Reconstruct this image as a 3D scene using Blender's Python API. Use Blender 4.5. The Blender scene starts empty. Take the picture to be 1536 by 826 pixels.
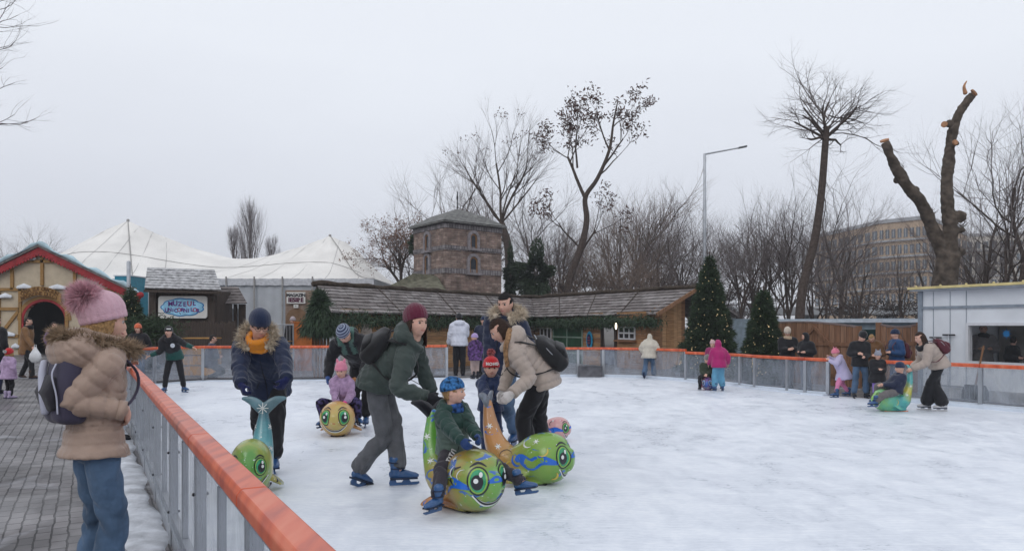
import bpy, math, random
import numpy as np
from mathutils import Vector
from mathutils.bvhtree import BVHTree
PI = math.pi
R = math.radians
rnd = random.Random(7)
C = bpy.context.scene.collection
sc = bpy.context.scene
# ------------------------------------------------------------------ camera
F = 1150.0; HZ = 488.0; CX = 768.0; CAMZ = 1.48; ICE = 0.06
cd = bpy.data.cameras.new("camera"); cam = bpy.data.objects.new("camera", cd); C.objects.link(cam)
cam.location = (0, 0, CAMZ); cam.rotation_euler = (R(90), 0, 0)
cd.sensor_width = 36.0; cd.lens = F / 1536 * 36.0
cd.shift_y = (HZ - 413.0) / 1536.0
cd.clip_start = 0.05; cd.clip_end = 2000
sc.camera = cam
# ------------------------------------------------------------------ sky and sun
w = bpy.data.worlds.new("World"); sc.world = w; w.use_nodes = True
nt = w.node_tree; nt.nodes.clear()
out = nt.nodes.new('ShaderNodeOutputWorld'); bg = nt.nodes.new('ShaderNodeBackground')
sky = nt.nodes.new('ShaderNodeTexSky'); sky.sky_type = 'NISHITA'; sky.sun_disc = False
SUN_EL, SUN_ROT = 38, 200
sky.sun_elevation = R(SUN_EL); sky.sun_rotation = R(SUN_ROT)
tc = nt.nodes.new('ShaderNodeTexCoord'); sep = nt.nodes.new('ShaderNodeSeparateXYZ')
nt.links.new(tc.outputs['Generated'], sep.inputs[0])
ramp = nt.nodes.new('ShaderNodeValToRGB')
el = ramp.color_ramp.elements
el[0].position = 0.0; el[0].color = (6.3, 6.45, 7.05, 1)
el[1].position = 0.55; el[1].color = (9.3, 9.65, 10.3, 1)
e = el.new(0.16); e.color = (7.6, 7.85, 8.6, 1)
e = el.new(0.34); e.color = (9.0, 9.35, 10.0, 1)
nz = nt.nodes.new('ShaderNodeTexNoise'); nz.inputs['Scale'].default_value = 1.6; nz.inputs['Detail'].default_value = 3
mp = nt.nodes.new('ShaderNodeMapping'); mp.inputs['Scale'].default_value = (1, 1, 3.2)
nt.links.new(tc.outputs['Generated'], mp.inputs[0]); nt.links.new(mp.outputs[0], nz.inputs['Vector'])
mr = nt.nodes.new('ShaderNodeMapRange'); mr.inputs['From Min'].default_value = .3; mr.inputs['From Max'].default_value = .7
mr.inputs['To Min'].default_value = -.045; mr.inputs['To Max'].default_value = .045
nt.links.new(nz.outputs[0], mr.inputs[0])
ad = nt.nodes.new('ShaderNodeMath'); ad.operation = 'ADD'
nt.links.new(sep.outputs['Z'], ad.inputs[0]); nt.links.new(mr.outputs[0], ad.inputs[1]); nt.links.new(ad.outputs[0], ramp.inputs[0])
mx = nt.nodes.new('ShaderNodeMix'); mx.data_type = 'RGBA'; mx.inputs['Factor'].default_value = 0.93
nt.links.new(sky.outputs[0], mx.inputs[6]); nt.links.new(ramp.outputs[0], mx.inputs[7])
nt.links.new(mx.outputs[2], bg.inputs[0]); bg.inputs[1].default_value = 0.1
nt.links.new(bg.outputs[0], out.inputs[0])
sd = bpy.data.lights.new("sun", 'SUN'); sun = bpy.data.objects.new("sun", sd); C.objects.link(sun)
sd.energy = 0.55; sd.angle = R(28); sd.color = (1, .965, .92)
sun.rotation_euler = (R(90 - SUN_EL), 0, R(180 - SUN_ROT))
sc.view_settings.view_transform = 'Standard'; sc.view_settings.look = 'None'
sc.view_settings.exposure = 0.0; sc.view_settings.gamma = 1.0
sc.view_settings.use_curve_mapping = False
sc.cycles.max_bounces = 6; sc.cycles.transparent_max_bounces = 16

# ------------------------------------------------------------------ pixel <-> world helpers
def V(*a): return np.array(a, float)
def W(px, py, Y): return V((px - CX) / F * Y, Y, CAMZ - (py - HZ) / F * Y)
def G(px, py, z=ICE):
    Y = F * (CAMZ - z) / (py - HZ); return V((px - CX) / F * Y, Y, z)
def nrm(v):
    v = np.asarray(v, float); n = np.linalg.norm(v); return v / n if n > 1e-9 else v
def rotz(v, a):
    c, s = math.cos(a), math.sin(a); return V(v[0]*c - v[1]*s, v[0]*s + v[1]*c, v[2])
def rotax(v, ax, a):
    ax = nrm(ax); return v*math.cos(a) + np.cross(ax, v)*math.sin(a) + ax*np.dot(ax, v)*(1 - math.cos(a))

# ------------------------------------------------------------------ materials
MATS = {}
def newmat(name):
    m = bpy.data.materials.new(name); m.use_nodes = True
    b = m.node_tree.nodes['Principled BSDF']; return m, m.node_tree, b
def M(name, col=(.5, .5, .5), rough=.7, metal=0, var=.18, vs=7, bump=0, bs=60, coat=0, sheen=0, emit=0, uv=False, detail=4):
    if name in MATS: return MATS[name]
    m, t, b = newmat(name); N = t.nodes; L = t.links
    b.inputs['Roughness'].default_value = rough; b.inputs['Metallic'].default_value = metal
    b.inputs['Coat Weight'].default_value = coat; b.inputs['Sheen Weight'].default_value = sheen
    b.inputs['Specular IOR Level'].default_value = .5 if (coat or rough < .4 or metal) else .22
    c = N.new('ShaderNodeTexCoord'); co = c.outputs['UV' if uv else 'Object']
    if var > 0:
        n = N.new('ShaderNodeTexNoise'); n.inputs['Scale'].default_value = vs; n.inputs['Detail'].default_value = detail
        L.new(co, n.inputs['Vector'])
        r = N.new('ShaderNodeMapRange'); r.inputs[1].default_value = .3; r.inputs[2].default_value = .7
        r.inputs[3].default_value = 1 - var; r.inputs[4].default_value = 1 + var
        L.new(n.outputs[0], r.inputs[0])
        x = N.new('ShaderNodeVectorMath'); x.operation = 'SCALE'; x.inputs[0].default_value = col
        L.new(r.outputs[0], x.inputs['Scale']); L.new(x.outputs[0], b.inputs['Base Color'])
    else: b.inputs['Base Color'].default_value = (*col, 1)
    if bump:
        n = N.new('ShaderNodeTexNoise'); n.inputs['Scale'].default_value = bs; n.inputs['Detail'].default_value = 5
        L.new(co, n.inputs['Vector'])
        u = N.new('ShaderNodeBump'); u.inputs['Strength'].default_value = bump; u.inputs['Distance'].default_value = .01
        L.new(n.outputs[0], u.inputs['Height']); L.new(u.outputs[0], b.inputs['Normal'])
    if emit:
        b.inputs['Emission Color'].default_value = (*col, 1); b.inputs['Emission Strength'].default_value = emit
    MATS[name] = m; return m
def brickmat(name, c1, c2, mortar, bw, bh, ms=.01, offset=.5, rough=.85, bump=.5, nscale=3, namt=.35, distort=0, rot=0, bias=0):
    if name in MATS: return MATS[name]
    m, t, b = newmat(name); N = t.nodes; L = t.links
    c = N.new('ShaderNodeTexCoord'); mp = N.new('ShaderNodeMapping'); L.new(c.outputs['UV'], mp.inputs[0])
    mp.inputs['Rotation'].default_value = (0, 0, rot); vec = mp.outputs[0]
    if distort:
        n = N.new('ShaderNodeTexNoise'); n.inputs['Scale'].default_value = 6; L.new(vec, n.inputs['Vector'])
        s = N.new('ShaderNodeVectorMath'); s.operation = 'MULTIPLY_ADD'; s.inputs[1].default_value = (distort,)*3
        L.new(n.outputs['Color'], s.inputs[0]); L.new(vec, s.inputs[2]); vec = s.outputs[0]
    k = N.new('ShaderNodeTexBrick'); L.new(vec, k.inputs['Vector'])
    k.inputs['Color1'].default_value = (*c1, 1); k.inputs['Color2'].default_value = (*c2, 1); k.inputs['Mortar'].default_value = (*mortar, 1)
    k.inputs['Scale'].default_value = 1; k.inputs['Mortar Size'].default_value = ms; k.inputs['Brick Width'].default_value = bw; k.inputs['Row Height'].default_value = bh
    k.inputs['Mortar Smooth'].default_value = .3; k.inputs['Bias'].default_value = bias; k.offset = offset
    n = N.new('ShaderNodeTexNoise'); n.inputs['Scale'].default_value = nscale; n.inputs['Detail'].default_value = 8; L.new(c.outputs['UV'], n.inputs['Vector'])
    r = N.new('ShaderNodeMapRange'); r.inputs[1].default_value = .3; r.inputs[2].default_value = .7; r.inputs[3].default_value = 1 - namt; r.inputs[4].default_value = 1 + namt
    L.new(n.outputs[0], r.inputs[0])
    x = N.new('ShaderNodeVectorMath'); x.operation = 'SCALE'; L.new(k.outputs['Color'], x.inputs[0]); L.new(r.outputs[0], x.inputs['Scale'])
    L.new(x.outputs[0], b.inputs['Base Color']); b.inputs['Roughness'].default_value = rough
    u = N.new('ShaderNodeBump'); u.inputs['Strength'].default_value = bump; u.inputs['Distance'].default_value = .02; u.invert = True
    L.new(k.outputs['Fac'], u.inputs['Height']); L.new(u.outputs[0], b.inputs['Normal'])
    MATS[name] = m; return m
def woodmat(name, col, var=.4, rough=.8, along='x', sc_=(1.5, 18), uv=True):
    """streaky timber: noise stretched along the board"""
    if name in MATS: return MATS[name]
    m, t, b = newmat(name); N = t.nodes; L = t.links
    c = N.new('ShaderNodeTexCoord'); mp = N.new('ShaderNodeMapping'); L.new(c.outputs['UV'], mp.inputs[0])
    mp.inputs['Scale'].default_value = (sc_[0], sc_[1], 1) if along == 'x' else (sc_[1], sc_[0], 1)
    n = N.new('ShaderNodeTexNoise'); n.inputs['Scale'].default_value = 1.4; n.inputs['Detail'].default_value = 7; L.new(mp.outputs[0], n.inputs['Vector'])
    r = N.new('ShaderNodeMapRange'); r.inputs[1].default_value = .3; r.inputs[2].default_value = .7; r.inputs[3].default_value = 1 - var; r.inputs[4].default_value = 1 + var
    L.new(n.outputs[0], r.inputs[0])
    x = N.new('ShaderNodeVectorMath'); x.operation = 'SCALE'; x.inputs[0].default_value = col
    L.new(r.outputs[0], x.inputs['Scale']); L.new(x.outputs[0], b.inputs['Base Color']); b.inputs['Roughness'].default_value = rough
    u = N.new('ShaderNodeBump'); u.inputs['Strength'].default_value = .4; u.inputs['Distance'].default_value = .01
    L.new(n.outputs[0], u.inputs['Height']); L.new(u.outputs[0], b.inputs['Normal'])
    MATS[name] = m; return m

# ------------------------------------------------------------------ mesh builder
class MB:
    def __init__(s): s.v = []; s.f = []; s.m = []; s.n = 0
    def add(s, v, f, m=0):
        v = np.asarray(v, float).reshape(-1, 3); s.v.append(v)
        k = s.n; s.f += [tuple(i + k for i in q) for q in f]; s.m += [m]*len(f) if isinstance(m, int) else list(m)
        s.n += len(v); return s
    def box(s, c, size, m=0, x=None, y=None, z=None):
        """box centre c, full size; x, y, z optional axes"""
        X = V(1, 0, 0) if x is None else nrm(x); Z = V(0, 0, 1) if z is None else nrm(z)
        Y = np.cross(Z, X) if y is None else nrm(y)
        c = np.asarray(c, float); h = np.asarray(size, float)/2
        v = [c + X*h[0]*a + Y*h[1]*b + Z*h[2]*d for a in (-1, 1) for b in (-1, 1) for d in (-1, 1)]
        return s.add(v, [(0, 1, 3, 2), (4, 6, 7, 5), (0, 4, 5, 1), (2, 3, 7, 6), (0, 2, 6, 4), (1, 5, 7, 3)], m)
    def bar(s, a, b, wd, th, up=None, m=0):
        """beam from a to b, width wd (sideways) thickness th (along up)"""
        a = np.asarray(a, float); b = np.asarray(b, float); d = b - a; L = np.linalg.norm(d); t = d/L
        up = V(0, 0, 1) if up is None else nrm(up)
        if abs(np.dot(up, t)) > .98: up = V(0, 1, 0)
        sd = nrm(np.cross(t, up)); u = np.cross(sd, t)
        return s.box((a + b)/2, (L, wd, th), m, x=t, y=sd, z=u)
    def prism(s, poly, off, m=0):
        """poly: list of 3D points (planar), off: extrusion vector"""
        p = np.asarray(poly, float); n = len(p); o = np.asarray(off, float)
        f = [tuple(range(n - 1, -1, -1)), tuple(range(n, 2*n))] + [(i, (i+1) % n, n + (i+1) % n, n + i) for i in range(n)]
        return s.add(np.vstack([p, p + o]), f, m)
    def loft(s, pts, rx, ry=None, right=None, seg=12, m=0, cap=True, rnd_=True, power=1.0):
        P_ = np.asarray(pts, float); n = len(P_); rx = np.broadcast_to(np.asarray(rx, float), (n,)); ry = rx if ry is None else np.broadcast_to(np.asarray(ry, float), (n,))
        T = np.gradient(P_, axis=0); T /= np.linalg.norm(T, axis=1)[:, None] + 1e-12
        Rv = nrm(right) if right is not None else nrm(np.cross(T[0], V(0.13, .31, .94)))
        rings = []; 
        a = np.arange(seg)/seg*2*PI; ca, sa = np.cos(a), np.sin(a)
        if power != 1.0: ca, sa = np.sign(ca)*abs(ca)**power, np.sign(sa)*abs(sa)**power
        X = Rv
        for i in range(n):
            x = X - T[i]*np.dot(X, T[i])
            if np.linalg.norm(x) < .05: x = np.cross(T[i], V(0, 0, 1)) if abs(T[i][2]) < .9 else V(1, 0, 0)
            x = nrm(x); y = np.cross(T[i], x)
            if right is None: X = x
            rings.append((P_[i], T[i], x, y, rx[i], ry[i]))
        if cap and rnd_:
            def c(rg, sg):
                p, t, x, y, a_, b_ = rg; q = min(a_, b_); return [(p + t*sg*q*.42, t, x, y, a_*.82, b_*.82), (p + t*sg*q*.66, t, x, y, a_*.4, b_*.4)]
            s0 = c(rings[0], -1); s1 = c(rings[-1], 1); rings = [s0[1], s0[0]] + rings + s1
        vs = np.vstack([p + np.outer(ca*a_, x) + np.outer(sa*b_, y) for p, t, x, y, a_, b_ in rings])
        k = len(rings); f = []
        for i in range(k - 1):
            for j in range(seg):
                j2 = (j+1) % seg; f.append((i*seg + j, i*seg + j2, (i+1)*seg + j2, (i+1)*seg + j))
        if cap: f.append(tuple(range(seg - 1, -1, -1))); f.append(tuple((k-1)*seg + j for j in range(seg)))
        return s.add(vs, f, m)
    def ball(s, c, r, seg=12, m=0, x=None, z=None, rings=8):
        r = np.broadcast_to(np.asarray(r, float), (3,)); X = V(1, 0, 0) if x is None else nrm(x); Z = V(0, 0, 1) if z is None else nrm(z)
        Yv = nrm(np.cross(Z, X)); X = np.cross(Yv, Z); c = np.asarray(c, float)
        v = [c + Z*r[2]]; f = []
        for i in range(1, rings):
            th = PI*i/rings
            for j in range(seg):
                a = 2*PI*j/seg; v.append(c + X*r[0]*math.sin(th)*math.cos(a) + Yv*r[1]*math.sin(th)*math.sin(a) + Z*r[2]*math.cos(th))
        v.append(c - Z*r[2]); e = len(v) - 1
        for j in range(seg):
            j2 = (j+1) % seg; f.append((0, 1 + j, 1 + j2)); f.append((e, e - seg + j2, e - seg + j))
            for i in range(rings - 2): a = 1 + i*seg; f.append((a + j, a + seg + j, a + seg + j2, a + j2))
        return s.add(v, f, m)
    def tris(s, v, m=0):
        v = np.asarray(v, float).reshape(-1, 3); return s.add(v, [(3*i, 3*i+1, 3*i+2) for i in range(len(v)//3)], m)
    def mesh(s, name, mats, uv=False, smooth=False, origin=None):
        me = bpy.data.meshes.new(name); v = np.vstack(s.v) if s.v else np.zeros((0, 3))
        if origin is not None: v = v - np.asarray(origin)
        me.from_pydata(v.tolist(), [], s.f)
        for q in mats: me.materials.append(q)
        me.polygons.foreach_set('material_index', s.m)
        if smooth: me.polygons.foreach_set('use_smooth', [True]*len(me.polygons))
        if uv: autouv(me)
        me.update(); return me
    def build(s, name, mats, parent=None, uv=False, smooth=False, bevel=0, label=None, cat=None, group=None, kind=None, loc=None):
        """links ONE mesh object. Coordinates are world; local = world - parent location (or loc for top level)"""
        if not isinstance(mats, (list, tuple)): mats = [mats]
        org = V(*parent_loc(parent)) if parent is not None else (V(*loc) if loc is not None else V(0, 0, 0))
        me = s.mesh(name, mats, uv, smooth, org); o = bpy.data.objects.new(name, me); C.objects.link(o)
        if parent is not None: o.parent = parent
        elif loc is not None: o.location = loc
        if bevel:
            b = o.modifiers.new('bevel', 'BEVEL'); b.width = bevel; b.segments = 2; b.limit_method = 'ANGLE'
        tag(o, label, cat, group, kind); return o
def autouv(me):
    """metric planar uv per face: u along the horizontal tangent, v up the face"""
    uvl = me.uv_layers.new(name='uv'); n = len(me.loops); co = np.zeros(n*2).reshape(-1, 2)
    vc = np.zeros(len(me.vertices)*3); me.vertices.foreach_get('co', vc); vc = vc.reshape(-1, 3)
    for p in me.polygons:
        nn = np.array(p.normal)
        if abs(nn[2]) > .995: t = V(1, 0, 0); b = V(0, 1, 0)
        else: t = nrm(np.cross(V(0, 0, 1), nn)); b = np.cross(nn, t)
        for li in p.loop_indices:
            q = vc[me.loops[li].vertex_index]; co[li] = (q@t, q@b)
    uvl.data.foreach_set('uv', co.ravel())
def parent_loc(p):
    l = V(0, 0, 0)
    while p is not None: l = l + V(*p.location); p = p.parent
    return l
def tag(o, label=None, cat=None, group=None, kind=None):
    if label: o['label'] = label
    if cat: o['category'] = cat
    if group: o['group'] = group
    if kind: o['kind'] = kind
    return o
def thing(name, label, cat, loc=(0, 0, 0), group=None):
    o = bpy.data.objects.new(name, None); C.objects.link(o); o.location = tuple(float(q) for q in loc); o.empty_display_size = .2
    return tag(o, label, cat, group)
def crom(P_, n):
    """Catmull-Rom resample of rows (any dimension)"""
    P_ = np.asarray(P_, float); k = len(P_)
    if k == 2: t = np.linspace(0, 1, n)[:, None]; return P_[0]*(1-t) + P_[1]*t
    Q = np.vstack([2*P_[0] - P_[1], P_, 2*P_[-1] - P_[-2]]); o = []
    for u in np.linspace(0, k - 1 - 1e-9, n):
        i = int(u); t = u - i; a, b, c, d = Q[i:i+4]
        o.append(.5*((2*b) + (-a + c)*t + (2*a - 5*b + 4*c - d)*t*t + (-a + 3*b - 3*c + d)*t**3))
    return np.array(o)
def text_mesh(name, txt, size, mat, parent, centre, right, up, normal, extrude=.004, bold=.0, spacing=1.0, thick=None):
    cu = bpy.data.curves.new(name, 'FONT'); cu.body = txt; cu.size = size; cu.extrude = extrude; cu.offset = bold
    cu.align_x = 'CENTER'; cu.align_y = 'CENTER'; cu.space_character = spacing
    tmp = bpy.data.objects.new('tmp', cu); C.objects.link(tmp)
    dg = bpy.context.evaluated_depsgraph_get(); me = bpy.data.meshes.new_from_object(tmp.evaluated_get(dg)); bpy.data.objects.remove(tmp)
    v = np.zeros(len(me.vertices)*3); me.vertices.foreach_get('co', v); v = v.reshape(-1, 3)
    org = parent_loc(parent)
    wv = np.asarray(centre) - org + np.outer(v[:, 0], nrm(right)) + np.outer(v[:, 1], nrm(up)) + np.outer(v[:, 2], nrm(normal))
    me.vertices.foreach_set('co', wv.ravel()); me.materials.clear(); me.materials.append(mat); me.update(); me.name = name
    o = bpy.data.objects.new(name, me); C.objects.link(o); o.parent = parent; return o

# ------------------------------------------------------------------ deferred voxel fusing (one depsgraph update for all)
QUEUE = []
def fuse(mb, name, mats, parent, voxel, smooth=4, post=None, after=None, label=None):
    if not isinstance(mats, (list, tuple)): mats = [mats]
    org = parent_loc(parent)
    me = mb.mesh(name, [], origin=org); o = bpy.data.objects.new(name, me); C.objects.link(o); o.parent = parent
    r = o.modifiers.new('r', 'REMESH'); r.mode = 'VOXEL'; r.voxel_size = voxel; r.use_smooth_shade = True
    if smooth: q = o.modifiers.new('s', 'SMOOTH'); q.factor = .5; q.iterations = smooth
    if label: o['label'] = label
    QUEUE.append((o, mats, post, after, org)); return o
def flush():
    dg = bpy.context.evaluated_depsgraph_get(); new = [bpy.data.meshes.new_from_object(o.evaluated_get(dg)) for o, *_ in QUEUE]
    for (o, mats, post, after, org), me in zip(QUEUE, new):
        o.modifiers.clear(); me.materials.clear()
        for q in mats: me.materials.append(q)
        n = len(me.vertices); co = np.zeros(n*3); me.vertices.foreach_get('co', co); co = co.reshape(-1, 3) + org
        no = np.zeros(n*3); me.vertex_normals.foreach_get('vector', no); no = no.reshape(-1, 3)
        mi = None
        if post: co, mi = post(co, no)
        me.vertices.foreach_set('co', (co - org).ravel())
        if mi is not None and len(mats) > 1:
            k = np.zeros(len(me.polygons), int)
            ls = np.zeros(len(me.polygons), int); me.polygons.foreach_get('loop_start', ls)
            lv = np.zeros(len(me.loops), int); me.loops.foreach_get('vertex_index', lv); k = np.asarray(mi)[lv[ls]]
            me.polygons.foreach_set('material_index', k.astype(int))
        else: me.polygons.foreach_set('material_index', [0]*len(me.polygons))
        me.polygons.foreach_set('use_smooth', [True]*len(me.polygons)); me.update()
        old = o.data; o.data = me; me.name = o.name; bpy.data.meshes.remove(old)
        if after: after(o, co, org)
    QUEUE.clear()
def vnoise(p, seed=0, f=1.0):
    """cheap smooth pseudo-noise, about -1..1"""
    r = np.random.RandomState(seed); s = 0
    for k in range(5):
        d = r.normal(size=3); d /= np.linalg.norm(d); ph = r.uniform(0, 6.28); d2 = r.normal(size=3); d2 /= np.linalg.norm(d2)
        s = s + np.sin(p@d*f*(1 + .35*k) + ph + 1.7*np.sin(p@d2*f*.7 + k))
    return s/3.2
# ================================================================== people
def ik(a, b, l1, l2, hint):
    d = b - a; D = np.linalg.norm(d); m = (l1 + l2)*.995
    if D > m: b = a + d/D*m; D = m
    if D < abs(l1 - l2) + .02: D = abs(l1 - l2) + .02
    t = nrm(d); x = (l1*l1 - l2*l2 + D*D)/(2*D); h = math.sqrt(max(l1*l1 - x*x, 0))
    q = hint - t*np.dot(hint, t); return a + t*x + nrm(q)*h, b
def chain_coord(co, chains):
    """nearest chain id, arc length along it"""
    best = np.full(len(co), 1e9); cid = np.zeros(len(co), int); cs = np.zeros(len(co))
    for i, (pts, rad) in enumerate(chains):
        s0 = 0
        for a, b, ra, rb in zip(pts[:-1], pts[1:], rad[:-1], rad[1:]):
            d = b - a; L = np.linalg.norm(d) + 1e-9; u = (co - a)@d/(L*L)
            uc = np.clip(u, 0, 1); dist = np.linalg.norm(co - a - uc[:, None]*d, axis=1) - (ra + (rb - ra)*uc)
            k = dist < best; best[k] = dist[k]; cid[k] = i; cs[k] = s0 + np.clip(u[k], -.5, 1.5)*L if len(pts) == 2 else s0 + uc[k]*L
            s0 += L
    return cid, cs
def head_points(nu=44, nv=34):
    th = np.linspace(.02, PI - .02, nv); ph = np.arange(nu)/nu*2*PI
    return np.array([(math.sin(t)*math.sin(p), math.sin(t)*math.cos(p), math.cos(t)) for t in th for p in ph]), nu, nv
def head_shape(d):
    x, y, z = .076*d[:, 0], .097*d[:, 1], .118*d[:, 2]; f = d[:, 1] > 0
    k = np.clip(-d[:, 2], 0, 1); x = x*(1 - .28*k**1.6); y = np.where(f, y*(1 - .10*k**2), y*(1 - .42*k))
    y = np.where(f, y*(.97 + .03*abs(d[:, 2])), y*1.04)
    g = lambda cx, cz, sx, sz: np.exp(-((abs(x) - cx)/sx)**2 - ((z - cz)/sz)**2)
    nz_ = np.where(z > -.024, np.clip((.028 - z)/.05, 0, 1), np.exp(-((z + .024)/.006)**2)); nz_ = nz_*(z < .028)
    dy = .026*np.exp(-(x/.0115)**2)*nz_ - .009*g(.031, .016, .015, .011) + .004*g(.03, .036, .02, .007)
    dy += .005*g(.042, -.018, .02, .02) + .006*g(0, -.047, .022, .010) - .003*g(0, -.060, .02, .004) + .008*g(0, -.088, .022, .014)
    y = y + np.where(f, dy, 0); return np.stack([x, y, z], 1)
def grid_faces(nu, nv):
    f = [(i*nu + j, i*nu + (j+1) % nu, (i+1)*nu + (j+1) % nu, (i+1)*nu + j) for i in range(nv-1) for j in range(nu)]
    return [tuple(range(nu-1, -1, -1))] + f + [tuple((nv-1)*nu + j for j in range(nu))]
def hand_geo(mb, wr, d, pn, side, s, curl=.5, inflate=1.0, seg=7):
    d = nrm(d); pn = nrm(pn - d*np.dot(pn, d)); wx = np.cross(d, pn)
    pr = crom([wr - d*.01*s, wr + d*.03*s, wr + d*.06*s, wr + d*.088*s], 6)
    mb.loft(pr, np.array([.024, .031, .036, .039, .039, .037])*s*inflate, np.array([.02, .018, .017, .016, .014, .012])*s*inflate, right=wx, seg=10)
    for i, (ln, off) in enumerate(((.068, .0), (.078, .004), (.072, .002), (.056, -.006))):
        p = wr + d*(.086 + off)*s + wx*side*(1.5 - i)*.0195*s; q = d.copy(); pts = [p - d*.02*s, p]
        q = nrm(q + wx*side*(1.5 - i)*.05)
        for k, fr in enumerate((.45, .30, .25)):
            q = rotax(q, np.cross(q, pn), curl*(1.0 if k else .8)); p = p + q*ln*fr*s; pts.append(p)
        mb.loft(pts, np.array([.0085, .0092, .0086, .0080, .0068])*s*inflate, right=wx, seg=seg)
    p = wr + d*.022*s + wx*side*.028*s; q = nrm(d*.62 + wx*side*.68 + pn*.28); pts = [p - q*.01*s, p + q*.012*s]; p = pts[-1]
    for fr in (.034, .028):
        q = nrm(rotax(q, np.cross(q, nrm(pn*.6 - wx*side*.3 + d*.3)), curl*.45)); p = p + q*fr*s; pts.append(p)
    mb.loft(pts, np.array([.014, .0125, .0105, .0085])*s*inflate, seg=seg)
def spikes(mb, base, nor, ln, wd, m=0, jitter=.45, seed=0):
    r = np.random.RandomState(seed); n = len(base); nor = nor + r.normal(size=(n, 3))*jitter; nor /= np.linalg.norm(nor, axis=1)[:, None]
    q = np.cross(nor, r.normal(size=(n, 3))); q /= np.linalg.norm(q, axis=1)[:, None]; L = (ln*r.uniform(.6, 1.25, n))[:, None]
    t = np.stack([base - q*wd, base + q*wd, base + nor*L + np.array([0, 0, -.15])*L], 1); mb.tris(t.reshape(-1, 3), m)
def fur_tube(name, path, rad, ln, n, mat, parent, wd=.0035, seed=1, closed=False):
    mb = MB(); P_ = crom(path, 30); rr = crom(np.asarray(rad, float)[:, None], 30)[:, 0] if hasattr(rad, '__len__') else np.full(30, rad)
    mb.loft(P_, rr, seg=10); r = np.random.RandomState(seed); i = r.randint(0, 29, n); u = r.uniform(0, 1, n)[:, None]
    c = P_[i]*(1-u) + P_[i+1]*u; T = P_[i+1] - P_[i]; T /= np.linalg.norm(T, axis=1)[:, None] + 1e-9
    d = r.normal(size=(n, 3)); d -= T*(d*T).sum(1)[:, None]; d /= np.linalg.norm(d, axis=1)[:, None]
    spikes(mb, c + d*rr[i][:, None]*.85, d, ln, wd, seed=seed); return mb.build(name, mat, parent)
def pompom(c, r, mat, parent, n=2500, ln=.04, wd=.003, name='pompom'):
    mb = MB(); mb.ball(c, r*.75, seg=12); q = np.random.RandomState(3); d = q.normal(size=(n, 3)); d /= np.linalg.norm(d, axis=1)[:, None]
    spikes(mb, c + d*r*.65, d, ln, wd, jitter=.25); return mb.build(name, mat, parent)

SKIN = M('skin', (.60, .36, .28), rough=.5, var=.12, vs=28, bump=.15, bs=200)
SKIN.node_tree.nodes['Principled BSDF'].inputs['Subsurface Weight'].default_value = .15
SKIN.node_tree.nodes['Principled BSDF'].inputs['Subsurface Radius'].default_value = (.02, .008, .004)
ZIPM = M('zip_dark', (.01, .01, .012), rough=.5, var=0)
LIP = M('lips', (.42, .14, .13), rough=.4, var=0)
EYEW = M('eye_white', (.50, .46, .44), rough=.25, var=0); EYEB = M('eye_iris', (.05, .03, .02), rough=.15, var=0)
SKB = M('skate_shell', (.02, .075, .20), rough=.35, var=.15, vs=12, coat=.3); SKD = M('skate_lining', (.02, .03, .06), rough=.7, var=.1)
STEEL = M('steel', (.55, .56, .58), rough=.28, metal=1, var=.1)
BLACKP = M('black_plastic', (.02, .02, .023), rough=.5, var=.1)

def foot_geo(P, sole, fy, sc_, kind, root, mat, pitch=0):
    """one shoe or skate. sole: point under the ankle, on the ground (blade bottom)"""
    d = V(math.sin(fy), math.cos(fy), 0); r = V(math.cos(fy), -math.sin(fy), 0); up = V(0, 0, 1)
    if pitch: d, up = rotax(d, r, -pitch), rotax(up, r, -pitch)
    s = sc_*(.90 if kind == 'skate' else 1); lift = .066*s if kind == 'skate' else .0
    q = lambda f, u, x=0: sole + d*f*s + up*(u*s + lift) + r*x*s
    mb = MB()
    mb.loft([q(-.075, .045), q(-.05, .05), q(0, .052), q(.06, .046), q(.12, .036), q(.165, .030), q(.185, .028)],
            np.array([.028, .037, .04, .046, .048, .04, .024])*s, np.array([.035, .046, .05, .046, .034, .027, .018])*s, right=r, seg=14)
    top = .20 if kind == 'skate' else (.20 if kind == 'boot' else .10)
    mb.loft([q(-.03, .05), q(-.028, .10), q(-.03, .15), q(-.035, top)] if top > .12 else [q(-.03, .05), q(-.03, top)],
            np.array([.044, .044, .047, .054] if top > .12 else [.042, .042])*s, np.array([.058, .052, .054, .060] if top > .12 else [.052, .05])*s, right=r, seg=14)
    if kind == 'skate':
        for u, f0 in ((.105, .0), (.165, -.02)):     # buckled straps
            a = np.arange(17)/16*2*PI; c0 = q(f0 - .008, u)
            mb.loft([c0 + r*math.cos(t)*.052*s + d*math.sin(t)*.062*s for t in a], .0055*s, .014*s, right=up, seg=6, m=1)
    mb.box(q(.05, .008), (.085*s, .262*s, .018*s), 1, x=r, y=d, z=up)
    b = mb.build('skate' if kind == 'skate' else ('boot' if kind == 'boot' else 'shoe'), [mat, SKD], root, smooth=True)
    if kind == 'skate':
        k = MB()
        k.prism([q(-.085, -.058), q(.17, -.058), q(.20, -.045), q(.20, -.03), q(.12, -.032), q(.10, -.002), q(.05, -.002), q(.03, -.03), q(-.02, -.03), q(-.03, -.002), q(-.085, -.002), q(-.095, -.035)], r*.016*s, 0)
        k.prism([q(-.095, -.062, .006), q(.18, -.062, .006), q(.205, -.048, .006), q(.19, -.036, .006), q(-.095, -.036, .006)], r*.004*s, 1)
        k.build('blade', [mat, STEEL], b)
    return b

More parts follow.
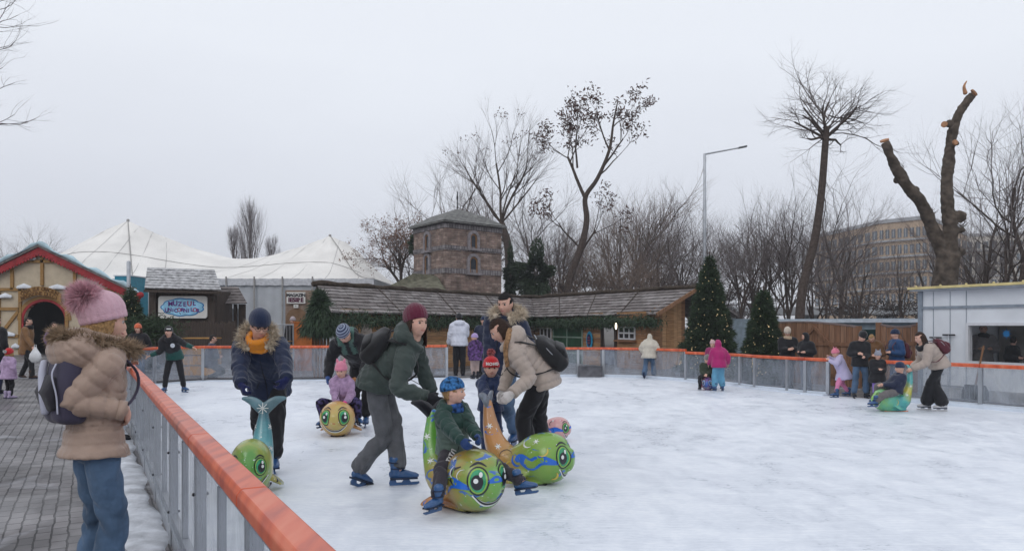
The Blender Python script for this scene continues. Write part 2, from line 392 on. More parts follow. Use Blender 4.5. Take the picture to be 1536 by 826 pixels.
def person(label, base, H, yaw, cat='person', group=None, root_z=ICE, lean=3, side=0, hip=None, neck=None, look=None, pitch=5, roll=0,
           L='down', Rt='down', fL=None, fR=None, fyL=None, fyR=None, fpL=0, fpR=0, hk=1.0, top=None, legs=None, shoe='shoe', shoe_mat=None,
           hat=None, hair=None, glove=None, scarf=None, curl=.5, eL=None, eR=None, kL=None, kR=None, face=True, smile=False, scarf_n=2, scarf_tail=False, stance=.055, width=1.0, palmL=None, palmR=None, hL=None, hR=None, seated=False, ydist=None, skin=None):
    top = dict(dict(mat=BLACKP, bulk=1.05, hem=.06, quilt=0, qs=.06, wr=.005, hood=False, hoodk=1.0, fur=None, mats=None, region=None, sleeve=None, flare=0, collar=1.0), **(top or {}))
    legs = dict(dict(mat=BLACKP, w=1.0, flare=1.0, wr=.006, mats=None, region=None), **(legs or {}))
    base = G(*base, root_z) if len(base) == 2 else np.asarray(base, float)
    Y0 = base[1]; root = thing('person', label, cat, base, group)
    vox = min(max(Y0*.00135, .0075), .024); seg = 16
    yw = R(yaw); f = V(math.sin(yw), math.cos(yw), 0); r = V(math.cos(yw), -math.sin(yw), 0); up = V(0, 0, 1)
    P3 = lambda q: q if isinstance(q, np.ndarray) else W(q[0], q[1], Y0 + (q[2] if len(q) > 2 else 0))
    sk = .062*H/1.7 if shoe == 'skate' else 0; fs = H/1.7*(1.12 if hk > 1.1 else 1.0)
    # feet
    def foot(spec, sg):
        if spec is None: return base + r*sg*stance*H
        if isinstance(spec, np.ndarray): return spec
        if len(spec) == 2: return G(spec[0], spec[1], root_z)
        return W(spec[0], spec[1], Y0 + spec[2])
    sL, sR = foot(fL, -1), foot(fR, 1)
    aL, aR = sL + up*(.075*fs + sk), sR + up*(.075*fs + sk)
    rr0 = r
    tl, sh = (.245*H, .235*H); kid = hk > 1.1
    if kid: tl, sh = .225*H, .215*H
    trunk = (.295 if not kid else .285)*H
    lift_ = tl + sh
    hz = (.52 if not kid else .475)*H + sk
    hp = P3(hip) if hip is not None else V(*(((sL + sR)/2)[:2]), root_z + hz) - f*math.sin(R(lean))*.06*H
    if not seated:      # nearly straight legs unless the pose is a seat
        zs_ = []
        for sg, a in ((-1, aL), (1, aR)): j = hp + rr0*sg*.052*H; zs_.append(a[2] + math.sqrt(max((.990*lift_)**2 - (j[0]-a[0])**2 - (j[1]-a[1])**2, .01)) + .017*H)
        hp = V(hp[0], hp[1], min(zs_))
    if neck is not None: t = P3(neck) - hp; trunk = min(max(np.linalg.norm(t), trunk*.88), trunk*1.08); t = nrm(t)
    else:
        t = rotax(up, r, -R(lean)); t = rotax(t, f, R(side))
    rr = nrm(r - t*np.dot(r, t)); tf = np.cross(t, rr)
    nb = hp + t*trunk
    shw = (.103 if not kid else .096)*H*width
    S = {-1: nb - t*.028*H - rr*shw, 1: nb - t*.028*H + rr*shw}
    hs = H/1.7*hk
    ly = R(look if look is not None else yaw); pt = R(pitch)
    hf = V(math.sin(ly)*math.cos(pt), math.cos(ly)*math.cos(pt), -math.sin(pt)); hr = V(math.cos(ly), -math.sin(ly), 0); hu = np.cross(hr, hf)
    if roll: hr, hu = rotax(hr, hf, R(roll)), rotax(hu, hf, R(roll))
    hc = nb + nrm(t + hu)*.042*H + hu*.088*hs + hf*.012*hs
    head = lambda p: hc + (np.atleast_2d(p)*hs)@np.stack([hr, hf, hu])
    # arms
    arms = {}
    for sg, spec, eh, hd, pl in ((-1, L, eL, hL, palmL), (1, Rt, eR, hR, palmR)):
        o = rr*sg
        if isinstance(spec, str):
            tgt = {'down': S[sg] - up*.29*H + o*.045*H + f*.02*H, 'pocket': hp + t*.055*H + o*.105*H + tf*.075*H, 'back': hp + t*.05*H - f*.08*H + o*.04*H,
                   'front': hp + t*.12*H + tf*.16*H + o*.02*H, 'rail': hp + t*.10*H + tf*.2*H + o*.07*H, 'lap': hp + tf*.2*H + t*.03*H + o*.02*H, 'bent': hp + t*.13*H + tf*.12*H + o*.08*H}[spec]
        else: tgt = P3(spec)
        hint = eh if eh is not None else (-f*.55 + o*.5 - up*.45)
        el, wr = ik(S[sg], tgt, .165*H, .150*H, hint); arms[sg] = (el, wr, nrm(hd) if hd is not None else (nrm(-o*.9 - up*.9 - tf*.3) if isinstance(spec, str) and spec == 'pocket' else nrm(wr - el)), pl if pl is not None else nrm(-o*.75 - up*.3 - f*.1), spec)
    kn = {}
    HJ = {}
    for sg, a, kh in ((-1, aL, kL), (1, aR, kR)):
        hj = hp - t*.005*H - up*.012*H + rr*sg*.052*H; HJ[sg] = hj
        k, a2 = ik(hj, a, tl, sh, kh if kh is not None else f + rr*sg*.12); kn[sg] = (k, a)
    sw = fs
    # ---- body: one continuous mesh
    mb = MB(); d, nu, nv = head_points(); mb.add(head(head_shape(d)), grid_faces(nu, nv))
    for sg in (-1, 1): mb.ball(head([sg*.078, -.006, .0])[0], (.010*hs, .018*hs, .03*hs), x=hr, z=hu, seg=8, rings=6)
    mb.loft([nb - t*.03*H, nb, head([0, -.012, -.07])[0], head([0, -.01, -.03])[0]], np.array([.05, .036, .034, .034])*H*(1.1 if kid else 1), right=rr, seg=14)
    mb.loft([hp + t*u*H for u in (-.03, .03, .09, .18, .25, .285)], np.array([.07, .07, .066, .075, .07, .05])*H, np.array([.055, .052, .048, .052, .045, .035])*H, right=rr, seg=14)
    for sg in (-1, 1):
        el, wr, hd, pl, _ = arms[sg]
        mb.loft([nb - t*.05*H, S[sg], (S[sg] + el)/2, el, (el*.6 + wr*.4), wr], np.array([.03, .028, .024, .020, .020, .0145])*H, seg=10)
        hand_geo(mb, wr, hd, pl, sg, fs, curl, seg=6 if Y0 > 9 else 7)
        k, a = kn[sg]; mb.loft([hp, HJ[sg], (HJ[sg] + k)/2, k, k*.65 + a*.35, a], np.array([.045, .045, .04, .027, .029, .02])*H, seg=10)
        mb.ball(a - up*.02*fs, (.03*fs,)*3, seg=8)
    fuse(mb, 'body', skin or SKIN, root, min(vox*.85, .013), 1)
    if face:
        for sg in (-1, 1):
            e = MB(); c0 = head([sg*.031, .0785, .015])[0]; e.ball(c0, .0112*hs, seg=10, x=hr, z=hf, rings=8)
            e.m = [1 if (np.mean([e.v[0][i] for i in q], axis=0) - c0)@hf > .0060*hs else 0 for q in e.f]
            e.build('eye', [EYEW, EYEB], root, smooth=True)
            b = MB(); b.loft(head([[sg*.013, .1, .031], [sg*.03, .098, .036], [sg*.047, .087, .031]]), .0022*hs, .0032*hs, seg=6); b.build('eyebrow', hair['mat'] if hair else BROWN, root)
        b = MB(); wdt = .026 if smile else .021; zc = .005 if smile else 0
        b.loft(head([[-wdt, .086, -.047 + zc], [-.01, .0965, -.049], [0, .098, -.050], [.01, .0965, -.049], [wdt, .086, -.047 + zc]]), np.array([.0015, .003, .0036, .003, .0015])*hs, np.array([.002, .005, .006, .005, .002])*hs, right=hu, seg=8)
        b.build('mouth', LIP, root, smooth=True)
    # ---- trousers
    w_ = legs['w']; mb = MB()
    mb.loft([hp - t*.025*H, hp, hp + t*.04*H, hp + t*.075*H], np.array([.082, .096, .092, .086])*H*width, np.array([.07, .078, .074, .068])*H*w_**.5, right=rr, seg=18)
    lch = []
    for sg in (-1, 1):
        k, a = kn[sg]; hj = HJ[sg]; fl = legs['flare']; cut = .04 if shoe == 'skate' else -.02
        ae = a + nrm(k - a)*(.045*fs if shoe == 'skate' else .0)
        if legs.get('cut') is not None: ae = a + nrm(k - a)*legs['cut']*H
        pts = crom([hj + t*.01*H, hj*.55 + k*.45, k, k*.5 + ae*.5, ae], 14)
        rad = crom(np.array([.051/w_**.75, .050/w_**.4, .042, .038*(.5 + fl/2), .034*fl])[:, None]*H*w_*(1.0 if not kid else 1.08), 14)[:, 0]
        mb.loft(pts, rad, right=rr, seg=seg); lch.append((pts, rad))
    def ptr(co, no, A=legs['wr'], ch=lch):
        cid, s = chain_coord(co, ch); n1 = vnoise(co, 3, 14); n2 = vnoise(co, 8, 34)
        kk = .25*H; kz = np.exp(-((s - kk)/(.07*H))**2) + .8*np.clip((s - .36*H)/(.1*H), 0, 1) + .25
        dsp = A*(np.sqrt(np.sin(s*24/H + 3.2*n1 + cid*2.1)**2 + .06)*2 - 1.2)*kz + A*.5*n2
        mi = legs['region'](co, cid, s, locals()) if legs['region'] else None
        return co + no*dsp[:, None], mi
    fuse(mb, 'trousers', legs['mats'] or legs['mat'], root, vox, 2, ptr)
    # ---- jacket
    B = top['bulk']; hem = top['hem']*H; mb = MB()
    td = nrm(t*.35 + up*.65) if not seated else t
    sp_ = [hp - td*hem, hp - td*hem*.4, hp, hp + t*.09*H, hp + t*.17*H, hp + t*.235*H, nb - t*.022*H, nb + t*.002*H, nb + t*.03*H*top['collar']]
    fl = top['flare']
    rx = np.array([.110 + fl, .110 + fl*.5, .106, .096, .106, .108, .080, .050, .043])*H*B*width; ry = np.array([.092 + fl, .090 + fl*.5, .086, .078, .084, .074, .055, .045, .040])*H*B
    if kid: rx = rx*.98; ry = ry*1.1
    sp = crom(np.hstack([np.array(sp_), rx[:, None], ry[:, None]]), 26)
    mb.loft(sp[:, :3], sp[:, 3], sp[:, 4], right=rr, seg=24, rnd_=False)
    ch = [(sp[:, :3], np.minimum(sp[:, 3], sp[:, 4]))]
    for sg in (-1, 1):
        el, wr, *_ = arms[sg]; q0 = S[sg] - rr*sg*.035*H - t*.004*H
        pts = crom([q0, S[sg] - t*.004*H, S[sg]*.5 + el*.5, el, el*.5 + wr*.5, wr - nrm(wr - el)*.01*H], 16)
        rad = crom(np.array([.045, .046, .042, .037, .034, .028])[:, None]*H*B*(1.08 if kid else 1), 16)[:, 0]
        mb.loft(pts, rad, seg=seg); ch.append((pts, rad))
    if top['hood'] == 'down':
        hk_ = top['hoodk']; mb.ball(nb - tf*(.062 + .02*(hk_ - 1))*H + t*(.012 - .03*(hk_ - 1))*H, (.082*H*hk_, .055*H*hk_, .050*H*hk_), seg=16, x=rr, z=nrm(t - tf*.5))
        mb.loft([nb + rr*sg*.0 + rr*math.sin(a)*.072*H - tf*math.cos(a)*.062*H + t*(.028 + .012*math.cos(a))*H for a in np.linspace(-2.3, 2.3, 14)], .022*H, .026*H, seg=10)
    if top['hood'] == 'up':
        dd = d.copy(); hsx = head_shape(dd)*1.0; fc = (dd[:, 1] > .42) & (abs(dd[:, 0]) < .72) & (dd[:, 2] < .62) & (dd[:, 2] > -.8)
        k = np.where(fc, .80, 1.22)[:, None]; hsx = hsx*k; hsx[:, 1] += np.where(fc, 0, -.008); mb.add(head(hsx), grid_faces(nu, nv))
        mb.loft([nb - t*.02*H, nb + t*.02*H, head([0, -.02, -.06])[0]], np.array([.062, .055, .058])*H*(1.1 if kid else 1), right=rr, seg=16)
    q, qs, A = top['quilt'], top['qs'], top['wr']
    def pj(co, no, ch=ch, q=q, qs=qs, A=A):
        cid, s = chain_coord(co, ch); n1 = vnoise(co, 5, 9); n2 = vnoise(co, 9, 30); n3 = vnoise(co, 12, 70)
        dsp = A*.7*n2 + A*.35*n3
        ar = (cid > 0); el_ = .17*H
        dsp = dsp + ar*A*(.25 if q else .8)*(np.sqrt(np.sin(s*30/H + 3.0*n1)**2 + .06)*2 - 1.2)*(np.exp(-((s - el_)/(.08*H))**2) + .35)
        if q:
            ph = PI*(s + .010*n1)/qs + np.where(ar, .5, 0); dsp = dsp + q*np.where(ar, 1.0, 1.45)*(np.abs(np.sin(ph))**.42 - .8) + q*.22*np.sin(s*0 + (co@rr)*190)*np.exp(-(np.sin(ph)/.45)**2)
        # keep the arm-pit seam smooth
        mi = top['region'](co, cid, s, dict(hp=hp, t=t, rr=rr, tf=tf, H=H, nb=nb)) if top['region'] else None
        return co + no*dsp[:, None], mi
    def trims(o, co, org):
        bvh = BVHTree.FromPolygons([tuple(v) for v in (co - org).tolist()], [tuple(p.vertices) for p in o.data.polygons])
        hb = hem*.8/H; zp = [[(-.0022*H, z*H), (.0022*H, z*H)] for z in np.linspace(-hb + .01, .27, 16)]
        def strip(name, mat, c, d, upv, pts, wd):
            return decal(name, bvh, [mat], o, org, c, d, upv, [(stroke(pts, wd), 0)], .003)
        mid = hp + t*.12*H
        strip('zip', ZIPM, mid, tf, t, [(0, (-.12 - hb*.7)*H), (0, -.05*H), (0, .05*H), (0, .14*H)], .0028*H)
        for sg in (-1, 1): strip('pocket_seam', ZIPM, mid, nrm(tf + rr*sg*.55), t, [(-sg*.010*H, -.105*H), (sg*.0*H, -.075*H), (sg*.012*H, -.045*H)], .0024*H)
        strip('back_seam', ZIPM, mid, -tf, t, [(-.07*H, .095*H), (-.02*H, .10*H), (.02*H, .10*H), (.07*H, .095*H)], .0016*H)
        if not q:
            for z_ in (-.13 - hb*.6, ): 
                for dv in (tf, -tf): strip('hem_seam', ZIPM, mid, dv, t, [(-.08*H, z_*H), (-.03*H, z_*H), (.03*H, z_*H), (.08*H, z_*H)], .0018*H)
        for sg in (-1, 1):
            el, wr, *_ = arms[sg]; ax_ = nrm(wr - el); c_ = wr - ax_*.012*H; k_ = MB(); a0 = nrm(np.cross(ax_, V(.2, .3, .9))); b0 = np.cross(ax_, a0)
            k_.loft([c_ - ax_*.012*H, c_ + ax_*.012*H], .0315*H*B, seg=18, rnd_=False); k_.build('cuff', ZIPM if False else (top['mat']), o, smooth=True)
    fuse(mb, top.get('name', 'jacket'), top['mats'] or top['mat'], root, vox, 2, pj, trims if Y0 < 10.5 else None)
    if top['fur']:
        a_ = np.linspace(-2.5, 2.5, 14)
        path = [nb + rr*math.sin(a)*(.082)*H - tf*(math.cos(a)*.088 + .004)*H + t*(.035 + .018*math.cos(a))*H for a in a_]
        fur_tube('fur_trim', path, .017*H, .045*H, int(2600 if Y0 < 9 else 900), top['fur'], root, wd=.0022*H)
    # ---- gloves, shoes
    for sg in (-1, 1):
        el, wr, hd, pl, spec = arms[sg]
        if glove and not (isinstance(spec, str) and spec == 'pocket'):
            g = MB(); g.loft([wr - nrm(wr - el)*.03*H, wr - nrm(wr - el)*.0*H, wr + hd*.02*fs], np.array([.024, .023, .021])*H, seg=12); hand_geo(g, wr, hd, pl, sg, fs*1.02, curl, inflate=1.22)
            fuse(g, 'glove', glove, root, min(vox*.8, .012), 1)
    smt = shoe_mat or (SKB if shoe == 'skate' else BLACKP)
    for s_, fy, fp, sg in ((sL, fyL, fpL, -1), (sR, fyR, fpR, 1)): foot_geo(None, s_, R(fy if fy is not None else yaw + sg*8), fs, shoe, root, smt, R(fp))
    # ---- hair, hat, scarf
    if hair:
        dd = d; hx = head_shape(dd)
        fc = ((dd[:, 1] > -.02) & (dd[:, 2] < .50 + .10*abs(dd[:, 0])) & ((abs(dd[:, 0]) < .90) | (dd[:, 2] < .1))) | ((dd[:, 1] > -.35) & (dd[:, 2] < -.15)) | (dd[:, 2] < -.55)
        k = np.where(fc, .93, 1.075)[:, None]; hx = hx*k
        n_ = vnoise(hx, 4, 140)*.002; hx = hx*(1 + n_[:, None]/.1*np.where(fc, 0, 1)[:, None])
        m_ = MB(); m_.add(head(hx), grid_faces(nu, nv)); kd = hair['kind']; q_ = random.Random(int(Y0*100))
        if kd in ('long', 'mid'):
            ln = hair.get('len', .28 if kd == 'long' else .14)
            for i in range(34):
                a = PI*(.44 + 1.12*i/33); ax, ay = math.sin(a)*.078, math.cos(a)*.096
                a0 = head([math.sin(a)*.075, math.cos(a)*.095, .03])[0]; wv = q_.uniform(-.012, .012)
                dwn = nrm(-up*.9 - hf*.12 + hr*math.sin(a)*.12)
                pts = [a0, head([ax*1.1, ay*1.12, -.04])[0]]; p = pts[-1]
                for j in range(4): p = p + dwn*ln*hs/4*q_.uniform(.85, 1.1) + hr*wv*math.sin(j*1.9 + i) + hf*wv*math.cos(j*2.3 + i); pts.append(p)
                pts = crom(pts, 10); m_.loft(pts, np.linspace(.014, .006, 10)*hs, seg=6)
        if kd in ('pony', 'braid'):
            p = head([.02, -.10, .0])[0]; pts = [p]; tgt = hair.get('to', -up*.25 - hf*.02)
            for j in range(6): p = p + nrm(tgt)*.05*hs + hr*.008*math.sin(j*2.0); pts.append(p)
            m_.loft(crom(pts, 20), .024*hs*(1 + .25*np.sin(np.arange(20)*1.9)), seg=10)
        if Y0 < 10.5:      # loose strands over the cap
            r_ = np.random.RandomState(7); ix = r_.choice(np.where(~fc)[0], 1300); bb = head(hx[ix]*.985); nn = head(hx[ix]) - hc; nn /= np.linalg.norm(nn, axis=1)[:, None]
            fl_ = np.cross(nn, np.cross(np.tile(-hu, (len(nn), 1)), nn)); spikes(m_, bb, fl_*1.0 + nn*.15 - hf*.35, .026*hs, .0011*hs, jitter=.25, seed=8)
        m_.build('hair', hair['mat'], root, smooth=True)
    if hat:
        hm = hat['mat']; tilt = R(hat.get('tilt', 12)); ax = rotax(hu, hr, tilt); hF = rotax(hf, hr, tilt); k = 1.0*hat.get('size', 1)
        zz = np.array([.028, .05, .075, .10, .122, .140, .150, .154])*1.0; sc2 = np.array([1.06, 1.10, 1.06, .96, .78, .50, .25, .06])*k
        if hat.get('slouch'): zz = np.array([.026, .05, .08, .112, .14, .165, .182, .19]); sc2 = np.array([1.06, 1.16, 1.18, 1.1, .95, .68, .36, .08])*k
        rw = crom(np.stack([zz, sc2], 1), 22); m_ = MB(); sg_ = 84 if Y0 < 9 else 36; vs_ = []
        rib = hat.get('rib', .012)
        nr = len(rw)
        a = np.arange(sg_)/sg_*2*PI
        for zi, s2 in rw:
            rad = 1 + (rib*np.sign(np.sin(a*sg_/4))*1.0 if rib else 0)*np.clip(s2, .3, 1)
            vs_.append(hc + ax*zi*hs + np.outer(np.cos(a)*rad*.081*s2*hs, hr) + np.outer(np.sin(a)*rad*.101*s2*hs, hF) - hF*.004*hs)
        f_ = [(i*sg_ + j, i*sg_ + (j+1) % sg_, (i+1)*sg_ + (j+1) % sg_, (i+1)*sg_ + j) for i in range(nr-1) for j in range(sg_)] + [tuple(range(sg_-1, -1, -1)), tuple((nr-1)*sg_ + j for j in range(sg_))]
        ms = [(i//2) % 2 if hat['kind'] == 'stripe' else 0 for i in range(nr-1) for j in range(sg_)] + [0, 0]
        m_.add(np.vstack(vs_), f_, ms)
        if hat.get('brim', True):
            vs_ = []
            prof = ((.012, 1.075), (.012, 1.13), (.03, 1.16), (.052, 1.155), (.062, 1.12), (.060, 1.06))
            for zi, s2 in prof: rad = 1 + rib*1.6*np.sign(np.sin(a*sg_/4)); vs_.append(hc + ax*zi*hs + np.outer(np.cos(a)*rad*.081*s2*k*hs, hr) + np.outer(np.sin(a)*rad*.101*s2*k*hs, hF) - hF*.004*hs)
            n6 = len(prof); m_.add(np.vstack(vs_), [(i*sg_ + j, i*sg_ + (j+1) % sg_, ((i+1) % n6)*sg_ + (j+1) % sg_, ((i+1) % n6)*sg_ + j) for i in range(n6) for j in range(sg_)], hat.get('brimmat', 0))
        h_ = m_.build('hat', hm if isinstance(hm, list) else [hm], root, smooth=True)
        if hat.get('pom') is not None:
            pc = hc + ax*(.168 + .02*k)*hs*hat.get('pomz', 1) - hF*hat.get('pomback', .0)*hs
            pompom(pc, hat.get('pomr', .035)*hs, hat['pom'], h_, n=int(3600 if Y0 < 6 else 500), ln=hat.get('pomr', .035)*hs*1.0, wd=.0022*hs if Y0 < 6 else .006*hs)
        if hat.get('ears') is not None:
            for sg in (-1, 1):
                e = MB(); e.loft([hc + ax*.12*hs + hr*sg*.045*hs, hc + ax*.165*hs + hr*sg*.058*hs, hc + ax*.19*hs + hr*sg*.062*hs], np.array([.03, .02, .006])*hs, np.array([.014, .012, .004])*hs, right=hr, seg=10); e.build('hat_ear', hat['ears'], h_)
    if scarf:
        m_ = MB(); 
        for k_, z_ in enumerate((-.012, .014, .034)[:scarf_n]):
            m_.loft([nb + (t*.012 + t*z_)*H + rr*math.sin(a)*(.058 - k_*.004)*H + tf*(math.cos(a)*(.056 - k_*.003) + .012)*H + t*math.sin(a*2 + k_)*.006*H for a in np.linspace(0, 2*PI, 20)], .018*H, .022*H, seg=8)
        if scarf_tail: m_.loft([nb + tf*.075*H + t*.01*H, nb + tf*.09*H - t*.05*H + rr*.02*H, nb + tf*.095*H - t*.10*H + rr*.03*H], np.array([.03, .034, .03])*H, np.array([.014, .012, .01])*H, right=rr, seg=10)
        fuse(m_, 'scarf', scarf, root, vox, 2, lambda co, no: (co + no*(.004*vnoise(co, 2, 40))[:, None], None))
    return dict(root=root, hp=hp, t=t, rr=rr, tf=tf, nb=nb, H=H, hc=hc, hr=hr, hf=hf, hu=hu, hs=hs, arms=arms, S=S, kn=kn, B=B, f=f, r=r, head=head, vox=vox, Y0=Y0)

def backpack(P, label, mat, trim, size=(.155, .085, .23), drop=.14, back=None, mat2=None, style=0, tilt=0):
    """rounded pack on a wearer's back, its own thing"""
    H, t, rr, tf, nb, B = P['H'], P['t'], P['rr'], P['tf'], P['nb'], P['B']
    wx, dy, hz = size; bk = (.078*B*H + dy*.85) if back is None else back
    tt = rotax(t, rr, R(tilt)); ff = np.cross(tt, rr)
    c = nb - t*drop*H - tf*bk; root = thing('backpack', label, 'backpack', c)
    m = MB(); zs = np.array([-1, -.93, -.75, -.3, .2, .6, .85, 1.0]); sx = np.array([.72, .92, 1, 1.03, .98, .86, .66, .30]); sy = np.array([.6, .9, 1.05, 1.1, 1, .8, .55, .22])
    q = crom(np.stack([zs, sx, sy], 1), 16)
    m.loft([c + tt*a*hz for a in q[:, 0]], q[:, 1]*wx, q[:, 2]*dy, right=rr, seg=28, power=.62, rnd_=False)
    fuse(m, 'bag', mat, root, P['vox'], 3, lambda co, no: (co + no*(.004*vnoise(co, 6, 26))[:, None], None))
    m = MB(); m.loft([c - tt*hz*.62 - ff*(dy*.95), c - tt*hz*.25 - ff*dy*1.22, c + tt*hz*.08 - ff*dy*1.0], np.array([.68, .72, .6])*wx, np.array([.3, .42, .28])*dy, right=rr, seg=18, power=.6)
    m.build('front_pocket', mat2 or mat, root, smooth=True)
    if style == 1:      # two pale curved reflective bands over the pack
        for a, b, wd in ((-.62, -.98, .020), (.62, .30, .007)):
            k = MB(); pts = [c + rr*wx*x_ + tt*hz*z_ - ff*dy*y_ for x_, z_, y_ in ((-.72 if a < 0 else .5, .42, 1.0), (-.35 if a < 0 else .66, .16, 1.28), (.02 if a < 0 else .8, -.3, 1.38 if a < 0 else 1.05), (.10 if a < 0 else .86, -.72, 1.22 if a < 0 else .95))]
            k.loft(crom(pts, 14), wd, .004 if a > 0 else .02, right=rr, seg=8); k.build('band', trim, root, smooth=True)
    else:
        k = MB(); k.loft([c + rr*wx*math.sin(a)*.98 + tt*hz*(.12 + .80*math.cos(a)) - ff*dy*.28 for a in np.linspace(-1.9, 1.9, 24)], .004, seg=6); k.build('zip', trim, root)
    k = MB(); k.loft([c + tt*hz*1.0 - rr*.03, c + tt*(hz*1.0 + .035) , c + tt*hz*1.0 + rr*.03], .006, seg=6); k.build('carry_loop', trim, root, smooth=True)
    for sg in (-1, 1):
        s_ = MB(); o = rr*sg; e = .012*H
        y_ = .062*B*H + e
        pts = [c + tt*hz*.8 + ff*dy*.4 + o*.045*H, nb - t*.004*H + o*.066*H*B - tf*.045*H*B + t*e*.6, nb - t*.008*H + o*.074*H*B + t*e + tf*.01*H, nb - t*.06*H + o*.080*H*B + tf*(y_ + .012*H),
               nb - t*.13*H + o*.094*H*B + tf*(y_ + .012*H), nb - t*.185*H + o*.112*H*B + tf*.03*H, c - tt*hz*.7 + ff*dy*.3 + o*wx*.8]
        s_.loft(crom(pts, 26), .017*(H/1.65), .0055, right=rr, seg=8); s_.build('strap', mat if not isinstance(mat, list) else mat[0], root, smooth=True)
    return root

# ================================================================== painted seal-shaped skating aids
def decal(name, bvh, mat, parent, org, c, d, upv, polys, off=.004, mi=None):
    """project flat outlines onto the shell: each becomes a curved patch standing just proud of the surface"""
    d = nrm(d); x = nrm(np.cross(upv, d)); y = np.cross(d, x); mb = MB()
    for k, (rings, o_) in enumerate(polys):
        vs_ = []
        for ring in rings:
            for (u, v) in ring:
                p = c + x*u + y*v + d*.6; h = bvh.ray_cast(Vector(p - org), Vector(-d), 1.0)
                q = (V(*h[0]) + org + V(*h[1])*(off + o_)) if h[0] is not None else (c + x*u + y*v)
                vs_.append(q)
        n = len(rings[0]); mm = mi[k] if mi else 0
        f_ = [(i*n + j, i*n + (j+1) % n, (i+1)*n + (j+1) % n, (i+1)*n + j) for i in range(len(rings)-1) for j in range(n)]
        mb.add(vs_, f_, mm)
    return mb.build(name, mat, parent, smooth=True)
def disc(r_, cx=0, cy=0, n=22, k=5, ex=1.0, inner=.02, start=0, end=2*PI):
    return [[(cx + r_*(inner + (1 - inner)*i/k)*math.cos(a)*ex, cy + r_*(inner + (1-inner)*i/k)*math.sin(a)) for a in np.linspace(0, 2*PI, n, endpoint=False)] for i in range(k+1)]
def stroke(pts, wd):
    """open stroke as a closed loop pair"""
    p = crom(pts, 16); t = np.gradient(p, axis=0); t /= np.linalg.norm(t, axis=1)[:, None]; nn = np.stack([-t[:, 1], t[:, 0]], 1)
    w2 = wd*np.sin(np.linspace(.25, PI - .25, 16))[:, None]; return [[tuple(a) for a in (p + nn*w2)], [tuple(a) for a in (p - nn*w2)]]
def sealmat(name, tail, body, face_, splash, yc=0, dark=(.02, .02, .03), splash_amt=.5):
    if name in MATS: return MATS[name]
    m, t, b = newmat(name); N = t.nodes; L = t.links
    c = N.new('ShaderNodeTexCoord'); at = N.new('ShaderNodeAttribute'); at.attribute_name = 'along'
    n = N.new('ShaderNodeTexNoise'); n.inputs['Scale'].default_value = 5.5; n.inputs['Detail'].default_value = 5; n.inputs['Distortion'].default_value = .8; L.new(c.outputs['Object'], n.inputs['Vector'])
    a = N.new('ShaderNodeMath'); a.operation = 'MULTIPLY_ADD'; a.inputs[1].default_value = .28; L.new(n.outputs[0], a.inputs[0]); L.new(at.outputs['Fac'], a.inputs[2])
    r = N.new('ShaderNodeValToRGB'); L.new(a.outputs[0], r.inputs[0]); e_ = r.color_ramp.elements
    e_[0].position = .18; e_[0].color = (*tail[0], 1); e_[1].position = .95; e_[1].color = (*face_[1], 1)
    for ps, cl in ((.34, tail[1]), (.52, body[0]), (.64, body[1]), (.78, face_[0])): q = e_.new(ps); q.color = (*cl, 1)
    n2 = N.new('ShaderNodeTexNoise'); n2.inputs['Scale'].default_value = 6; n2.inputs['Detail'].default_value = 4; n2.inputs['Distortion'].default_value = 1.2
    mp = N.new('ShaderNodeMapping'); mp.inputs['Scale'].default_value = (1, 1, 1.9); mp.inputs['Location'].default_value = (3, 1, 2); L.new(c.outputs['Object'], mp.inputs[0]); L.new(mp.outputs[0], n2.inputs['Vector'])
    r2 = N.new('ShaderNodeMapRange'); r2.inputs[1].default_value = .66 - splash_amt*.1; r2.inputs[2].default_value = .70 - splash_amt*.1; L.new(n2.outputs[0], r2.inputs[0])
    mx_ = N.new('ShaderNodeMix'); mx_.data_type = 'RGBA'; L.new(r2.outputs[0], mx_.inputs[0]); L.new(r.outputs[0], mx_.inputs[6]); mx_.inputs[7].default_value = (*splash, 1)
    n3 = N.new('ShaderNodeTexNoise'); n3.inputs['Scale'].default_value = 34; n3.inputs['Detail'].default_value = 2; L.new(c.outputs['Object'], n3.inputs['Vector'])
    r3 = N.new('ShaderNodeMapRange'); r3.inputs[1].default_value = .70; r3.inputs[2].default_value = .73; L.new(n3.outputs[0], r3.inputs[0])
    m3 = N.new('ShaderNodeMix'); m3.data_type = 'RGBA'; L.new(r3.outputs[0], m3.inputs[0]); L.new(mx_.outputs[2], m3.inputs[6]); m3.inputs[7].default_value = (.6, .65, .62, 1)
    L.new(m3.outputs[2], b.inputs['Base Color']); b.inputs['Roughness'].default_value = .3; b.inputs['Coat Weight'].default_value = .5; b.inputs['Coat Roughness'].default_value = .15
    MATS[name] = m; return m
PW = M('paint_white', (.7, .72, .7), rough=.35, var=.05); PK = M('paint_black', (.015, .015, .02), rough=.3, var=0); PB = M('paint_blue', (.02, .13, .55), rough=.3, var=.15)
PG = M('paint_green', (.02, .26, .11), rough=.2, var=.3, vs=18, coat=.6); PG2 = M('paint_lime', (.22, .42, .07), rough=.3, var=.15); PY = M('paint_yellow', (.62, .45, .06), rough=.3, var=.15)
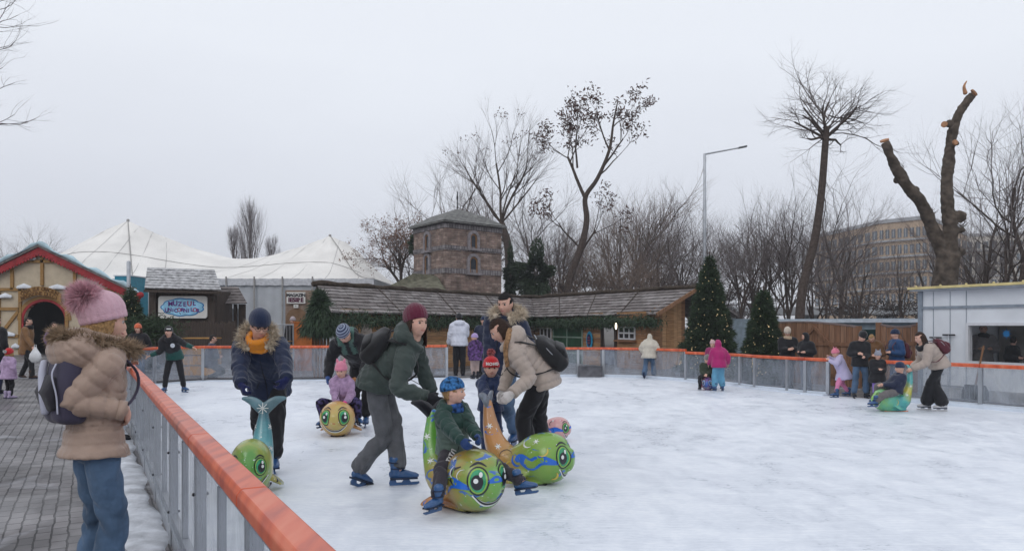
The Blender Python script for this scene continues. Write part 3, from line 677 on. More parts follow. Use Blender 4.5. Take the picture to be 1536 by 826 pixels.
def seal(label, base, yaw, mat, s=1.0, eye=PG, tail_mat=None, ring2=PG2, band=True, group='seal shaped skating aids on the ice', slim=1.0, tailh=1.0, stars=3, eyes=1.0, cat='skating aid', flat_face=False, rails=None):
    base = G(*base) if len(base) == 2 else np.asarray(base, float); root = thing('skating_seal', label, cat, base, group)
    yw = R(yaw); f = V(math.sin(yw), math.cos(yw), 0); r = V(math.cos(yw), -math.sin(yw), 0); up = V(0, 0, 1)
    q = lambda y, z, x=0: base + f*y*s + up*z*s + r*x*s
    cl = np.array([(.43, .262, .10, .13), (.37, .265, .20, .215), (.24, .268, .262, .262), (.10, .255, .245, .25), (-.03, .215, .19, .205), (-.15, .195, .170, .180), (-.27, .235, .165, .160), (-.36, .35, .145, .110),
                   (-.41, .50, .115, .080), (-.435, .64, .070, .058), (-.445, .72, .050, .046)])
    cl[:, 2] *= slim; c2 = crom(cl, 40); m = MB()
    m.loft([q(a, b*(1 if a > -.3 else tailh)) for a, b in c2[:, :2]], c2[:, 2]*s, c2[:, 3]*s, right=r, seg=32)
    m.loft([q(-.30, .035), q(-.1, .03), q(.18, .03)], np.array([.12, .16, .15])*s*slim, .03*s, right=r, seg=20)
    for sg in (-1, 1):     # side fins
        m.loft([q(.02, .15, sg*.17*slim), q(-.08, .08, sg*.27*slim), q(-.16, .045, sg*.31*slim)], np.array([.07, .065, .03])*s, np.array([.03, .022, .012])*s, right=f, seg=14)
    sp, rd = np.array([q(a, b) for a, b in c2[:, :2]]), c2[:, 2]*s
    def post(co, no): return co, None
    def after(o, co, org):
        cid, ss = chain_coord(co, [(sp, rd)]); L_ = np.linalg.norm(np.diff(sp, axis=0), axis=1).sum()
        at = o.data.attributes.new('along', 'FLOAT', 'POINT'); at.data.foreach_set('value', (1 - ss/L_)*.86)
        bvh = BVHTree.FromPolygons([tuple(v) for v in (co - org).tolist()], [tuple(p.vertices) for p in o.data.polygons])
        for sg in (-1, 1):
            dv = nrm(f*.78 + r*sg*.60 + up*.18); c = q(.24, .268) + dv*.2*s; e = eyes*s
            P_ = [(disc(.118*e, ex=.80), 0), (disc(.104*e, ex=.77), .0015), (disc(.090*e, ex=.75), .003), (disc(.060*e, cx=-.008*sg*e, cy=-.012*e, ex=.85), .0045), (disc(.020*e, cx=-.02*sg*e, cy=.0, n=12), .006), (disc(.022*e, cx=.02*e, cy=.05*e, n=10, ex=.7), .0065)]
            decal('eye', bvh, [PK, PG2 if eye is PG else PW, eye, PK, PW], o, org, c, dv, up, P_, .0025, [0, 1, 2, 3, 4, 4])
            decal('eyebrow', bvh, [PK], o, org, c, nrm(dv + up*.45), up, [(stroke([(-.07*e, .10*e), (-.0*e, .135*e), (.07*e, .11*e)], .011*e), 0)], .003)
        mo = nrm(f - up*.35); decal('mouth', bvh, [PW, PK], o, org, q(.24, .26), mo, up, [(stroke([(-.17*s, -.02*s), (-.08*s, -.085*s), (0, -.10*s), (.08*s, -.085*s), (.17*s, -.02*s)], .022*s), 0), (stroke([(-.16*s, -.02*s), (-.08*s, -.08*s), (0, -.095*s), (.08*s, -.08*s), (.16*s, -.02*s)], .011*s), .002)], .003, [0, 1])
        if band:
            for sg in (-1, 1):
                dv = nrm(r*sg*.95 + f*.25); decal('paint_band', bvh, [PB], o, org, q(.10, .25), dv, up, [(stroke([(sg*.22*s, -.0*s), (sg*.05*s, .035*s), (-sg*.06*s, -.02*s), (-sg*.16*s, .03*s), (-sg*.22*s, .0*s)], .060*s), 0)], .0035)
            decal('paint_band', bvh, [PB], o, org, q(.3, .27), nrm(f + up*.1), up, [(stroke([(-.075*s, .01*s), (0, .03*s), (.075*s, .01*s)], .028*s), 0)], .0022)
        R_ = random.Random(int(base[0]*100)); cols = [PK, PB, PG2, PY, PW, PG]
        for k in range(9 if base[1] < 10.5 else 3):
            for sg in (-1, 1):
                th_ = R_.uniform(-.25, .75); dv = nrm(r*sg + up*th_ + f*R_.uniform(-.2, .5)); cc = q(R_.uniform(-.25, .28), R_.uniform(.12, .36)); e2 = R_.uniform(.05, .10)*s; a0 = R_.uniform(0, 6.28)
                pl = [(stroke([(math.cos(a0 + w_)*e2*(1 - w_*.12), math.sin(a0 + w_)*e2*(1 - w_*.12)) for w_ in (0, .8, 1.6, 2.4)], R_.choice([.004, .007, .012])*s), 0)]
                decal('painted_swirl', bvh, [cols[R_.randrange(6)]], o, org, cc, dv, up, pl, .0030)
        for k in range(stars):
            for sg in (-1, 1):
                dv = nrm(r*sg*.9 + up*.55 + f*(.1)); cc = [q(.12, .35), q(-.30, .30), q(-.40, .52)][k]; rr_ = .034*s
                pl = [(stroke([(-math.cos(a)*rr_, -math.sin(a)*rr_), (0, 0), (math.cos(a)*rr_, math.sin(a)*rr_)], .006*s), 0) for a in (0, PI/3, 2*PI/3)]
                decal('snowflake', bvh, [PW], o, org, cc, dv, up, pl, .003)
    mb = fuse(m, 'shell', mat, root, .013 if base[1] < 10 else .022, 3, post, after)
    # flukes used as handle
    k = MB(); T = q(-.445, .72*tailh)
    for sg in (-1, 1):
        k.loft(crom([T - up*.05*s, T + up*.02*s + r*sg*.05*s, T + up*.075*s + r*sg*.13*s - f*.01*s, T + up*.095*s + r*sg*.215*s - f*.02*s], 12), np.array(crom(np.array([.045, .058, .045, .016])[:, None], 12)[:, 0])*s, np.array(crom(np.array([.035, .026, .02, .010])[:, None], 12)[:, 0])*s, right=up, seg=16)
    fuse(k, 'tail_fluke', tail_mat or mat, root, .009 if base[1] < 10 else .02, 2)
    k = MB()
    for sg in (-1, 1): k.bar(q(-.34, .008, sg*.08), q(.22, .008, sg*.08), .035*s, .016*s)
    k.build('runner', rails or BLACKP, root)
    return dict(root=root, q=q, T=T, r=r, f=f, s=s, up=up)
# ================================================================== ground, ice
BROWN = M('hair_brown', (.045, .025, .016), rough=.55, var=.4, vs=60)
def icemat():
    m, t, b = newmat('ice'); N = t.nodes; L = t.links; c = N.new('ShaderNodeTexCoord')
    def sc_noise(scale, rot, s3, det=6, dist=0):
        mp = N.new('ShaderNodeMapping'); mp.inputs['Rotation'].default_value = (0, 0, rot); mp.inputs['Scale'].default_value = s3; L.new(c.outputs['Object'], mp.inputs[0])
        n = N.new('ShaderNodeTexNoise'); n.inputs['Scale'].default_value = scale; n.inputs['Detail'].default_value = det; n.inputs['Distortion'].default_value = dist; L.new(mp.outputs[0], n.inputs['Vector']); return n.outputs[0]
    def rng(x, a, b_, c_, d): r = N.new('ShaderNodeMapRange'); r.inputs[1].default_value = a; r.inputs[2].default_value = b_; r.inputs[3].default_value = c_; r.inputs[4].default_value = d; L.new(x, r.inputs[0]); return r.outputs[0]
    def op(o, a, b_): q = N.new('ShaderNodeMath'); q.operation = o; (L.new(a, q.inputs[0]) if not isinstance(a, float) else setattr(q.inputs[0], 'default_value', a)); (L.new(b_, q.inputs[1]) if not isinstance(b_, float) else setattr(q.inputs[1], 'default_value', b_)); return q.outputs[0]
    big = rng(sc_noise(.55, .2, (1, 1, 1), 5, .6), .35, .68, .0, 1.0)
    mid = rng(sc_noise(2.2, .8, (1.6, 1, 1), 8, 1.0), .35, .66, 0, 1.0)
    marks = None
    for i, (ro, sy) in enumerate(((.75, 26), (1.25, 22), (1.9, 22), (2.35, 24))):
        x = rng(sc_noise(1.5, ro, (1, sy, 1), 3, .25), .60, .67, 0, 1.0); marks = x if marks is None else op('MAXIMUM', marks, x)
    # curved skate arcs
    for i, (ctr, sc2) in enumerate((((-3, 4, 0), 5.0), ((9, 16, 0), 4.2), ((2, 22, 0), 4.6))):
        mp = N.new('ShaderNodeMapping'); mp.inputs['Location'].default_value = ctr; L.new(c.outputs['Object'], mp.inputs[0])
        wv = N.new('ShaderNodeTexWave'); wv.wave_type = 'RINGS'; wv.rings_direction = 'Z'; wv.inputs['Scale'].default_value = sc2; wv.inputs['Distortion'].default_value = 6; wv.inputs['Detail'].default_value = 4; wv.inputs['Detail Scale'].default_value = .5; L.new(mp.outputs[0], wv.inputs['Vector'])
        x = rng(wv.outputs['Fac'], .88, .98, 0, 1.0); gate = rng(sc_noise(.9, i*1.0, (1, 1, 1), 3), .52, .62, 0, 1.0); marks = op('MAXIMUM', marks, op('MULTIPLY', x, gate))
    fine = rng(sc_noise(26, .3, (1, 1.7, 1), 6), .42, .62, 0, 1.0)
    w_ = op('ADD', op('MULTIPLY', big, .22), op('ADD', op('MULTIPLY', mid, .30), op('ADD', op('MULTIPLY', marks, .22), op('MULTIPLY', fine, .20))))
    r = N.new('ShaderNodeValToRGB'); L.new(w_, r.inputs[0]); e_ = r.color_ramp.elements
    e_[0].position = .08; e_[0].color = (.61, .655, .735, 1); e_[1].position = .88; e_[1].color = (.87, .895, .93, 1); q = e_.new(.42); q.color = (.735, .775, .845, 1)
    L.new(r.outputs[0], b.inputs['Base Color'])
    L.new(rng(w_, .05, .7, .24, .6), b.inputs['Roughness'])
    u = N.new('ShaderNodeBump'); u.inputs['Strength'].default_value = .14; u.inputs['Distance'].default_value = .01; L.new(w_, u.inputs['Height']); L.new(u.outputs[0], b.inputs['Normal'])
    return m
ICEM = icemat()
def paver():
    m = brickmat('pavers', (.11, .105, .11), (.175, .165, .17), (.030, .028, .03), .20, .10, ms=.007, offset=.5, rough=.6, bump=.9, nscale=1.1, namt=.45, distort=.035, rot=R(61))
    t = m.node_tree; b = t.nodes['Principled BSDF']; N = t.nodes; L = t.links
    n = N.new('ShaderNodeTexNoise'); n.inputs['Scale'].default_value = .9; n.inputs['Detail'].default_value = 9; n.inputs['Distortion'].default_value = .8
    c = N.new('ShaderNodeTexCoord'); L.new(c.outputs['Object'], n.inputs['Vector'])
    r = N.new('ShaderNodeMapRange'); r.inputs[1].default_value = .58; r.inputs[2].default_value = .70; L.new(n.outputs[0], r.inputs[0])
    old = b.inputs['Base Color'].links[0].from_socket; mx_ = N.new('ShaderNodeMix'); mx_.data_type = 'RGBA'
    f = N.new('ShaderNodeMath'); f.operation = 'MULTIPLY'; f.inputs[1].default_value = .55; L.new(r.outputs[0], f.inputs[0])
    L.new(f.outputs[0], mx_.inputs[0]); L.new(old, mx_.inputs[6]); mx_.inputs[7].default_value = (.50, .51, .55, 1); L.new(mx_.outputs[2], b.inputs['Base Color'])
    r2 = N.new('ShaderNodeMapRange'); r2.inputs[1].default_value = .4; r2.inputs[2].default_value = .6; r2.inputs[3].default_value = .35; r2.inputs[4].default_value = .75; L.new(n.outputs[0], r2.inputs[0]); L.new(r2.outputs[0], b.inputs['Roughness'])
    return m
g = MB(); g.add([(-400, -60, -.03), (400, -60, -.03), (400, 900, -.03), (-400, 900, -.03)], [(0, 1, 2, 3)])
g.build('ground', M('ground_soil', (.12, .11, .10), rough=.95, vs=.2, var=.3), uv=True, kind='structure')
g = MB(); g.add([(-40, -4, 0), (16, -4, 0), (16, 46, 0), (-40, 46, 0)], [(0, 1, 2, 3)])
g.build('pavement', paver(), uv=True, kind='structure')
# fence lines (X, Y) of the rink
def LX(Y): return -.525 - .548*(Y - 1.97)
left_line = [(LX(y), y) for y in (.55, 1.3, 2.62, 3.92, 5.2, 6.5, 7.8, 9.1, 10.4, 11.7, 13.0, 14.3, 15.6, 16.9)]
PL = lambda px, Y: ((px - CX)/F*Y, Y)
far_line = [(LX(16.9), 16.9), PL(232, 18.6), PL(304, 19.7), PL(433, 19.9), PL(546, 20.1), PL(606, 20.4), PL(670, 20.7)]
mid_line = [PL(746, 20.9), PL(800, 21.2), PL(867, 21.3), PL(905, 21.3), PL(968, 20.8), PL(1029, 19.7)]
r_line = [PL(1029, 19.7), PL(1110, 18.1), PL(1132, 17.4), PL(1181, 16.5), PL(1208, 16.0), PL(1242, 15.6)]
r2_line = [PL(1322, 14.75), PL(1395, 14.1), PL(1471, 13.3), PL(1548, 12.6), PL(1640, 11.7), PL(1760, 10.8)]
outline = left_line + far_line[1:] + mid_line + r_line[1:] + r2_line + [(11, 6), (11, -3), (1.2, -3)]
g = MB(); n = len(outline); cx_, cy_ = 0, 9.0
rings_ = [[(cx_ + (x - cx_)*s_, cy_ + (y - cy_)*s_, ICE) for x, y in outline] for s_ in (1.0, .5, .0)]
g.add([p for rg in rings_[:2] for p in rg] + [(cx_, cy_, ICE)], [(i, (i+1) % n, n + (i+1) % n, n + i) for i in range(n)] + [(n + i, n + (i+1) % n, 2*n) for i in range(n)])
o = g.build('ice', ICEM, kind='structure')
import bmesh
bm = bmesh.new(); bm.from_mesh(o.data); bmesh.ops.recalc_face_normals(bm, faces=bm.faces); 
if sum(f.normal.z for f in bm.faces) < 0: bmesh.ops.reverse_faces(bm, faces=bm.faces)
bm.to_mesh(o.data); bm.free()
# slab edge under the ice + shovelled snow kerb
SNOW = M('snow', (.70, .73, .78), rough=.9, var=.12, vs=3, bump=.8, bs=14)
KERB = M('ice_kerb', (.62, .68, .76), rough=.6, var=.12, vs=2)
def snowbank(name, line, w0, h, seed, z0=0, off=0, label_kind='structure', shift=0):
    g = MB(); r_ = random.Random(seed); P_ = np.array(line); Q = crom(P_, max(20, int(len(line)*22))); T = np.gradient(Q, axis=0); T /= np.linalg.norm(T, axis=1)[:, None]; Nn = np.stack([-T[:, 1], T[:, 0]], 1)
    K = 9; vs_ = []
    for i, (q, n_) in enumerate(zip(Q, Nn)):
        wv = w0*(1 + .22*math.sin(i*.17 + seed) + .12*math.sin(i*.53) + r_.uniform(-.05, .05)); hv = h*(1 + .35*math.sin(i*.13 + seed*2) + .25*math.sin(i*.41 + 1) + r_.uniform(-.12, .12))
        for k in range(K):
            u = k/(K - 1); zz = math.sin(PI*u)**.6*hv*(1 + r_.uniform(-.22, .22)) if 0 < k < K-1 else -.02
            p = q + n_*(shift + off + (u - .5)*wv); vs_.append((p[0], p[1], z0 + zz))
    m_ = len(Q); g.add(vs_, [(i*K + k, (i+1)*K + k, (i+1)*K + k + 1, i*K + k + 1) for i in range(m_-1) for k in range(K-1)])
    return g.build(name, SNOW, smooth=True, kind=label_kind)

SNOWK = SNOW; SNOW = M('dirty_snow', (.50, .52, .56), rough=.9, var=.35, vs=5, bump=1, bs=18, detail=9)
snowbank('snow_kerb', left_line, .28, .028, 3, 0, .16); SNOW = SNOWK
# ================================================================== rink barrier
def acrylic():
    m, t, b = newmat('scratched_acrylic'); N = t.nodes; L = t.links; c = N.new('ShaderNodeTexCoord')
    mp = N.new('ShaderNodeMapping'); mp.inputs['Scale'].default_value = (1, 1, .35); L.new(c.outputs['Object'], mp.inputs[0])
    n = N.new('ShaderNodeTexNoise'); n.inputs['Scale'].default_value = 7; n.inputs['Detail'].default_value = 9; n.inputs['Distortion'].default_value = 1.0; L.new(mp.outputs[0], n.inputs['Vector'])
    r = N.new('ShaderNodeMapRange'); r.inputs[1].default_value = .3; r.inputs[2].default_value = .75; r.inputs[3].default_value = .14; r.inputs[4].default_value = .44; L.new(n.outputs[0], r.inputs[0]); L.new(r.outputs[0], b.inputs['Alpha'])
    b.inputs['Base Color'].default_value = (.36, .40, .46, 1); b.inputs['Roughness'].default_value = .28; return m
ACR = acrylic(); ALU = M('aluminium', (.40, .42, .45), rough=.42, metal=.75, var=.15, vs=5, bump=.1, bs=30); GREYB = M('kick_board', (.10, .10, .11), rough=.8, var=.4, vs=5)
def railmat():
    m, t, b = newmat('orange_rail'); N = t.nodes; L = t.links; c = N.new('ShaderNodeTexCoord')
    mp = N.new('ShaderNodeMapping'); mp.inputs['Rotation'].default_value = (0, 0, -.5); mp.inputs['Scale'].default_value = (6, .8, 1); L.new(c.outputs['Object'], mp.inputs[0])
    n = N.new('ShaderNodeTexNoise'); n.inputs['Scale'].default_value = 2.5; n.inputs['Detail'].default_value = 8; L.new(mp.outputs[0], n.inputs['Vector'])
    r = N.new('ShaderNodeValToRGB'); L.new(n.outputs[0], r.inputs[0]); e_ = r.color_ramp.elements
    e_[0].position = .30; e_[0].color = (.36, .045, .018, 1); e_[1].position = .82; e_[1].color = (.68, .20, .10, 1); q = e_.new(.52); q.color = (.60, .10, .028, 1)
    L.new(r.outputs[0], b.inputs['Base Color']); b.inputs['Roughness'].default_value = .38; b.inputs['Coat Weight'].default_value = .15; b.inputs['Coat Roughness'].default_value = .18
    u = N.new('ShaderNodeBump'); u.inputs['Strength'].default_value = .15; u.inputs['Distance'].default_value = .01; L.new(n.outputs[0], u.inputs['Height']); L.new(u.outputs[0], b.inputs['Normal']); return m
RAIL = railmat()
KSNOW = M('dirty_snow', (.50, .52, .56), rough=.9, var=.35, vs=5, bump=1, bs=18, detail=9)
def barrier(label, line, zr, z0=ICE, rw=.085, pw=.07, glass0=.14, post_every=1, kick=False, near=False, skip_last=False):
    root = thing('rink_barrier', label, 'barrier', (line[0][0], line[0][1], 0), 'barriers round the ice rink')
    P_ = [V(x, y, zr) for x, y in line]; m = MB()
    for a, b in zip(P_[:-1], P_[1:]):
        d = nrm(b - a); e = d*.004; s_ = np.cross(d, V(0, 0, 1)); n_ = 3
        h = .032; w2 = rw/2
        pr = [(-w2, -h), (-w2, h*.35), (-w2*.72, h), (w2*.72, h), (w2, h*.35), (w2, -h)]
        m.prism([a + e + s_*u + V(0, 0, v) for u, v in pr], (b - e) - (a + e), 0)
    m.build('handrail', RAIL, root, bevel=.006 if near else 0)
    for i, p in enumerate(P_):
        if i == len(P_) - 1 and skip_last: break
        a, b = (P_[i-1] if i else p), (P_[i+1] if i < len(P_)-1 else p); d = nrm(b - a); s_ = np.cross(d, V(0, 0, 1))
        m = MB(); m.box((p[0], p[1], (zr - .035 + 0)/2 + 0), (pw, .05, zr - .035), 0, x=d)
        if near:
            for z_ in (.22, .62): m.loft([V(p[0], p[1], z_) - s_*(.026 - .0) + d*0, V(p[0], p[1], z_) - s_*.034], .009, seg=8, m=1); m.loft([V(p[0], p[1], z_) + s_*(.026), V(p[0], p[1], z_) + s_*.034], .009, seg=8, m=1)
        m.build('post', [ALU, BLACKP], root, bevel=.004 if near else 0)
    for a, b in zip(P_[:-1], P_[1:]):
        d = nrm(b - a); L_ = np.linalg.norm(b - a); c = (a + b)/2; s_ = np.cross(d, V(0, 0, 1)); m = MB(); hh = zr - .04 - glass0; gx = -.0275 if near else 0
        m.box((c[0] + s_[0]*gx, c[1] + s_[1]*gx, glass0 + hh/2), ((L_ - .06) if near else (L_ - pw - .004), .008, hh), 0, x=d); m.build('panel', ACR, root)
        s_ = np.cross(d, V(0, 0, 1)); m = MB(); m.box((c[0], c[1], glass0/2 - .01), (L_ - pw - .004, .03, glass0 - .0), 0, x=d); m.build('kick_board', ALU if near else (GREYB if kick else KERB), root)
        if near:
            m = MB(); m.box((c[0], c[1], .20), (L_ - pw - .002, .045, .04), 0, x=d); m.box((c[0], c[1], zr - .07), (L_ - pw - .002, .03, .05), 0, x=d); m.build('cross_rail', ALU, root, bevel=.003)
            for u in (.5,):
                m = MB(); q = a*(1-u) + b*u; m.box((q[0], q[1], (zr - .1 + .22)/2), (.045, .034, zr - .1 - .22), 0, x=d); m.build('mullion', ALU, root, bevel=.003)
    return root
barrier('long orange topped barrier with grey panels running from the near edge beside the pavement', left_line, .895, near=True, rw=.115, pw=.09, skip_last=True)
barrier('far left barrier section behind the boy with outstretched arms', far_line, .93, kick=True)
barrier('barrier section in front of the wooden hut with the blue oval sign', mid_line, .845, rw=.075)
barrier('barrier section passing in front of the two lit christmas trees', r_line, .785, rw=.075)
barrier('barrier section in front of the white cabin with the window', r2_line, .785, rw=.075)
# low pale ice ledge inside the far fences
def ledge(line, z, w_, name, off=-.0, mat=KERB):
    g = MB()
    for a, b in zip(line[:-1], line[1:]):
        a, b = V(*a, 0), V(*b, 0); d = nrm(b - a); s_ = np.cross(d, V(0, 0, 1)); p, q = a + s_*off, b + s_*off; g.box(((p + q)/2)[:2].tolist() + [z/2 + ICE/2 - .03], (np.linalg.norm(q - p) + .02, w_, z), 0, x=d)
    return g.build(name, mat, kind='structure')
ledge(far_line, .085, .16, 'ice_ledge', .12)
ledge(mid_line, .07, .14, 'ice_ledge', .10); ledge(r_line, .09, .16, 'ice_ledge', .11); ledge(r2_line, .12, .18, 'ice_ledge', .12)
m = MB(); a, b = V(*PL(867, 21.2), 0), V(*PL(903, 21.2), 0); m.box(((a + b)/2 + V(0, -.09, .22)).tolist(), (np.linalg.norm(b - a), .05, .30), 0); m.bar(a + V(0, -.12, .36), b + V(0, -.12, .36), .02, .03)
m.build('gate_board', GREYB, label='dark scuffed low board at the foot of the barrier by the blue oval sign', cat='board')

# ================================================================== trees
BARK = M('bark_dark', (.075, .058, .05), rough=.95, var=.35, vs=12, bump=.8, bs=30)
BARK2 = M('bark_grey', (.12, .10, .092), rough=.95, var=.3, vs=10, bump=.6, bs=30)
TWIG = M('twigs', (.15, .128, .125), rough=.95, var=.25, vs=3)
TWIG2 = M('twigs_brown', (.185, .14, .115), rough=.95, var=.3, vs=3)
POD = M('dry_seed_clusters', (.10, .055, .045), rough=.95, var=.4, vs=9)
LEAFD = M('dry_leaves', (.20, .11, .075), rough=.9, var=.4, vs=6)
PINE = M('pine_needles', (.040, .062, .034), rough=.85, var=.5, vs=9)
IVY = M('ivy', (.045, .065, .04), rough=.8, var=.5, vs=8)
def tube_fast(mb, pts, rad, seg):
    mb.loft(pts, rad, seg=seg, rnd_=False, cap=False)
def grow(lim, twg, p, d, ln, r0, depth, R_, P, tips):
    """recursive limb; P: params"""
    n = 4 if depth > 1 else 3; pts = [p]; q = d.copy(); st = ln/n
    for i in range(n):
        q = nrm(q + V(*[R_.gauss(0, 1) for _ in range(3)])*P['wig'] + V(0, 0, P['up'])*(.6 if depth < P['depth'] else 1)); pts.append(pts[-1] + q*st)
    pts = np.array(pts); r1 = r0*(.62 if depth else .3); rr = np.linspace(r0, r1, len(pts))
    tube_fast(lim if r0 > P.get('lim', .02) else twg, pts, rr, 6 if r0 > .04 else 3)
    if depth == 0: tips.append((pts[-1], q)); return
    k = P['kids'][P['depth'] - depth] if P['depth'] - depth < len(P['kids']) else P['kids'][-1]
    for j in range(k):
        u = R_.uniform(P.get('ustart', .35), 1.0) if j else 1.0; x = u*n; i = min(int(x), n - 1); b = pts[i]*(1 - (x - i)) + pts[i+1]*(x - i)
        az = R_.uniform(0, 2*PI); sp = R(P['ang'])*R_.uniform(.5, 1.35)*(.5 if j == 0 else 1); dd = nrm(pts[i+1] - pts[i]); ax = nrm(np.cross(dd, V(math.cos(az), math.sin(az), .1)))
        grow(lim, twg, b, rotax(dd, ax, sp), ln*P['len']*R_.uniform(.7, 1.15), r0*(1 - .4*u)*P.get('rk', .72), depth - 1, R_, P, tips)
def bare_tree(name, label, cat, base, trunk_pts, r0, r1, P, seed, mats=(BARK, TWIG), group=None, pods=0, leaves=0, extra=(), leafm=None, ls=.10):
    """trunk_pts: world points; crown grows from the last one (and from extra limb starts)"""
    R_ = random.Random(seed); root = thing(name, label, cat, base, group); T = np.array(trunk_pts, float); tp = crom(T, max(8, len(T)*4)); m = MB()
    tr = np.linspace(r0, r1, len(tp)); tr[0] *= 1.25; m.loft(tp, tr, seg=10, rnd_=False); tips = []
    lim, twg = m, MB()
    for (p, d, ln, r_, dep) in ([(T[-1], nrm(T[-1] - T[-2]), P['l0'], r1, P['depth'])] if P.get('l0') else []) + list(extra): grow(lim, twg, V(*p), nrm(V(*d)), ln, r_, dep, R_, P, tips)
    m.build('trunk', mats[0], root, smooth=True); c = twg.build('crown', mats[1], root)
    if pods or leaves:
        k = MB(); tri = []
        for (tp_, q) in R_.sample(tips, min(len(tips), pods or leaves)):
            for j in range(9 if pods else 5):
                c_ = tp_ + V(R_.gauss(0, 1), R_.gauss(0, 1), R_.gauss(0, .8))*(ls*1.1); a = V(*[R_.gauss(0, 1) for _ in range(3)]); a = nrm(a)*ls*R_.uniform(.5, 1); b = nrm(np.cross(a, V(R_.random(), R_.random(), R_.random())))*ls*.5
                tri += [c_ - a, c_ + b, c_ + a]
        k.tris(tri); k.build('seed_clusters' if pods else 'dry_leaves', leafm or (POD if pods else LEAFD), root)
    return root
def copy_tree(o, loc, rz, sc_, label, group=None):
    def cp(a, par):
        c = a.copy(); C.objects.link(c); c.parent = par
        for ch in a.children: cp(ch, c)
        return c
    kids = list(o.children); c = cp(o, None); c.location = loc; c.rotation_euler = (0, 0, rz); c.scale = (sc_,)*3 if not hasattr(sc_, '__len__') else sc_
    c['label'] = label
    if group: c['group'] = group
    return c
# ================================================================== buildings
PLAST = M('plaster_cream', (.50, .42, .31), rough=.9, var=.1, vs=3, bump=.9, bs=6)
TIMB = woodmat('ochre_timber', (.30, .165, .05), var=.3)
REDW = M('red_paint', (.30, .025, .03), rough=.6, var=.25, vs=5)
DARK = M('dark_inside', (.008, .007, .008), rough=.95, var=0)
DWOOD = woodmat('dark_wood', (.045, .030, .022), var=.45, along='y')
BWOOD = woodmat('brown_wood', (.21, .105, .05), var=.4, along='y')
HWOOD = woodmat('hut_planks', (.33, .175, .075), var=.4, along='x')
SHIN = M('wood_shingles', (.175, .155, .15), rough=.9, var=.35, vs=5, bump=.5, bs=25)
SHIN2 = M('wood_shingles_light', (.235, .215, .21), rough=.9, var=.3, vs=5, bump=.5, bs=25)
SHINS = M('snowy_shingles', (.40, .40, .41), rough=.9, var=.45, vs=6, bump=.6, bs=20, detail=9)
MOSS = M('ridge_moss', (.055, .042, .032), rough=.95, var=.4, vs=9, bump=1, bs=30)
GREEN = M('green_glass', (.015, .07, .04), rough=.35, var=.5, vs=2.5); GFR = M('pale_green_frame', (.25, .33, .28), rough=.6)
WHITEP = M('white_paint', (.62, .63, .66), rough=.5, var=.06); NAVY = M('dark_glass', (.02, .025, .035), rough=.12, var=.3, vs=2)
def shingle_roof(name, e0, e1, r1, r0, rows, wd, mats, parent, seed=0, th=.03):
    """slope from eave (e0->e1) to ridge (r0->r1); overlapping rows of separate boards in one mesh"""
    e0, e1, r0, r1 = map(lambda q: np.asarray(q, float), (e0, e1, r0, r1)); m = MB(); R_ = random.Random(seed); nrm_ = nrm(np.cross(e1 - e0, r0 - e0)); 
    if nrm_[2] < 0: nrm_ = -nrm_
    P_ = lambda u, v: (e0*(1-u) + e1*u)*(1-v) + (r0*(1-u) + r1*u)*v
    L = np.linalg.norm(e1 - e0)
    for i in range(rows):
        v0, v1 = i/rows, min((i + 1.25)/rows, 1.0); u = 0
        while u < 1:
            du = min(wd*R_.uniform(.6, 1.4)/L, 1 - u); dv = R_.uniform(-.07, .05)/rows; lift = th*R_.uniform(.75, 1.35); a, b = u + .0006, u + du - .0006
            p0, p1, p2, p3 = P_(a, max(v0 + dv, -.04)), P_(b, max(v0 + dv, -.04)), P_(b, v1), P_(a, v1)
            up0, up1 = nrm_*(lift + .012), nrm_*.006
            m.add([p0, p1, p2, p3, p0 + up0, p1 + up0, p2 + up1, p3 + up1], [(0, 3, 2, 1), (4, 5, 6, 7), (0, 1, 5, 4), (1, 2, 6, 5), (2, 3, 7, 6), (3, 0, 4, 7)], R_.randrange(len(mats)))
            u += du
            if 1 - u < .004: break
    return m.build(name, mats, parent)
def plank_wall(a, b, z0, z1, wd, parent, mats, name='wall', seed=0, horiz=True, th=.03, top=None):
    """boards as real strips between ground points a, b; top(u): height at u"""
    a, b = V(a[0], a[1], 0), V(b[0], b[1], 0); d = nrm(b - a); L = np.linalg.norm(b - a); s_ = np.cross(d, V(0, 0, 1)); R_ = random.Random(seed); m = MB()
    if horiz:
        z = z0
        while z < z1 - .01:
            h = min(wd, z1 - z); o_ = R_.uniform(0, .008); m.box((a + b)/2 + s_*o_ + V(0, 0, z + h/2), (L, th, h - .008), R_.randrange(len(mats)), x=d); z += wd
    else:
        n = max(1, int(L/wd))
        for i in range(n):
            u = (i + .5)/n; zt = top(u) if top else z1; m.box(a + d*L*u + s_*R_.uniform(0, .008) + V(0, 0, (z0 + zt)/2), (L/n - .008, th, zt - z0), R_.randrange(len(mats)), x=d)
    return m.build(name, mats, parent, uv=True)
HW = [HWOOD, woodmat('hut_planks_pale', (.40, .23, .11), var=.35), woodmat('hut_planks_dark', (.24, .12, .055), var=.4)]

# ---- half timbered house (left)
YH = 38.7; sH = YH/F
hx = lambda px: (px - CX)*sH
hz_ = lambda py: CAMZ - (py - HZ)*sH
house = thing('half_timbered_house', 'cream half timbered gable house with red scalloped eaves and dark arched doorway', 'house', (hx(64), YH, 0))
slope = 72/149
m = MB(); zr_, ze = hz_(372), hz_(444); xr = hx(64); xe0, xe1 = hx(-86), hx(214)
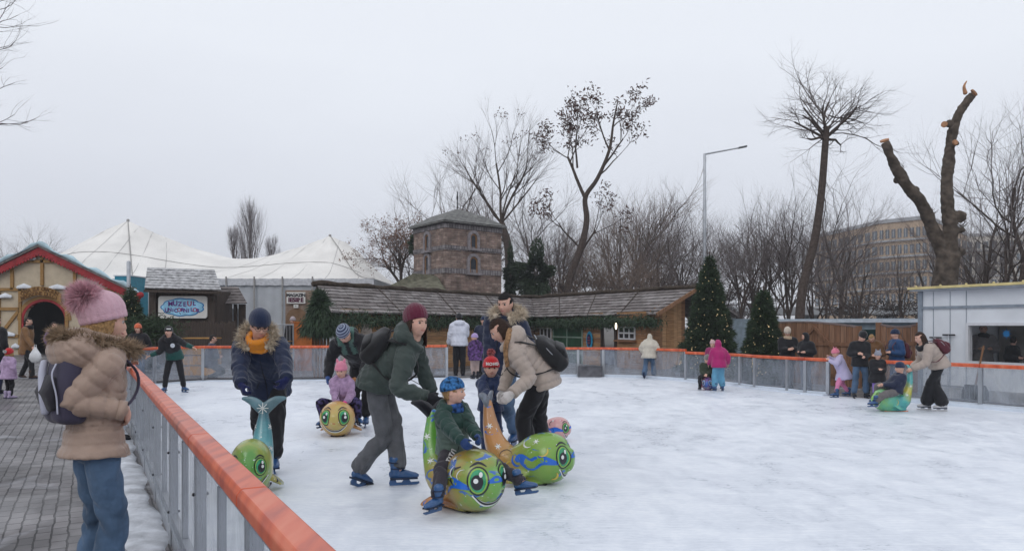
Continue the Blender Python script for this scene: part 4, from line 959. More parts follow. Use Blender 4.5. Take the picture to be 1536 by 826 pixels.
# wall with arched opening: left, right and top pieces built as strips
ax0, ax1, axc = hx(36), hx(98), hx(67); at_, asp = hz_(452), hz_(480); rad_ = (ax1 - ax0)/2
rf = lambda x: zr_ - abs(x - xr)*(zr_ - ze)/(xe1 - xr) - .12
def wallcol(x0, x1, f0, f1):
    m.prism([(x0, YH, f0(x0)), (x1, YH, f0(x1)), (x1, YH, f1(x1)), (x0, YH, f1(x0))], (0, .2, 0))
zer = lambda x: 0
SHR = -.60
arch = lambda x: asp + math.sqrt(max(rad_**2 - (x - axc)**2, 0))*(at_ - asp)/rad_
xs = np.linspace(ax0, ax1, 17)
wallcol(xe0 + .25, ax0, zer, rf); wallcol(ax1, xe1 - .25, zer, rf)
for a, b in zip(xs[:-1], xs[1:]):
    if a < xr < b: wallcol(a, xr, arch, rf); wallcol(xr, b, arch, rf)
    else: wallcol(a, b, arch, rf)
for xx in (xe0 + .3, xe1 - .45): m.prism([(xx, YH + .2, 0), (xx + .15, YH + .2, 0), (xx + .15, YH + .2, 2.85), (xx, YH + .2, 2.85)], (SHR*8, 8, 0))
m.build('wall', PLAST, house)
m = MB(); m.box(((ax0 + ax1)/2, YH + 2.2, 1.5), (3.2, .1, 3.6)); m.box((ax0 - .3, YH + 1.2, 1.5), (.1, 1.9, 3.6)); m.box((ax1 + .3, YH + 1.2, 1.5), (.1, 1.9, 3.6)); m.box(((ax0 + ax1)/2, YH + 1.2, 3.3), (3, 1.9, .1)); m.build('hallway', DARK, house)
def timber(x0, z0, x1, z1, w_=.16, name='beam'):
    b_ = MB(); b_.bar((x0, YH - .045, z0), (x1, YH - .045, z1), w_, .09, up=V(0, 1, 0)); return b_
bp = []
for (a, b, c, d) in ((64, 374, 64, 428), (19, 396, 19, 434), (113, 400, 113, 434), (0, 434, -60, 434), (0, 434, 36, 434), (98, 434, 205, 434), (31, 434, 31, 531), (101, 434, 101, 531), (-1, 434, -1, 531), (32, 392, 97, 392), (-60, 463, 30, 463), (102, 463, 190, 463), (-60, 504, 30, 504), (102, 504, 200, 504), (1, 502, 29, 466), (140, 434, 140, 531), (170, 436, 170, 531), (52, 391, 40, 385), (76, 391, 90, 384), (-40, 430, -40, 531)):
    timber(hx(a), hz_(b), hx(c), hz_(d), .15).build('beam', TIMB, house, uv=True)
m = MB(); 
for i in range(18):
    a0, a1 = PI*i/18, PI*(i+1)/18
    for mm, r0, r1, y0, dp in ((0, 1.13, 1.30, -.06, .12), (1, 1.0, 1.13, -.05, .25)):
        q = lambda a, r_: V(axc - math.cos(a)*rad_*r_, YH + y0, asp + math.sin(a)*(at_ - asp)*r_)
        m.prism([q(a0, r0), q(a0, r1), q(a1, r1), q(a1, r0)], (0, dp, 0), mm)
for sg in (-1, 1): m.box((axc + sg*rad_*1.065, YH + .05, asp/2), (rad_*.13, .22, asp), 1); 
m.build('door_surround', [TIMB, REDW], house, uv=True)
m = MB()   # red scalloped fascia
for sg, xe in ((-1, xe0), (1, xe1)):
    N_ = 34; pts = []
    for i in range(N_ + 1):
        u = i/N_; x = xr + (xe - xr)*u; z = zr_ + .02 - (zr_ - ze)*u; 
        if i < N_:
            x2 = xr + (xe - xr)*(i+1)/N_; z2 = zr_ + .02 - (zr_ - ze)*(i+1)/N_; xm = (x + x2)/2; zm = (z + z2)/2
            m.prism([(x, YH - .32, z), (x2, YH - .32, z2), (x2, YH - .32, z2 - .30), (xm + (x2-x)*.25, YH - .32, zm - .41), (xm - (x2-x)*.25, YH - .32, zm - .41), (x, YH - .32, z - .30)], (0, .06, 0))
m.build('fascia', REDW, house)
for sg, xe in ((-1, xe0), (1, xe1)):
    m = MB(); m.prism([(xr, YH - .4, zr_ + .03), (xe, YH - .4, ze + .03), (xe, YH - .4, ze + .14), (xr, YH - .4, zr_ + .14)], (SHR*9, 9, 0)); m.build('roof', SHIN, house)
    m = MB(); K = 26; vs_ = []; R_ = random.Random(sg + 5)
    for i in range(K + 1):
        u = i/K; x = xr + (xe - xr)*u; z = zr_ + .142 - (zr_ - ze)*u; h = .15 + .10*math.sin(i*.9) + R_.uniform(-.04, .04)
        for (y, zz) in ((YH - .42, 0), (YH - .5, h*.45), (YH - .36, h), (YH + 8.4, h), (YH + 8.5, 0)): vs_.append((x + (SHR*(y - YH) if y > YH else 0), y, z + max(zz, 0)))
    m.add(vs_, [(i*5 + k, i*5 + k + 1, (i+1)*5 + k + 1, (i+1)*5 + k) if sg > 0 else (i*5 + k, (i+1)*5 + k, (i+1)*5 + k + 1, i*5 + k + 1) for i in range(K) for k in range(4)]); m.build('roof_snow', M('blue_snow', (.42, .56, .62), rough=.85, var=.2, vs=2), house, smooth=True)
for (a, b, c) in ((48, 388, 14), (38, 431, 20), (88, 432, 24), (10, 445, 18), (12, 502, 24), (25, 520, 10), (120, 460, 16)):   # snow lumps on the beams
    m = MB(); m.loft([(hx(a - c/2), YH - .12, hz_(b)), (hx(a), YH - .13, hz_(b - 2)), (hx(a + c/2), YH - .12, hz_(b))], [.04, .10, .04], [.08, .14, .08], seg=10); m.build('snow_lump', SNOW, house, smooth=True)
# curved hanging sign
sgn = thing('house_sign', 'curved ochre wooden name board hanging above the arched doorway', 'sign', (hx(65), YH - .25, hz_(445)))
m = MB(); K = 16; 
for i in range(K):
    u0, u1 = -1 + 2*i/K, -1 + 2*(i+1)/K; x0, x1 = hx(64.5 + 31.5*u0), hx(64.5 + 31.5*u1); c0, c1 = (1 - u0*u0)*.38, (1 - u1*u1)*.38; zt, zb = hz_(441), hz_(454.5)
    m.prism([(x0, YH - .28, zb + c0), (x1, YH - .28, zb + c1), (x1, YH - .28, zt + c1), (x0, YH - .28, zt + c0)], (0, .06, 0))
m.build('board', TIMB, sgn, uv=True)
LET = M('carved_letters', (.13, .06, .018), rough=.8, var=0)
for row, (txt, zc) in enumerate((("CASA LUI CRACIUN", 439.4), ("MAGAZINE DULCI", 446.2))):
    for i, ch in enumerate(txt):
        u = (i - (len(txt) - 1)/2)/(len(txt)/2)*.86
        if ch != ' ': text_mesh('lettering', ch, .26, LET, sgn, (hx(64.5 + 31.5*u), YH - .292, hz_(zc + 5.0) + (1 - u*u)*.36), (math.cos(u*.35), 0, -math.sin(u*.35)), (math.sin(u*.35), 0, math.cos(u*.35)), (0, -1, 0), extrude=.005, bold=.008)

# ---- big white tent
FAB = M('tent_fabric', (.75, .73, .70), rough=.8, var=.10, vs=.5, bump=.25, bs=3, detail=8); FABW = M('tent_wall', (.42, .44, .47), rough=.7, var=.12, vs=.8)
YT = 46.0; sT = (YT + 8)/F; tent = thing('big_top_tent', 'big white tent with two pointed peaks behind the kiosk', 'tent', ((380 - CX)*sT, YT + 8, 0))
tx = lambda px: (px - CX)*sT; tz = lambda py: CAMZ - (py - HZ)*sT
x0, x1 = tx(40), tx(592); pk = [(tx(192), tz(331)), (tx(495), tz(354))]; eave = CAMZ + 70*(YT/F); HWd = 8.0
def tent_z(x, y):
    v = abs(y)/HWd; sadd = tz(392)
    e0 = np.clip((x - x0)/6.0, 0, 1); e1 = np.clip((x1 - x)/3.5, 0, 1)
    base_ = eave + (sadd - eave)*(1 - v**1.3)*np.minimum(e0, e1)**.8
    s_ = 0
    for (px_, pz_) in pk:
        d = np.sqrt((x - px_)**2 + (y*1.0)**2); wd = 9.5 if px_ < tx(300) else 7.0
        s_ = s_ + (pz_ - sadd)*(np.clip(1 - d/wd, 0, 1)**1.65)
    ed = np.minimum(np.minimum(x - x0, x1 - x)/2.5, (1 - v)*3.0); return base_ + s_*np.clip(ed, 0, 1)
m = MB(); NX, NY = 240, 70; xs = np.linspace(x0, x1, NX); ys = np.linspace(-HWd, HWd, NY); vs_ = []
for x in xs:
    for y in ys:
        z = tent_z(x, y); fold = .02*math.sin(x*2.3 + y*.2)*(1 - abs(y)/HWd) + sum(.07*math.sin(18*math.atan2(y, x - a_))*math.exp(-math.hypot(y, x - a_)/3.5)*min(1, math.hypot(y, x - a_)) for a_, _ in pk); vs_.append((x, YT + 8 + y, z + fold))
m.add(vs_, [(i*NY + j, (i+1)*NY + j, (i+1)*NY + j + 1, i*NY + j + 1) for i in range(NX - 1) for j in range(NY - 1)]); m.build('roof', FAB, tent, smooth=True)
m = MB(); 
for i in range(NX - 1):
    a, b = xs[i], xs[i+1]; r_ = .05*math.sin(i*1.1); r2 = .05*math.sin((i+1)*1.1)
    m.add([(a, YT + r_, 0), (b, YT + r2, 0), (b, YT + r2*.2, eave), (a, YT + r_*.2, eave)], [(0, 1, 2, 3)])
m.add([(x0, YT, 0), (x0, YT + 16, 0), (x0, YT + 16, eave), (x0, YT, eave), (x1, YT, 0), (x1, YT + 16, 0), (x1, YT + 16, eave), (x1, YT, eave), (x0, YT + 16, 0), (x1, YT + 16, 0), (x1, YT + 16, eave), (x0, YT + 16, eave)], [(0, 1, 2, 3), (4, 7, 6, 5), (8, 9, 10, 11)])
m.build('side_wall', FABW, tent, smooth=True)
m = MB(); 
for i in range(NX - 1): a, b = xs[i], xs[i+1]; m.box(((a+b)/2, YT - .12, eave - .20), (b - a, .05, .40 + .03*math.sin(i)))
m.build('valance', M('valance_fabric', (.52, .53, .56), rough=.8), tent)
STRAP = M('tent_strap', (.32, .31, .30), rough=.8)
for (px_, pz_) in pk:
    for tgx in ((.3,) if px_ < tx(300) else (3.4,)):
        m = MB(); a = V(px_, 0, 0); b = V(min(max(px_*YT/(YT + 8) + tgx, x0), x1), -HWd, 0); pts = [a*(1-u) + b*u for u in np.linspace(0, 1, 24)]
        m.loft([(p[0], YT + 8 + p[1], float(tent_z(p[0], p[1])) + .03) for p in pts], .04, .015, seg=5); m.build('seam_strap', STRAP, tent)
for xx in np.linspace(x0 + 1.2, x1 - 1.0, 13):
    m = MB(); pts = []
    for v in np.linspace(0, 1, 20): y = -HWd*v; x = xx + (min(pk, key=lambda p: abs(p[0] - xx))[0] - xx)*.55*(1 - v)**1.2; pts.append((x, YT + 8 + y, float(tent_z(x, y)) + .012))
    m.loft(pts, .016, .008, seg=4); m.build('fabric_seam', M('seam_grey', (.46, .45, .44), rough=.9), tent)
m = MB(); pts = [(x, YT + 8 - 4.4, float(tent_z(x, -4.4)) + .03) for x in np.linspace(x0 + 2, x1 - 1.5, 60)]; m.loft(pts, .018, seg=4); m.build('cable', STRAP, tent)
for px in (270, 341, 383, 425, 470):
    m = MB(); m.loft([((px - CX)*YT/F, YT - .2, 0), ((px - CX)*YT/F, YT - .2, eave + .1)], .05, seg=8); m.build('pole', STRAP, tent)
m = MB(); m.loft([(tx(192), YT + 8, pk[0][1] - .2), (tx(192), YT + 8, pk[0][1] + .06)], .10, seg=8); m.loft([(tx(495), YT + 8, pk[1][1] - .2), (tx(495), YT + 8, pk[1][1] + .06)], .10, seg=8); m.build('peak_cap', STRAP, tent)

# ---- kiosk with the unicorn museum sign
YK = 30.0; k_ = lambda px, py, Y=YK: W(px, py, Y)
kiosk = thing('sign_kiosk', 'dark wooden kiosk with snow dusted shingle roof carrying the museum sign', 'kiosk', W(275, 540, YK + .6)*V(1, 1, 0))
m = MB(); a, b = k_(226, 436), k_(324, 436); m.box(((a[0]+b[0])/2, YK + .9, b[2]/2), (b[0] - a[0], 1.7, b[2])); m.build('wall', DWOOD, kiosk, uv=True)
for px in (230, 318):
    q = k_(px, 436); m = MB(); m.box((q[0], YK - .02, q[2]/2), (.26, .14, q[2])); m.build('post', DWOOD, kiosk, uv=True)
shingle_roof('roof', k_(217, 432, YK - .5), k_(332, 435.5, YK - .5), k_(322, 404.5, YK + .8), k_(221, 401, YK + .8), 8, .22, [SHINS], kiosk, 3)
m = MB(); m.prism([k_(217, 433, YK - .5), k_(221, 402, YK + .8), k_(221, 402, YK + .8) + V(0, 1.4, -1.0)], (.06, 0, 0)); m.prism([k_(221, 403, YK + .8), k_(322, 406, YK + .8), k_(332, 436, YK + 2.4), k_(217, 433, YK + 2.4)], (0, 0, -.05)); m.build('gable', DWOOD, kiosk, uv=True)
m = MB(); m.bar(k_(216, 436, YK - .52), k_(333, 439, YK - .52), .08, .10); m.build('fascia', DWOOD, kiosk, uv=True)
us = thing('museum_sign', 'white board with blue cloud and purple lettering on the kiosk wall', 'sign', k_(274, 460.5, YK - .12))
SW = M('sign_white', (.66, .65, .62), rough=.6, var=.05); 
m = MB(); c = k_(274, 460.5, YK - .13); wv, hv = 73*YK/F/2, 33*YK/F/2; pr = []
for sx, sz, a0 in ((1, 1, 0), (-1, 1, 90), (-1, -1, 180), (1, -1, 270)):
    for t in (0, 30, 60, 90): pr.append(c + V(sx*(wv - .1) + .1*math.cos(R(a0 + t)), 0, sz*(hv - .1) + .1*math.sin(R(a0 + t))))
m.prism(pr, (0, .06, 0)); m.build('board', SW, us)
def cloud(name, mat, sx, sz, y):
    m = MB(); pts = []
    for i in range(90):
        a = 2*PI*i/90; r_ = 1 + .085*abs(math.sin(a*4.5)); pts.append(c + V(math.cos(a)*sx*r_, y, math.sin(a)*sz*r_))
    m.prism(pts, (0, .008, 0)); m.build(name, mat, us)
cloud('cloud_outline', M('sign_blue_line', (.03, .20, .45), rough=.6, var=.1), .80, .335, -.012); cloud('cloud', M('sign_cloud', (.30, .58, .78), rough=.6, var=.25, vs=3), .755, .295, -.024)
PUR = M('sign_purple', (.13, .02, .22), rough=.6, var=0); RD = M('sign_magenta', (.38, .02, .10), rough=.6, var=0)
for row, (txt, zo, sz, sp) in enumerate((("MUZEUL", .12, .25, .185), ("UNiCORNiLOR", -.12, .20, .122))):
    for i, ch in enumerate(txt): text_mesh('lettering', ch, sz*(1 + .08*math.sin(i*2.1 + row)), RD if (i % 5 == 4) else PUR, us, c + V((i - (len(txt)-1)/2)*sp, -.034, zo + .02*math.sin(i*1.7)), (1, 0, .06*math.sin(i*3)), (0, 0, 1), (0, -1, 0), extrude=.004, bold=.006)
# small ticket roof to the right of it
sr = thing('small_shelter', 'small dark shelter with grey shingle roof right of the museum kiosk', 'shelter', W(345, 545, 31.5)*V(1, 1, 0))
shingle_roof('roof', W(322, 456, 31), W(371, 455, 31), W(357, 430, 32), W(318, 430, 32), 6, .2, [SHIN], sr, 4)
m = MB()
for px in (327, 352, 362): q = W(px, 456, 31.2); m.box((q[0], 31.3, q[2]/2), (.12 if px < 360 else .26, .12, q[2]))
m.build('post', DWOOD, sr, uv=True)
m = MB(); q = W(340, 470, 32.5); m.box((q[0], 32.6, 1.1), (1.0, .05, 2.2)); m.build('back_wall', M('grey_panel', (.33, .36, .40), rough=.7), sr)
# dark picket fence
pf = thing('picket_fence', 'dark brown picket fence in front of the museum kiosk', 'fence', W(290, 545, 28.5)*V(1, 1, 0)); x0_, x1_ = W(240, 500, 28.5)[0], W(352, 500, 28.5)[0]; n_ = 40; R_ = random.Random(4)
for i in range(n_):
    m = MB(); x = x0_ + (x1_ - x0_)*i/(n_-1); h = 1.62 + R_.uniform(-.06, .06); m.prism([(x - .033, 28.5, .05), (x + .033, 28.5, .05), (x + .033, 28.5, h - .06), (x, 28.5, h), (x - .033, 28.5, h - .06)], (0, .025, 0)); m.build('picket', DWOOD, pf, uv=True)
m = MB(); m.box(((x0_+x1_)/2, 28.56, .4), (x1_ - x0_, .05, .1)); m.box(((x0_+x1_)/2, 28.56, 1.25), (x1_ - x0_, .05, .1)); m.build('rail', DWOOD, pf, uv=True)
# blue van roof / box and grey pole between house and kiosk
bb = thing('blue_container', 'teal blue box container behind the lit tree at left', 'container', W(192, 545, 42)*V(1, 1, 0)); q0, q1 = W(172, 414, 42), W(196, 414, 42); m = MB(); m.box(((q0[0]+q1[0])/2, 43, q0[2]/2), (q1[0]-q0[0], 2, q0[2])); m.build('box', M('teal_metal', (.03, .20, .28), rough=.5), bb)
m = MB(); m.box(((q0[0]+q1[0])/2, 43, q0[2] + .03), (q1[0]-q0[0] + .1, 2.1, .06)); m.build('lid', WHITEP, bb)
pl = MB(); q = W(193, 393, 34); pl.loft([(q[0], 34, 0), (q[0], 34, q[2])], .085, seg=10); pl.build('grey_pole', ALU, label='plain grey metal pole rising behind the lit tree at left', cat='pole', smooth=True)

# ---- magazin sign wall, orange counter
YM = 33.0; mg = thing('shop_front', 'tan shop front with arched door under the magazin sign', 'shop', W(445, 540, YM)*V(1, 1, 0))
m = MB(); a, b = W(428, 435, YM), W(472, 435, YM); m.box(((a[0]+b[0])/2, YM + .1, a[2]/2), (b[0]-a[0], .2, a[2])); m.build('wall', M('tan_panel', (.26, .19, .15), rough=.8, var=.2), mg)
m = MB(); q = W(445, 462, YM - .02); w2 = .45; zs_ = q[2]; pr = [(q[0] - w2, YM - .03, 0), (q[0] + w2, YM - .03, 0)] + [(q[0] + w2*math.cos(a), YM - .03, zs_ - .42 + .42*math.sin(a)) for a in np.linspace(0, PI, 12)]; m.prism(pr, (0, .06, 0)); m.build('door', M('tan_door', (.20, .12, .07), rough=.8), mg)
ms = thing('magazin_sign', 'small white hand lettered sign with black and maroon words on the tan shop front', 'sign', W(444, 446, YM - .1)); c = W(444, 446.5, YM - .1); m = MB(); m.box(c, (28*YM/F, .04, 17*YM/F)); m.build('board', SW, ms)
m = MB(); m.box(c + V(0, 0, -.36), (.2, .03, .14)); m.build('arrow_plate', SW, ms); m = MB(); m.box(c + V(0, -.018, -.36), (.1, .006, .015)); m.prism([c + V(-.05, -.02, -.36), c + V(-.02, -.02, -.33), c + V(-.02, -.02, -.39)], (0, .006, 0)); m.build('arrow', PK, ms)
text_mesh('lettering', 'MAGAZIN', .19, PK, ms, c + V(0, -.025, .11), (1, 0, 0), (0, 0, 1), (0, -1, 0), bold=.010, spacing=.92); text_mesh('lettering', 'IESIRE', .25, M('maroon_letters', (.08, .01, .04), rough=.7, var=0), ms, c + V(0, -.025, -.10), (1, 0, 0), (0, 0, 1), (0, -1, 0), bold=.014, spacing=1.02)
ct = thing('orange_counter', 'orange wooden box counter with a painted emblem behind the far barrier', 'counter', W(453, 545, 25)*V(1, 1, 0)); a, b = W(441, 484, 25), W(468, 484, 25); m = MB(); OR = M('orange_wood', (.42, .13, .03), rough=.6, var=.3, vs=4); m.box(((a[0]+b[0])/2, 25.3, a[2]/2), (b[0]-a[0], .6, a[2])); m.build('box', OR, ct, bevel=.01)
m = MB(); m.box(((a[0]+b[0])/2, 25.3, a[2] + .02), (b[0]-a[0] + .05, .66, .04)); m.build('top', OR, ct)
m = MB(); q = W(454.5, 497, 24.98); 
for r_ in (.20, .10): m.loft([q + V(math.cos(a)*r_, -.006, math.sin(a)*r_*.7) for a in np.linspace(-.4, PI + .4, 20)], .012, seg=6)
m.build('emblem', M('brown_paint', (.14, .05, .02), rough=.7, var=0), ct)
for px, cl in ((425, 'yellow'), (280, 'yellow wooden')):
    pass
for (px0, px1, py, Y, nm, lb) in ((417, 432, 512, 24, 'crate', 'small pale orange crate beside the emblem counter'), (272, 322, 507, 22.5, 'bench_box', 'long yellow wooden box behind the far barrier by the crouching figure')):
    c_ = thing(nm, lb, 'box', W((px0+px1)/2, 550, Y)*V(1, 1, 0)); a, b = W(px0, py, Y), W(px1, py, Y); m = MB()
    for z_ in (.15, .45, .75):
        if z_ < a[2]: m.box(((a[0]+b[0])/2, Y, min(z_, a[2] - .1)), (b[0]-a[0], .04, .25)); m.box(((a[0]+b[0])/2, Y + .5, min(z_, a[2] - .1)), (b[0]-a[0], .04, .25))
    m.box(((a[0]+b[0])/2, Y + .25, a[2]), (b[0]-a[0], .56, .03)); m.build('boards', M('yellow_wood', (.45, .24, .07), rough=.7, var=.25, vs=4), c_, uv=True)
mf = thing('metal_railing', 'thin grey crowd railing beside the emblem counter', 'railing', W(423, 540, 26)*V(1, 1, 0)); m = MB(); a, b = W(400, 487, 26), W(440, 487, 26); 
m.loft([a, b], .022, seg=8); m.loft([a*V(1, 1, .25), b*V(1, 1, .25)], .022, seg=8); m.build('rail', ALU, mf)
for u in np.linspace(0, 1, 9): m = MB(); q = a*(1-u) + b*u; m.loft([q*V(1, 1, .25), q], .012, seg=6); m.build('bar', ALU, mf)
m = MB()
for q in (a, b): m.loft([q*V(1, 1, 0), q], .025, seg=8)
m.build('post', ALU, mf)

# ---- long shingled huts (two wings meeting in the middle)
Zr, Ze = 2.72, 1.83
def wing(label, ra, rb, ea, eb, rows, seed, wing_right):
    root = thing('shingled_hut', label, 'hut', (float((ea[0]+eb[0])/2), float((ea[1]+eb[1])/2), 0)); n_ = MB()
    shingle_roof('roof', ea, eb, rb, ra, rows, .34, [SHIN, SHIN2, SHIN], root, seed, .035)
    m = MB(); m.prism([ra, rb, rb + (rb - eb)*V(1, 1, 0)*1.0 + V(0, 0, -(Zr - Ze)), ra + (ra - ea)*V(1, 1, 0)*1.0 + V(0, 0, -(Zr - Ze))], (0, 0, -.06)); m.build('back_slope', SHIN, root)
    m = MB(); L_ = np.linalg.norm(rb - ra); K = int(L_*3); R_ = random.Random(seed)
    P_ = [ra*(1-u) + rb*u + V(0, 0, .05 + R_.uniform(-.02, .03)) for u in np.linspace(-.01, 1.005, K)]; m.loft(P_, [.10*R_.uniform(.8, 1.15) for _ in P_], [.085*R_.uniform(.8, 1.2) for _ in P_], seg=8); m.build('ridge', MOSS, root, smooth=True)
    for u in (.25, .5, .75):       # battens lying up the slope
        m = MB(); e_ = ea*(1-u) + eb*u; r_ = ra*(1-u+.04) + rb*(u-.04); m.bar(e_ + V(0, 0, .05), r_ + V(0, 0, .05), .035, .03); m.build('batten', DWOOD, root)
    return root
rA, rM, rB = W(475, 427, 23.6), W(797, 448, 35.0), W(1045, 430.5, 24.6); rA[2] = rM[2] = rB[2] = Zr
eA, eM, eB = W(497, 468, 20.8), W(801, 478, 32.5), W(990, 472.5, 23.6); eM = W(803, 477.4, 33); eA[2] = eM[2] = eB[2] = Ze
eB = W(984, 472, 25.0); eB[2] = Ze; rB = W(1048, 431, 26.2); rB[2] = 2.76
w1 = wing('long hut wing with grey shingle roof behind the woman in the maroon hat', rA, rM, eA, eM, 8, 1, False)
w2_ = wing('hut wing with lit doorway, small white window and brown plank gable end', rM, rB, eM, eB, 8, 2, True)
# front walls set back under the eaves
inn = V(.25, .35, 0)
wa, wm, wb = eA + V(.1, .7, 0), eM + V(0, .9, 0), eB + V(-.25, .45, 0)
plank_wall(wa, wm, 0, Ze + .12, .16, w1, HW, seed=1)
wl = lambda u: wm*(1-u) + wb*u
dW = nrm((wb - wm)*V(1, 1, 0)); sW = np.cross(dW, V(0, 0, 1))
def u_at(px):
    # parameter where the wall line crosses the pixel column
    lo, hi = 0, 1
    for _ in range(40):
        mid = (lo + hi)/2; q = wl(mid); p_ = CX + F*q[0]/q[1]
        if p_ < px: lo = mid
        else: hi = mid
    return (lo + hi)/2
plank_wall(wl(0), wl(u_at(904)), 0, Ze + .12, .17, w2_, HW, seed=2); plank_wall(wl(u_at(925.5)), wb, 0, Ze + .12, .17, w2_, HW, seed=3)
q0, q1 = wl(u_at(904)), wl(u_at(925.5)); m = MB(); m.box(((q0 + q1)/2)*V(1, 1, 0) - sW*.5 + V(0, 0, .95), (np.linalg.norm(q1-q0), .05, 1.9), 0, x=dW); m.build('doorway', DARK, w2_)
for q in (q0, q1): m = MB(); m.box(q*V(1, 1, 0) + sW*.03 + V(0, 0, .95), (.07, .10, 1.9), 0, x=dW); m.build('door_post', DWOOD, w2_, uv=True)
m = MB(); m.box(((q0 + q1)/2)*V(1, 1, 0) + sW*.04 + V(0, 0, .38), (np.linalg.norm(q1-q0) - .1, .05, .6), 0, x=dW); m.build('half_door', M('blue_worn_door', (.10, .12, .17), rough=.8, var=.5, vs=6), w2_)
m = MB(); q = W(924, 489, 26.2); m.ball(q, (.03, .03, .11)); m.build('lamp', M('lamp_glow', (1, .85, .65), emit=5, var=0), w2_)
# gable end (faces right)
def top_g(u): return Ze + .03 + (2.72 - Ze)*u
gb = rB + V(.0, .6, 0); wg = V(gb[0] - .3, gb[1] + .2, 0)
plank_wall(wb, wg, 0, 0, .22, w2_, HW, name='gable_wall', seed=5, horiz=False, top=top_g)
m = MB(); m.bar(eB + V(.02, 0, .0), rB + V(.02, 0, .0), .05, .12); m.build('barge_board', BWOOD, w2_, uv=True)
def window(px0, px1, py0, py1, fr, gl, nx, ny, parent, sill=True, name='window'):
    u = u_at((px0 + px1)/2); c_ = wl(u); Y = c_[1]; z1, z0 = CAMZ - (py0 - HZ)/F*Y, CAMZ - (py1 - HZ)/F*Y; a, b = wl(u_at(px0)), wl(u_at(px1)); Lw = np.linalg.norm((b - a)[:2]); c_ = (a + b)/2*V(1, 1, 0) + V(0, 0, (z0 + z1)/2) + sW*.03
    m = MB(); h = z1 - z0; e = .05
    for x_ in np.linspace(-Lw/2, Lw/2, nx + 1): m.box(c_ + dW*x_ + sW*.02, (e, .04, h + e), 0, x=dW)
    for z_ in np.linspace(-h/2, h/2, ny + 1): m.box(c_ + V(0, 0, z_) + sW*.022, (Lw - .002, .036, e), 0, x=dW)
    w_ = m.build(name, fr, parent); m = MB(); m.box(c_ + sW*.005, (Lw, .01, h), 0, x=dW); m.build('pane', gl, w_)
    if sill: m = MB(); m.box(c_ + V(0, 0, -h/2 - .07) + sW*.08, (Lw + .16, .22, .05), 0, x=dW); m.build('sill', BWOOD, w_)
window(831, 875, 482, 552, GFR, GREEN, 2, 3, w2_, sill=False); window(930, 954, 490.5, 508, WHITEP, NAVY, 3, 2, w2_); window(812, 828, 492, 508, WHITEP, NAVY, 3, 1, w2_)
ov = thing('oval_sign', 'bright blue scalloped oval sign with dark centre on the hut wall', 'sign', wl(u_at(887))*V(1, 1, 0) + V(0, 0, 1.3)); c = wl(u_at(887))*V(1, 1, 0) + sW*.09; c[2] = CAMZ - (510 - HZ)/F*c[1]
def oval(nm, mat, rx, rz, off, sc_=0, n=14):
    m = MB(); pts = [c + sW*off + dW*math.cos(a)*rx*(1 + sc_*abs(math.sin(a*n/2))) + V(0, 0, math.sin(a)*rz*(1 + sc_*abs(math.sin(a*n/2)))) for a in np.linspace(0, 2*PI, 60, endpoint=False)]; m.prism(pts, -sW*.02); m.build(nm, mat, ov)
oval('border', M('cyan_paint', (.03, .30, .52), rough=.5, var=.15), .225, .31, .0, .12); oval('centre', M('navy_paint', (.03, .03, .09), rough=.6, var=.6, vs=14), .15, .23, .022)
m = MB()
for z_ in (-.1, 0, .1): m.box(c + sW*.028 + V(0, 0, z_), (.16, .006, .022), 0, x=dW)
m.build('lettering', M('red_orange', (.45, .08, .05), rough=.6, var=0), ov)
# fir garlands under the eaves
def sprigs(name, pts, n, spread, ln, wd, mat, parent=None, seed=0, fn=None, **kw):
    r_ = np.random.RandomState(seed); m = MB(); P_ = crom(pts, 80); i = r_.randint(0, 80, n); b = P_[i] + r_.normal(size=(n, 3))*np.asarray(spread); d = r_.normal(size=(n, 3)); d[:, 2] -= .7; d /= np.linalg.norm(d, axis=1)[:, None]; spikes(m, b, d, ln, wd, jitter=.2, seed=seed)
    return m.build(name, mat, parent, **kw)
GAR = M('garland_green', (.045, .070, .042), rough=.85, var=.5, vs=8)
sprigs('garland', [eA + V(0, .3, -.16), (eA + eM)/2 + V(0, .4, -.22), eM + V(-.2, .4, -.2)], 9000, (.2, .15, .11), .20, .014, GAR, seed=1, label='fir garland along the eave of the hut behind the maroon hat woman', cat='garland', loc=tuple(eA))
sprigs('garland', [eM + V(.1, .3, -.2), (eM*.6 + eB*.4) + V(0, .1, -.22), (eM*.3 + eB*.7) + V(0, .05, -.2), eB + V(-.1, .0, -.22)], 8000, (.2, .12, .10), .18, .013, GAR, seed=2, label='fir garland along the eave above the green window and the blue oval sign', cat='garland', loc=tuple(eB))
# big fir bush at the left end of the hut + timber posts
fb = [W(470, 440, 21.5), W(478, 460, 21), W(468, 475, 21), W(490, 480, 21)]
r_ = np.random.RandomState(5); n_ = 5200; u = r_.uniform(0, 1, n_)**.7; cx0 = (478 - 768)/F*21.3; bs_ = np.stack([cx0 + r_.normal(size=n_)*.07 + r_.uniform(-1, 1, n_)*u*.50 + u*.05, 21.4 + r_.uniform(-1, 1, n_)*u*.4, 2.42 - u*1.15], 1); m = MB(); dd = bs_ - np.array([cx0, 21.4, 2.0]); dd /= np.linalg.norm(dd, axis=1)[:, None]; dd[:, 2] -= .4; spikes(m, bs_, dd, .22, .016, jitter=.5, seed=6)
m.build('fir_branches', GAR, label='drooping fir branches bundled at the left end of the hut roof', cat='branches', loc=(cx0, 21.4, 2))
for i, px in enumerate((474, 480, 487, 493)):
    pass
m = MB(); tp = thing('timber_stack', 'upright brown timber poles under the left end of the hut roof', 'timber', W(482, 545, 21.8)*V(1, 1, 0))
for px in (472, 477, 482, 487, 492): q = W(px, 500, 21.8); k2 = MB(); k2.loft([(q[0], 21.8, 0), (q[0] + .01, 21.8, 1.75)], .035, seg=8); k2.build('pole', BWOOD, tp, smooth=True)

